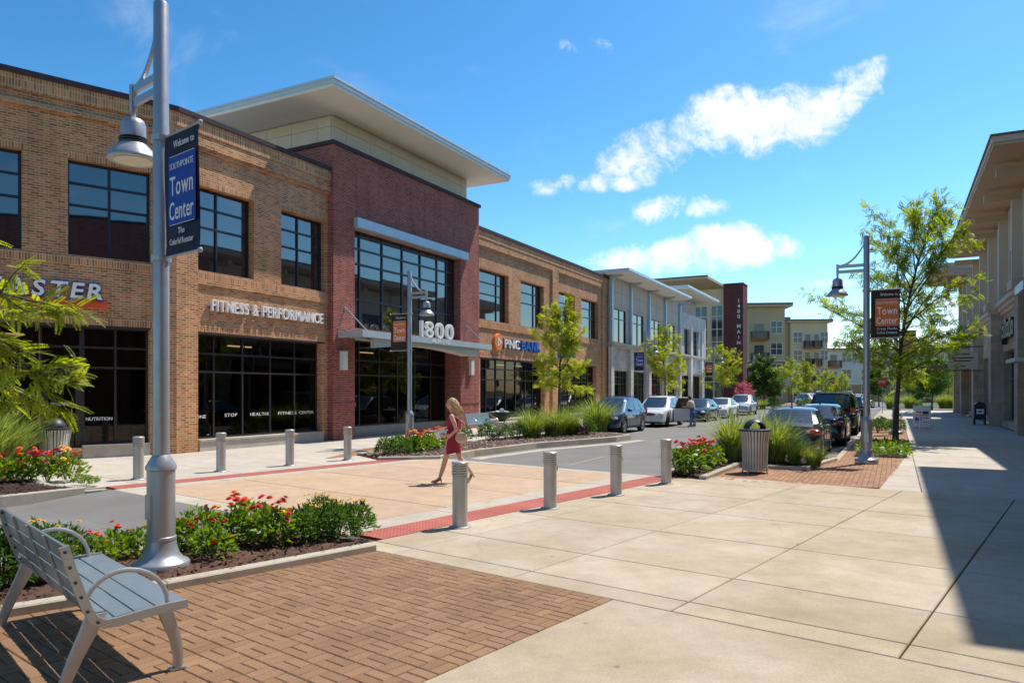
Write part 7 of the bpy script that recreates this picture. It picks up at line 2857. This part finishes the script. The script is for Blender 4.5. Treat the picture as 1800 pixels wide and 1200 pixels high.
def shrub(label, loc, k, sc, mesh=None, group=None, name='shrub'):
    t = thing(name, label, 'shrub', loc, k * 1.1, group)
    t.scale = sc if isinstance(sc, tuple) else (sc, sc, sc)
    link('foliage', mesh or DBM[k % 2], t)
    link('stems', ZS[k % 3], t)
    return t


FGp = 'flowers in the bed by the bench'
front = [((205, 992), 1.0, ['magenta', 'orange'], 7, 'zinnia with pink and orange blooms seen over the bench back'),
         ((245, 985), 1.0, ['magenta', 'red'], 5, 'zinnia with magenta blooms just left of the lamp base'),
         ((165, 1005), 1.0, ['orange', 'yellow', 'magenta'], 7, 'zinnia with mixed blooms above the bench seat'),
         ((322, 975), 0.9, ['yellow', 'magenta'], 3, 'small zinnia just right of the lamp base with a yellow bloom'),
         ((345, 968), 1.35, ['orange', 'red'], 5, 'tall zinnia with an orange top bloom right of the lamp'),
         ((372, 988), 1.1, ['red'], 8, 'zinnia with round red blooms low beside the kerb'),
         ((408, 968), 1.3, ['red', 'red', 'yellow'], 8, 'leafy zinnia with red blooms in the middle of the front bed'),
         ((438, 958), 1.45, ['red', 'magenta', 'orange'], 11, 'tallest zinnia crowded with red and orange blooms'),
         ((472, 966), 1.35, ['red', 'magenta'], 8, 'red zinnia between the tallest one and the yellow marigolds'),
         ((508, 962), 1.25, ['red', 'yellow'], 5, 'last zinnia before the dark marigold bushes')]
for i, ((x, y), sc, cols, nb, lab) in enumerate(front):
    zinnia(lab, gz(x, y, 0.05), i, sc * (0.69 if i > 2 else 0.66), cols, nb + 1 if i > 2 else nb - 1, 100 + i, FGp)
for i, ((x, y), sc, lab) in enumerate([((548, 958), 1.0, 'dark marigold bush first right of the zinnias'), ((590, 953), 1.05, 'dark marigold bush in the middle of the end of the bed'),
                                       ((622, 948), 1.0, 'dark marigold bush at the end of the bed by the tactile strip'), ((565, 938), 1.05, 'dark marigold bush at the back of the bed end'),
                                       ((45, 1030), 1.25, 'dark green bush behind the bench back'), ((5, 1040), 1.3, 'dark green bush at the picture edge behind the bench'), ((100, 1010), 1.1, 'dark green bush seen through the bench')]):
    t = shrub(lab, gz(x, y, 0.05), i, sc * 0.86, None, FGp, 'marigold_bush')
    g = random.Random(i)
    for q in range(7 if i < 4 else 3):
        a, r = g.uniform(0, 6.28), 0.25 * math.sqrt(g.random())
        b = link('bloom', bloom_mesh('yellow'), t, (r * math.cos(a), r * math.sin(a), 0.53 - 0.6 * r * r))
        b.scale = (0.034,) * 3
LGp = 'flowers in the small bed left of the crossing'
for i, (x, y, sc, cols, nb, lab) in enumerate([(12, 853, 1.0, ['red', 'orange', 'magenta'], 6, 'zinnia at the left end of the far small bed'), (48, 850, 1.1, ['orange', 'red', 'magenta'], 7, 'zinnia in the far small bed below the domed bin'),
                                               (85, 849, 1.1, ['orange', 'red', 'magenta'], 7, 'orange zinnia in front of the domed bin'), (118, 846, 1.1, ['yellow', 'yellow', 'magenta'], 8, 'yellow zinnia right of the domed bin'),
                                               (142, 853, 0.75, ['red'], 1, 'low green plant near the tip of the far small bed'), (158, 855, 0.7, ['red'], 0, 'low green plant at the very tip of the far small bed')]):
    zinnia(lab, gz(x, y, 0.05), i, sc * (1.0 if nb > 1 else .8), cols, nb * 2, 200 + i, LGp, low=nb < 2)
MGp = 'plants in the bed below the entrance tower'
for i, (x, y, sc, lab) in enumerate([(680, 803, 0.95, 'round green bush at the left tip of the middle bed'), (700, 801, 1.0, 'round green bush second from the left tip of the middle bed'), (714, 797, 0.9, 'round green bush at the foot of the lamp')]):
    shrub(lab, gz(x, y, 0.05), i, sc * 1.1, None, MGp)
for i, (x, y, lab) in enumerate([(727, 798, 'bright red zinnia right of the middle lamp'), (741, 796, 'orange zinnia second right of the middle lamp'), (755, 793, 'orange zinnia third right of the middle lamp'),
                                 (768, 790, 'red zinnia behind the outstretched hand'), (779, 786, 'orange zinnia just before the striding person')]):
    zinnia(lab, gz(x, y, 0.05), i, 1.05, ['red', 'orange', 'yellow', 'orange'], 18, 300 + i, MGp)
ROSE = bush_mesh(80, 0.34, 0.8, 420, 0.11, 'bush_leaf', inner=0.3)
PURB = bush_mesh(81, 0.34, 0.55, 420, 0.10, 'purple_leaf', inner=0.3)
for i, (x, y, sc, lab) in enumerate([(818, 779, 0.8, 'loose rose shrub behind the striding person'), (856, 776, 1.0, 'loose rose shrub left of the urn'), (888, 775, 0.85, 'loose rose shrub below the urn'), (912, 773, 0.9, 'loose rose shrub right of the urn'),
                                     (1012, 766, 0.8, 'loose shrub between the bright grasses'), (1035, 765, 0.95, 'loose shrub below the large bright grass')]):
    shrub(lab, gz(x, y, 0.05), i, sc, ROSE, MGp)
shrub('small purple leaved shrub between the bright grasses', gz(1024, 767, 0.05), 2, 0.8, PURB, MGp)
shrub('tiny purple leaved shrub near the urn', gz(868, 777, 0.05), 1, 0.5, PURB, MGp)
RGp = 'flowers in the bed left of the slatted bin'
for i, (x, y, cols, lab) in enumerate([(1195, 836, ['white', 'red'], 'white and red zinnia at the tip of the right bed'), (1215, 834, ['white', 'red', 'orange'], 'white and orange zinnia second from the tip of the right bed'),
                                       (1212, 824, ['red', 'orange'], 'red zinnia at the back of the right bed'), (1232, 826, ['yellow', 'orange', 'red'], 'orange and yellow zinnia in the middle of the right bed'),
                                       (1248, 822, ['orange', 'yellow'], 'yellow zinnia nearest the tall grass in the right bed'), (1228, 818, ['red', 'orange'], 'red and orange zinnia at the road side of the right bed')]):
    zinnia(lab, gz(x, y, 0.05), i, 1.12, cols, 13, 400 + i, RGp)
TB = thing('tree_bed', 'dark soil patch of low leafy ground cover around the big locust trunk', 'planting', (0, 0, 0))
tp = xy(G(1530, 792), G(1606, 792), SP(27.3, 0.55), SP(27.3, -1.15), SP(24.4, -1.1))
MB().prism(xy(SP(22.8, -1.05), SP(22.9, 0.25), SP(26.9, 0.4), SP(27.0, -1.05)), -0.03, 0.02).build('soil', 'mulch', TB)
g = np.random.default_rng(5)
n = 1500
uu, cc = g.uniform(22.8, 26.9, n), g.uniform(-1.0, 0.35, n)
PP = np.array([tuple(SP(a, b, 0.05 + 0.22 * g.random())) for a, b in zip(uu, cc)])
V, F = place(LEAF1, PP, g.normal(0, 1, (n, 3)) + np.array([0, 0, 0.3]), g.uniform(0.08, 0.16, n), g)
struct(link('ground_cover', mesh_np('ground_cover', V, F, 'zinnia_leaf'), TB), 'stuff')
for i, (u, c, lab) in enumerate([(37.3, 0.0, 'round shrub at the foot of the far right lamp'), (38.6, -0.6, 'round shrub beside the pale bicycle rack'), (36.4, -0.7, 'round shrub just beyond the big locust trunk')]):
    shrub(lab, SP(u, c, 0.0), i, 1.3)
for i, (u, c) in enumerate([(85, -12), (88, -9), (92, -6), (95, -3), (99, 2), (90, -13)]):
    shrub(['far hedge shrub by the cross street, first from the left', 'far hedge shrub, second from the left across the street', 'far hedge shrub, third from the left across the street',
           'far hedge shrub, fourth across the street by the black SUV', 'far hedge shrub beyond the right row of cars', 'far hedge shrub under the dark tree'][i], SP(u, c, -0.1), i, 2.4)

# mulch chips and pebbles lying on the beds
chip = np.array([(-0.5, -0.2, 0), (0.5, -0.16, 0.05), (0.45, 0.2, 0.1), (-0.45, 0.18, 0.03)], np.float32)
for bd_, inside, pl, n, mat, size, zz, nm in ((bed_front, in_front, xy(*FB), 5000, 'mulch', 0.045, 0.08, 'mulch_chips'), (bed_right, in_right, xy(*RBED), 3000, 'mulch', 0.06, 0.08, 'mulch_chips'),
                                            (bed_left, in_left, xy(*LB), 2000, 'mulch', 0.06, 0.08, 'mulch_chips')):
    g = np.random.default_rng(n)
    xs, ys = [p[0] for p in pl], [p[1] for p in pl]
    PP = []
    while len(PP) < n:
        x, y = g.uniform(min(xs), max(xs)), g.uniform(min(ys), max(ys))
        if inside(x, y):
            PP.append((x, y, zz * g.uniform(0.55, 1.05)))
    V, F = place(chip, PP, g.normal(0, 1, (n, 3)) * np.array([1, 1, 0.3]), size * g.uniform(0.4, 1.3, n), g, 0.5)
    struct(link(nm, mesh_np(nm, V, F, mat), bd_), 'stuff')
g = random.Random(8)
pm = MB()
xs, ys = [p[0] for p in xy(*MBED)], [p[1] for p in xy(*MBED)]
k = 0
while k < 1000:
    x, y = g.uniform(min(xs), max(xs)), g.uniform(min(ys), max(ys))
    if in_mid(x, y):
        r = g.uniform(0.025, 0.06)
        pm.ball((x, y, 0.06), r, 6, 4, (1, g.uniform(0.7, 1.1), 0.6))
        k += 1
struct(pm.build('stones', 'pebble', bed_mid, smooth='all'), 'stuff')
bpy.context.view_layer.update()
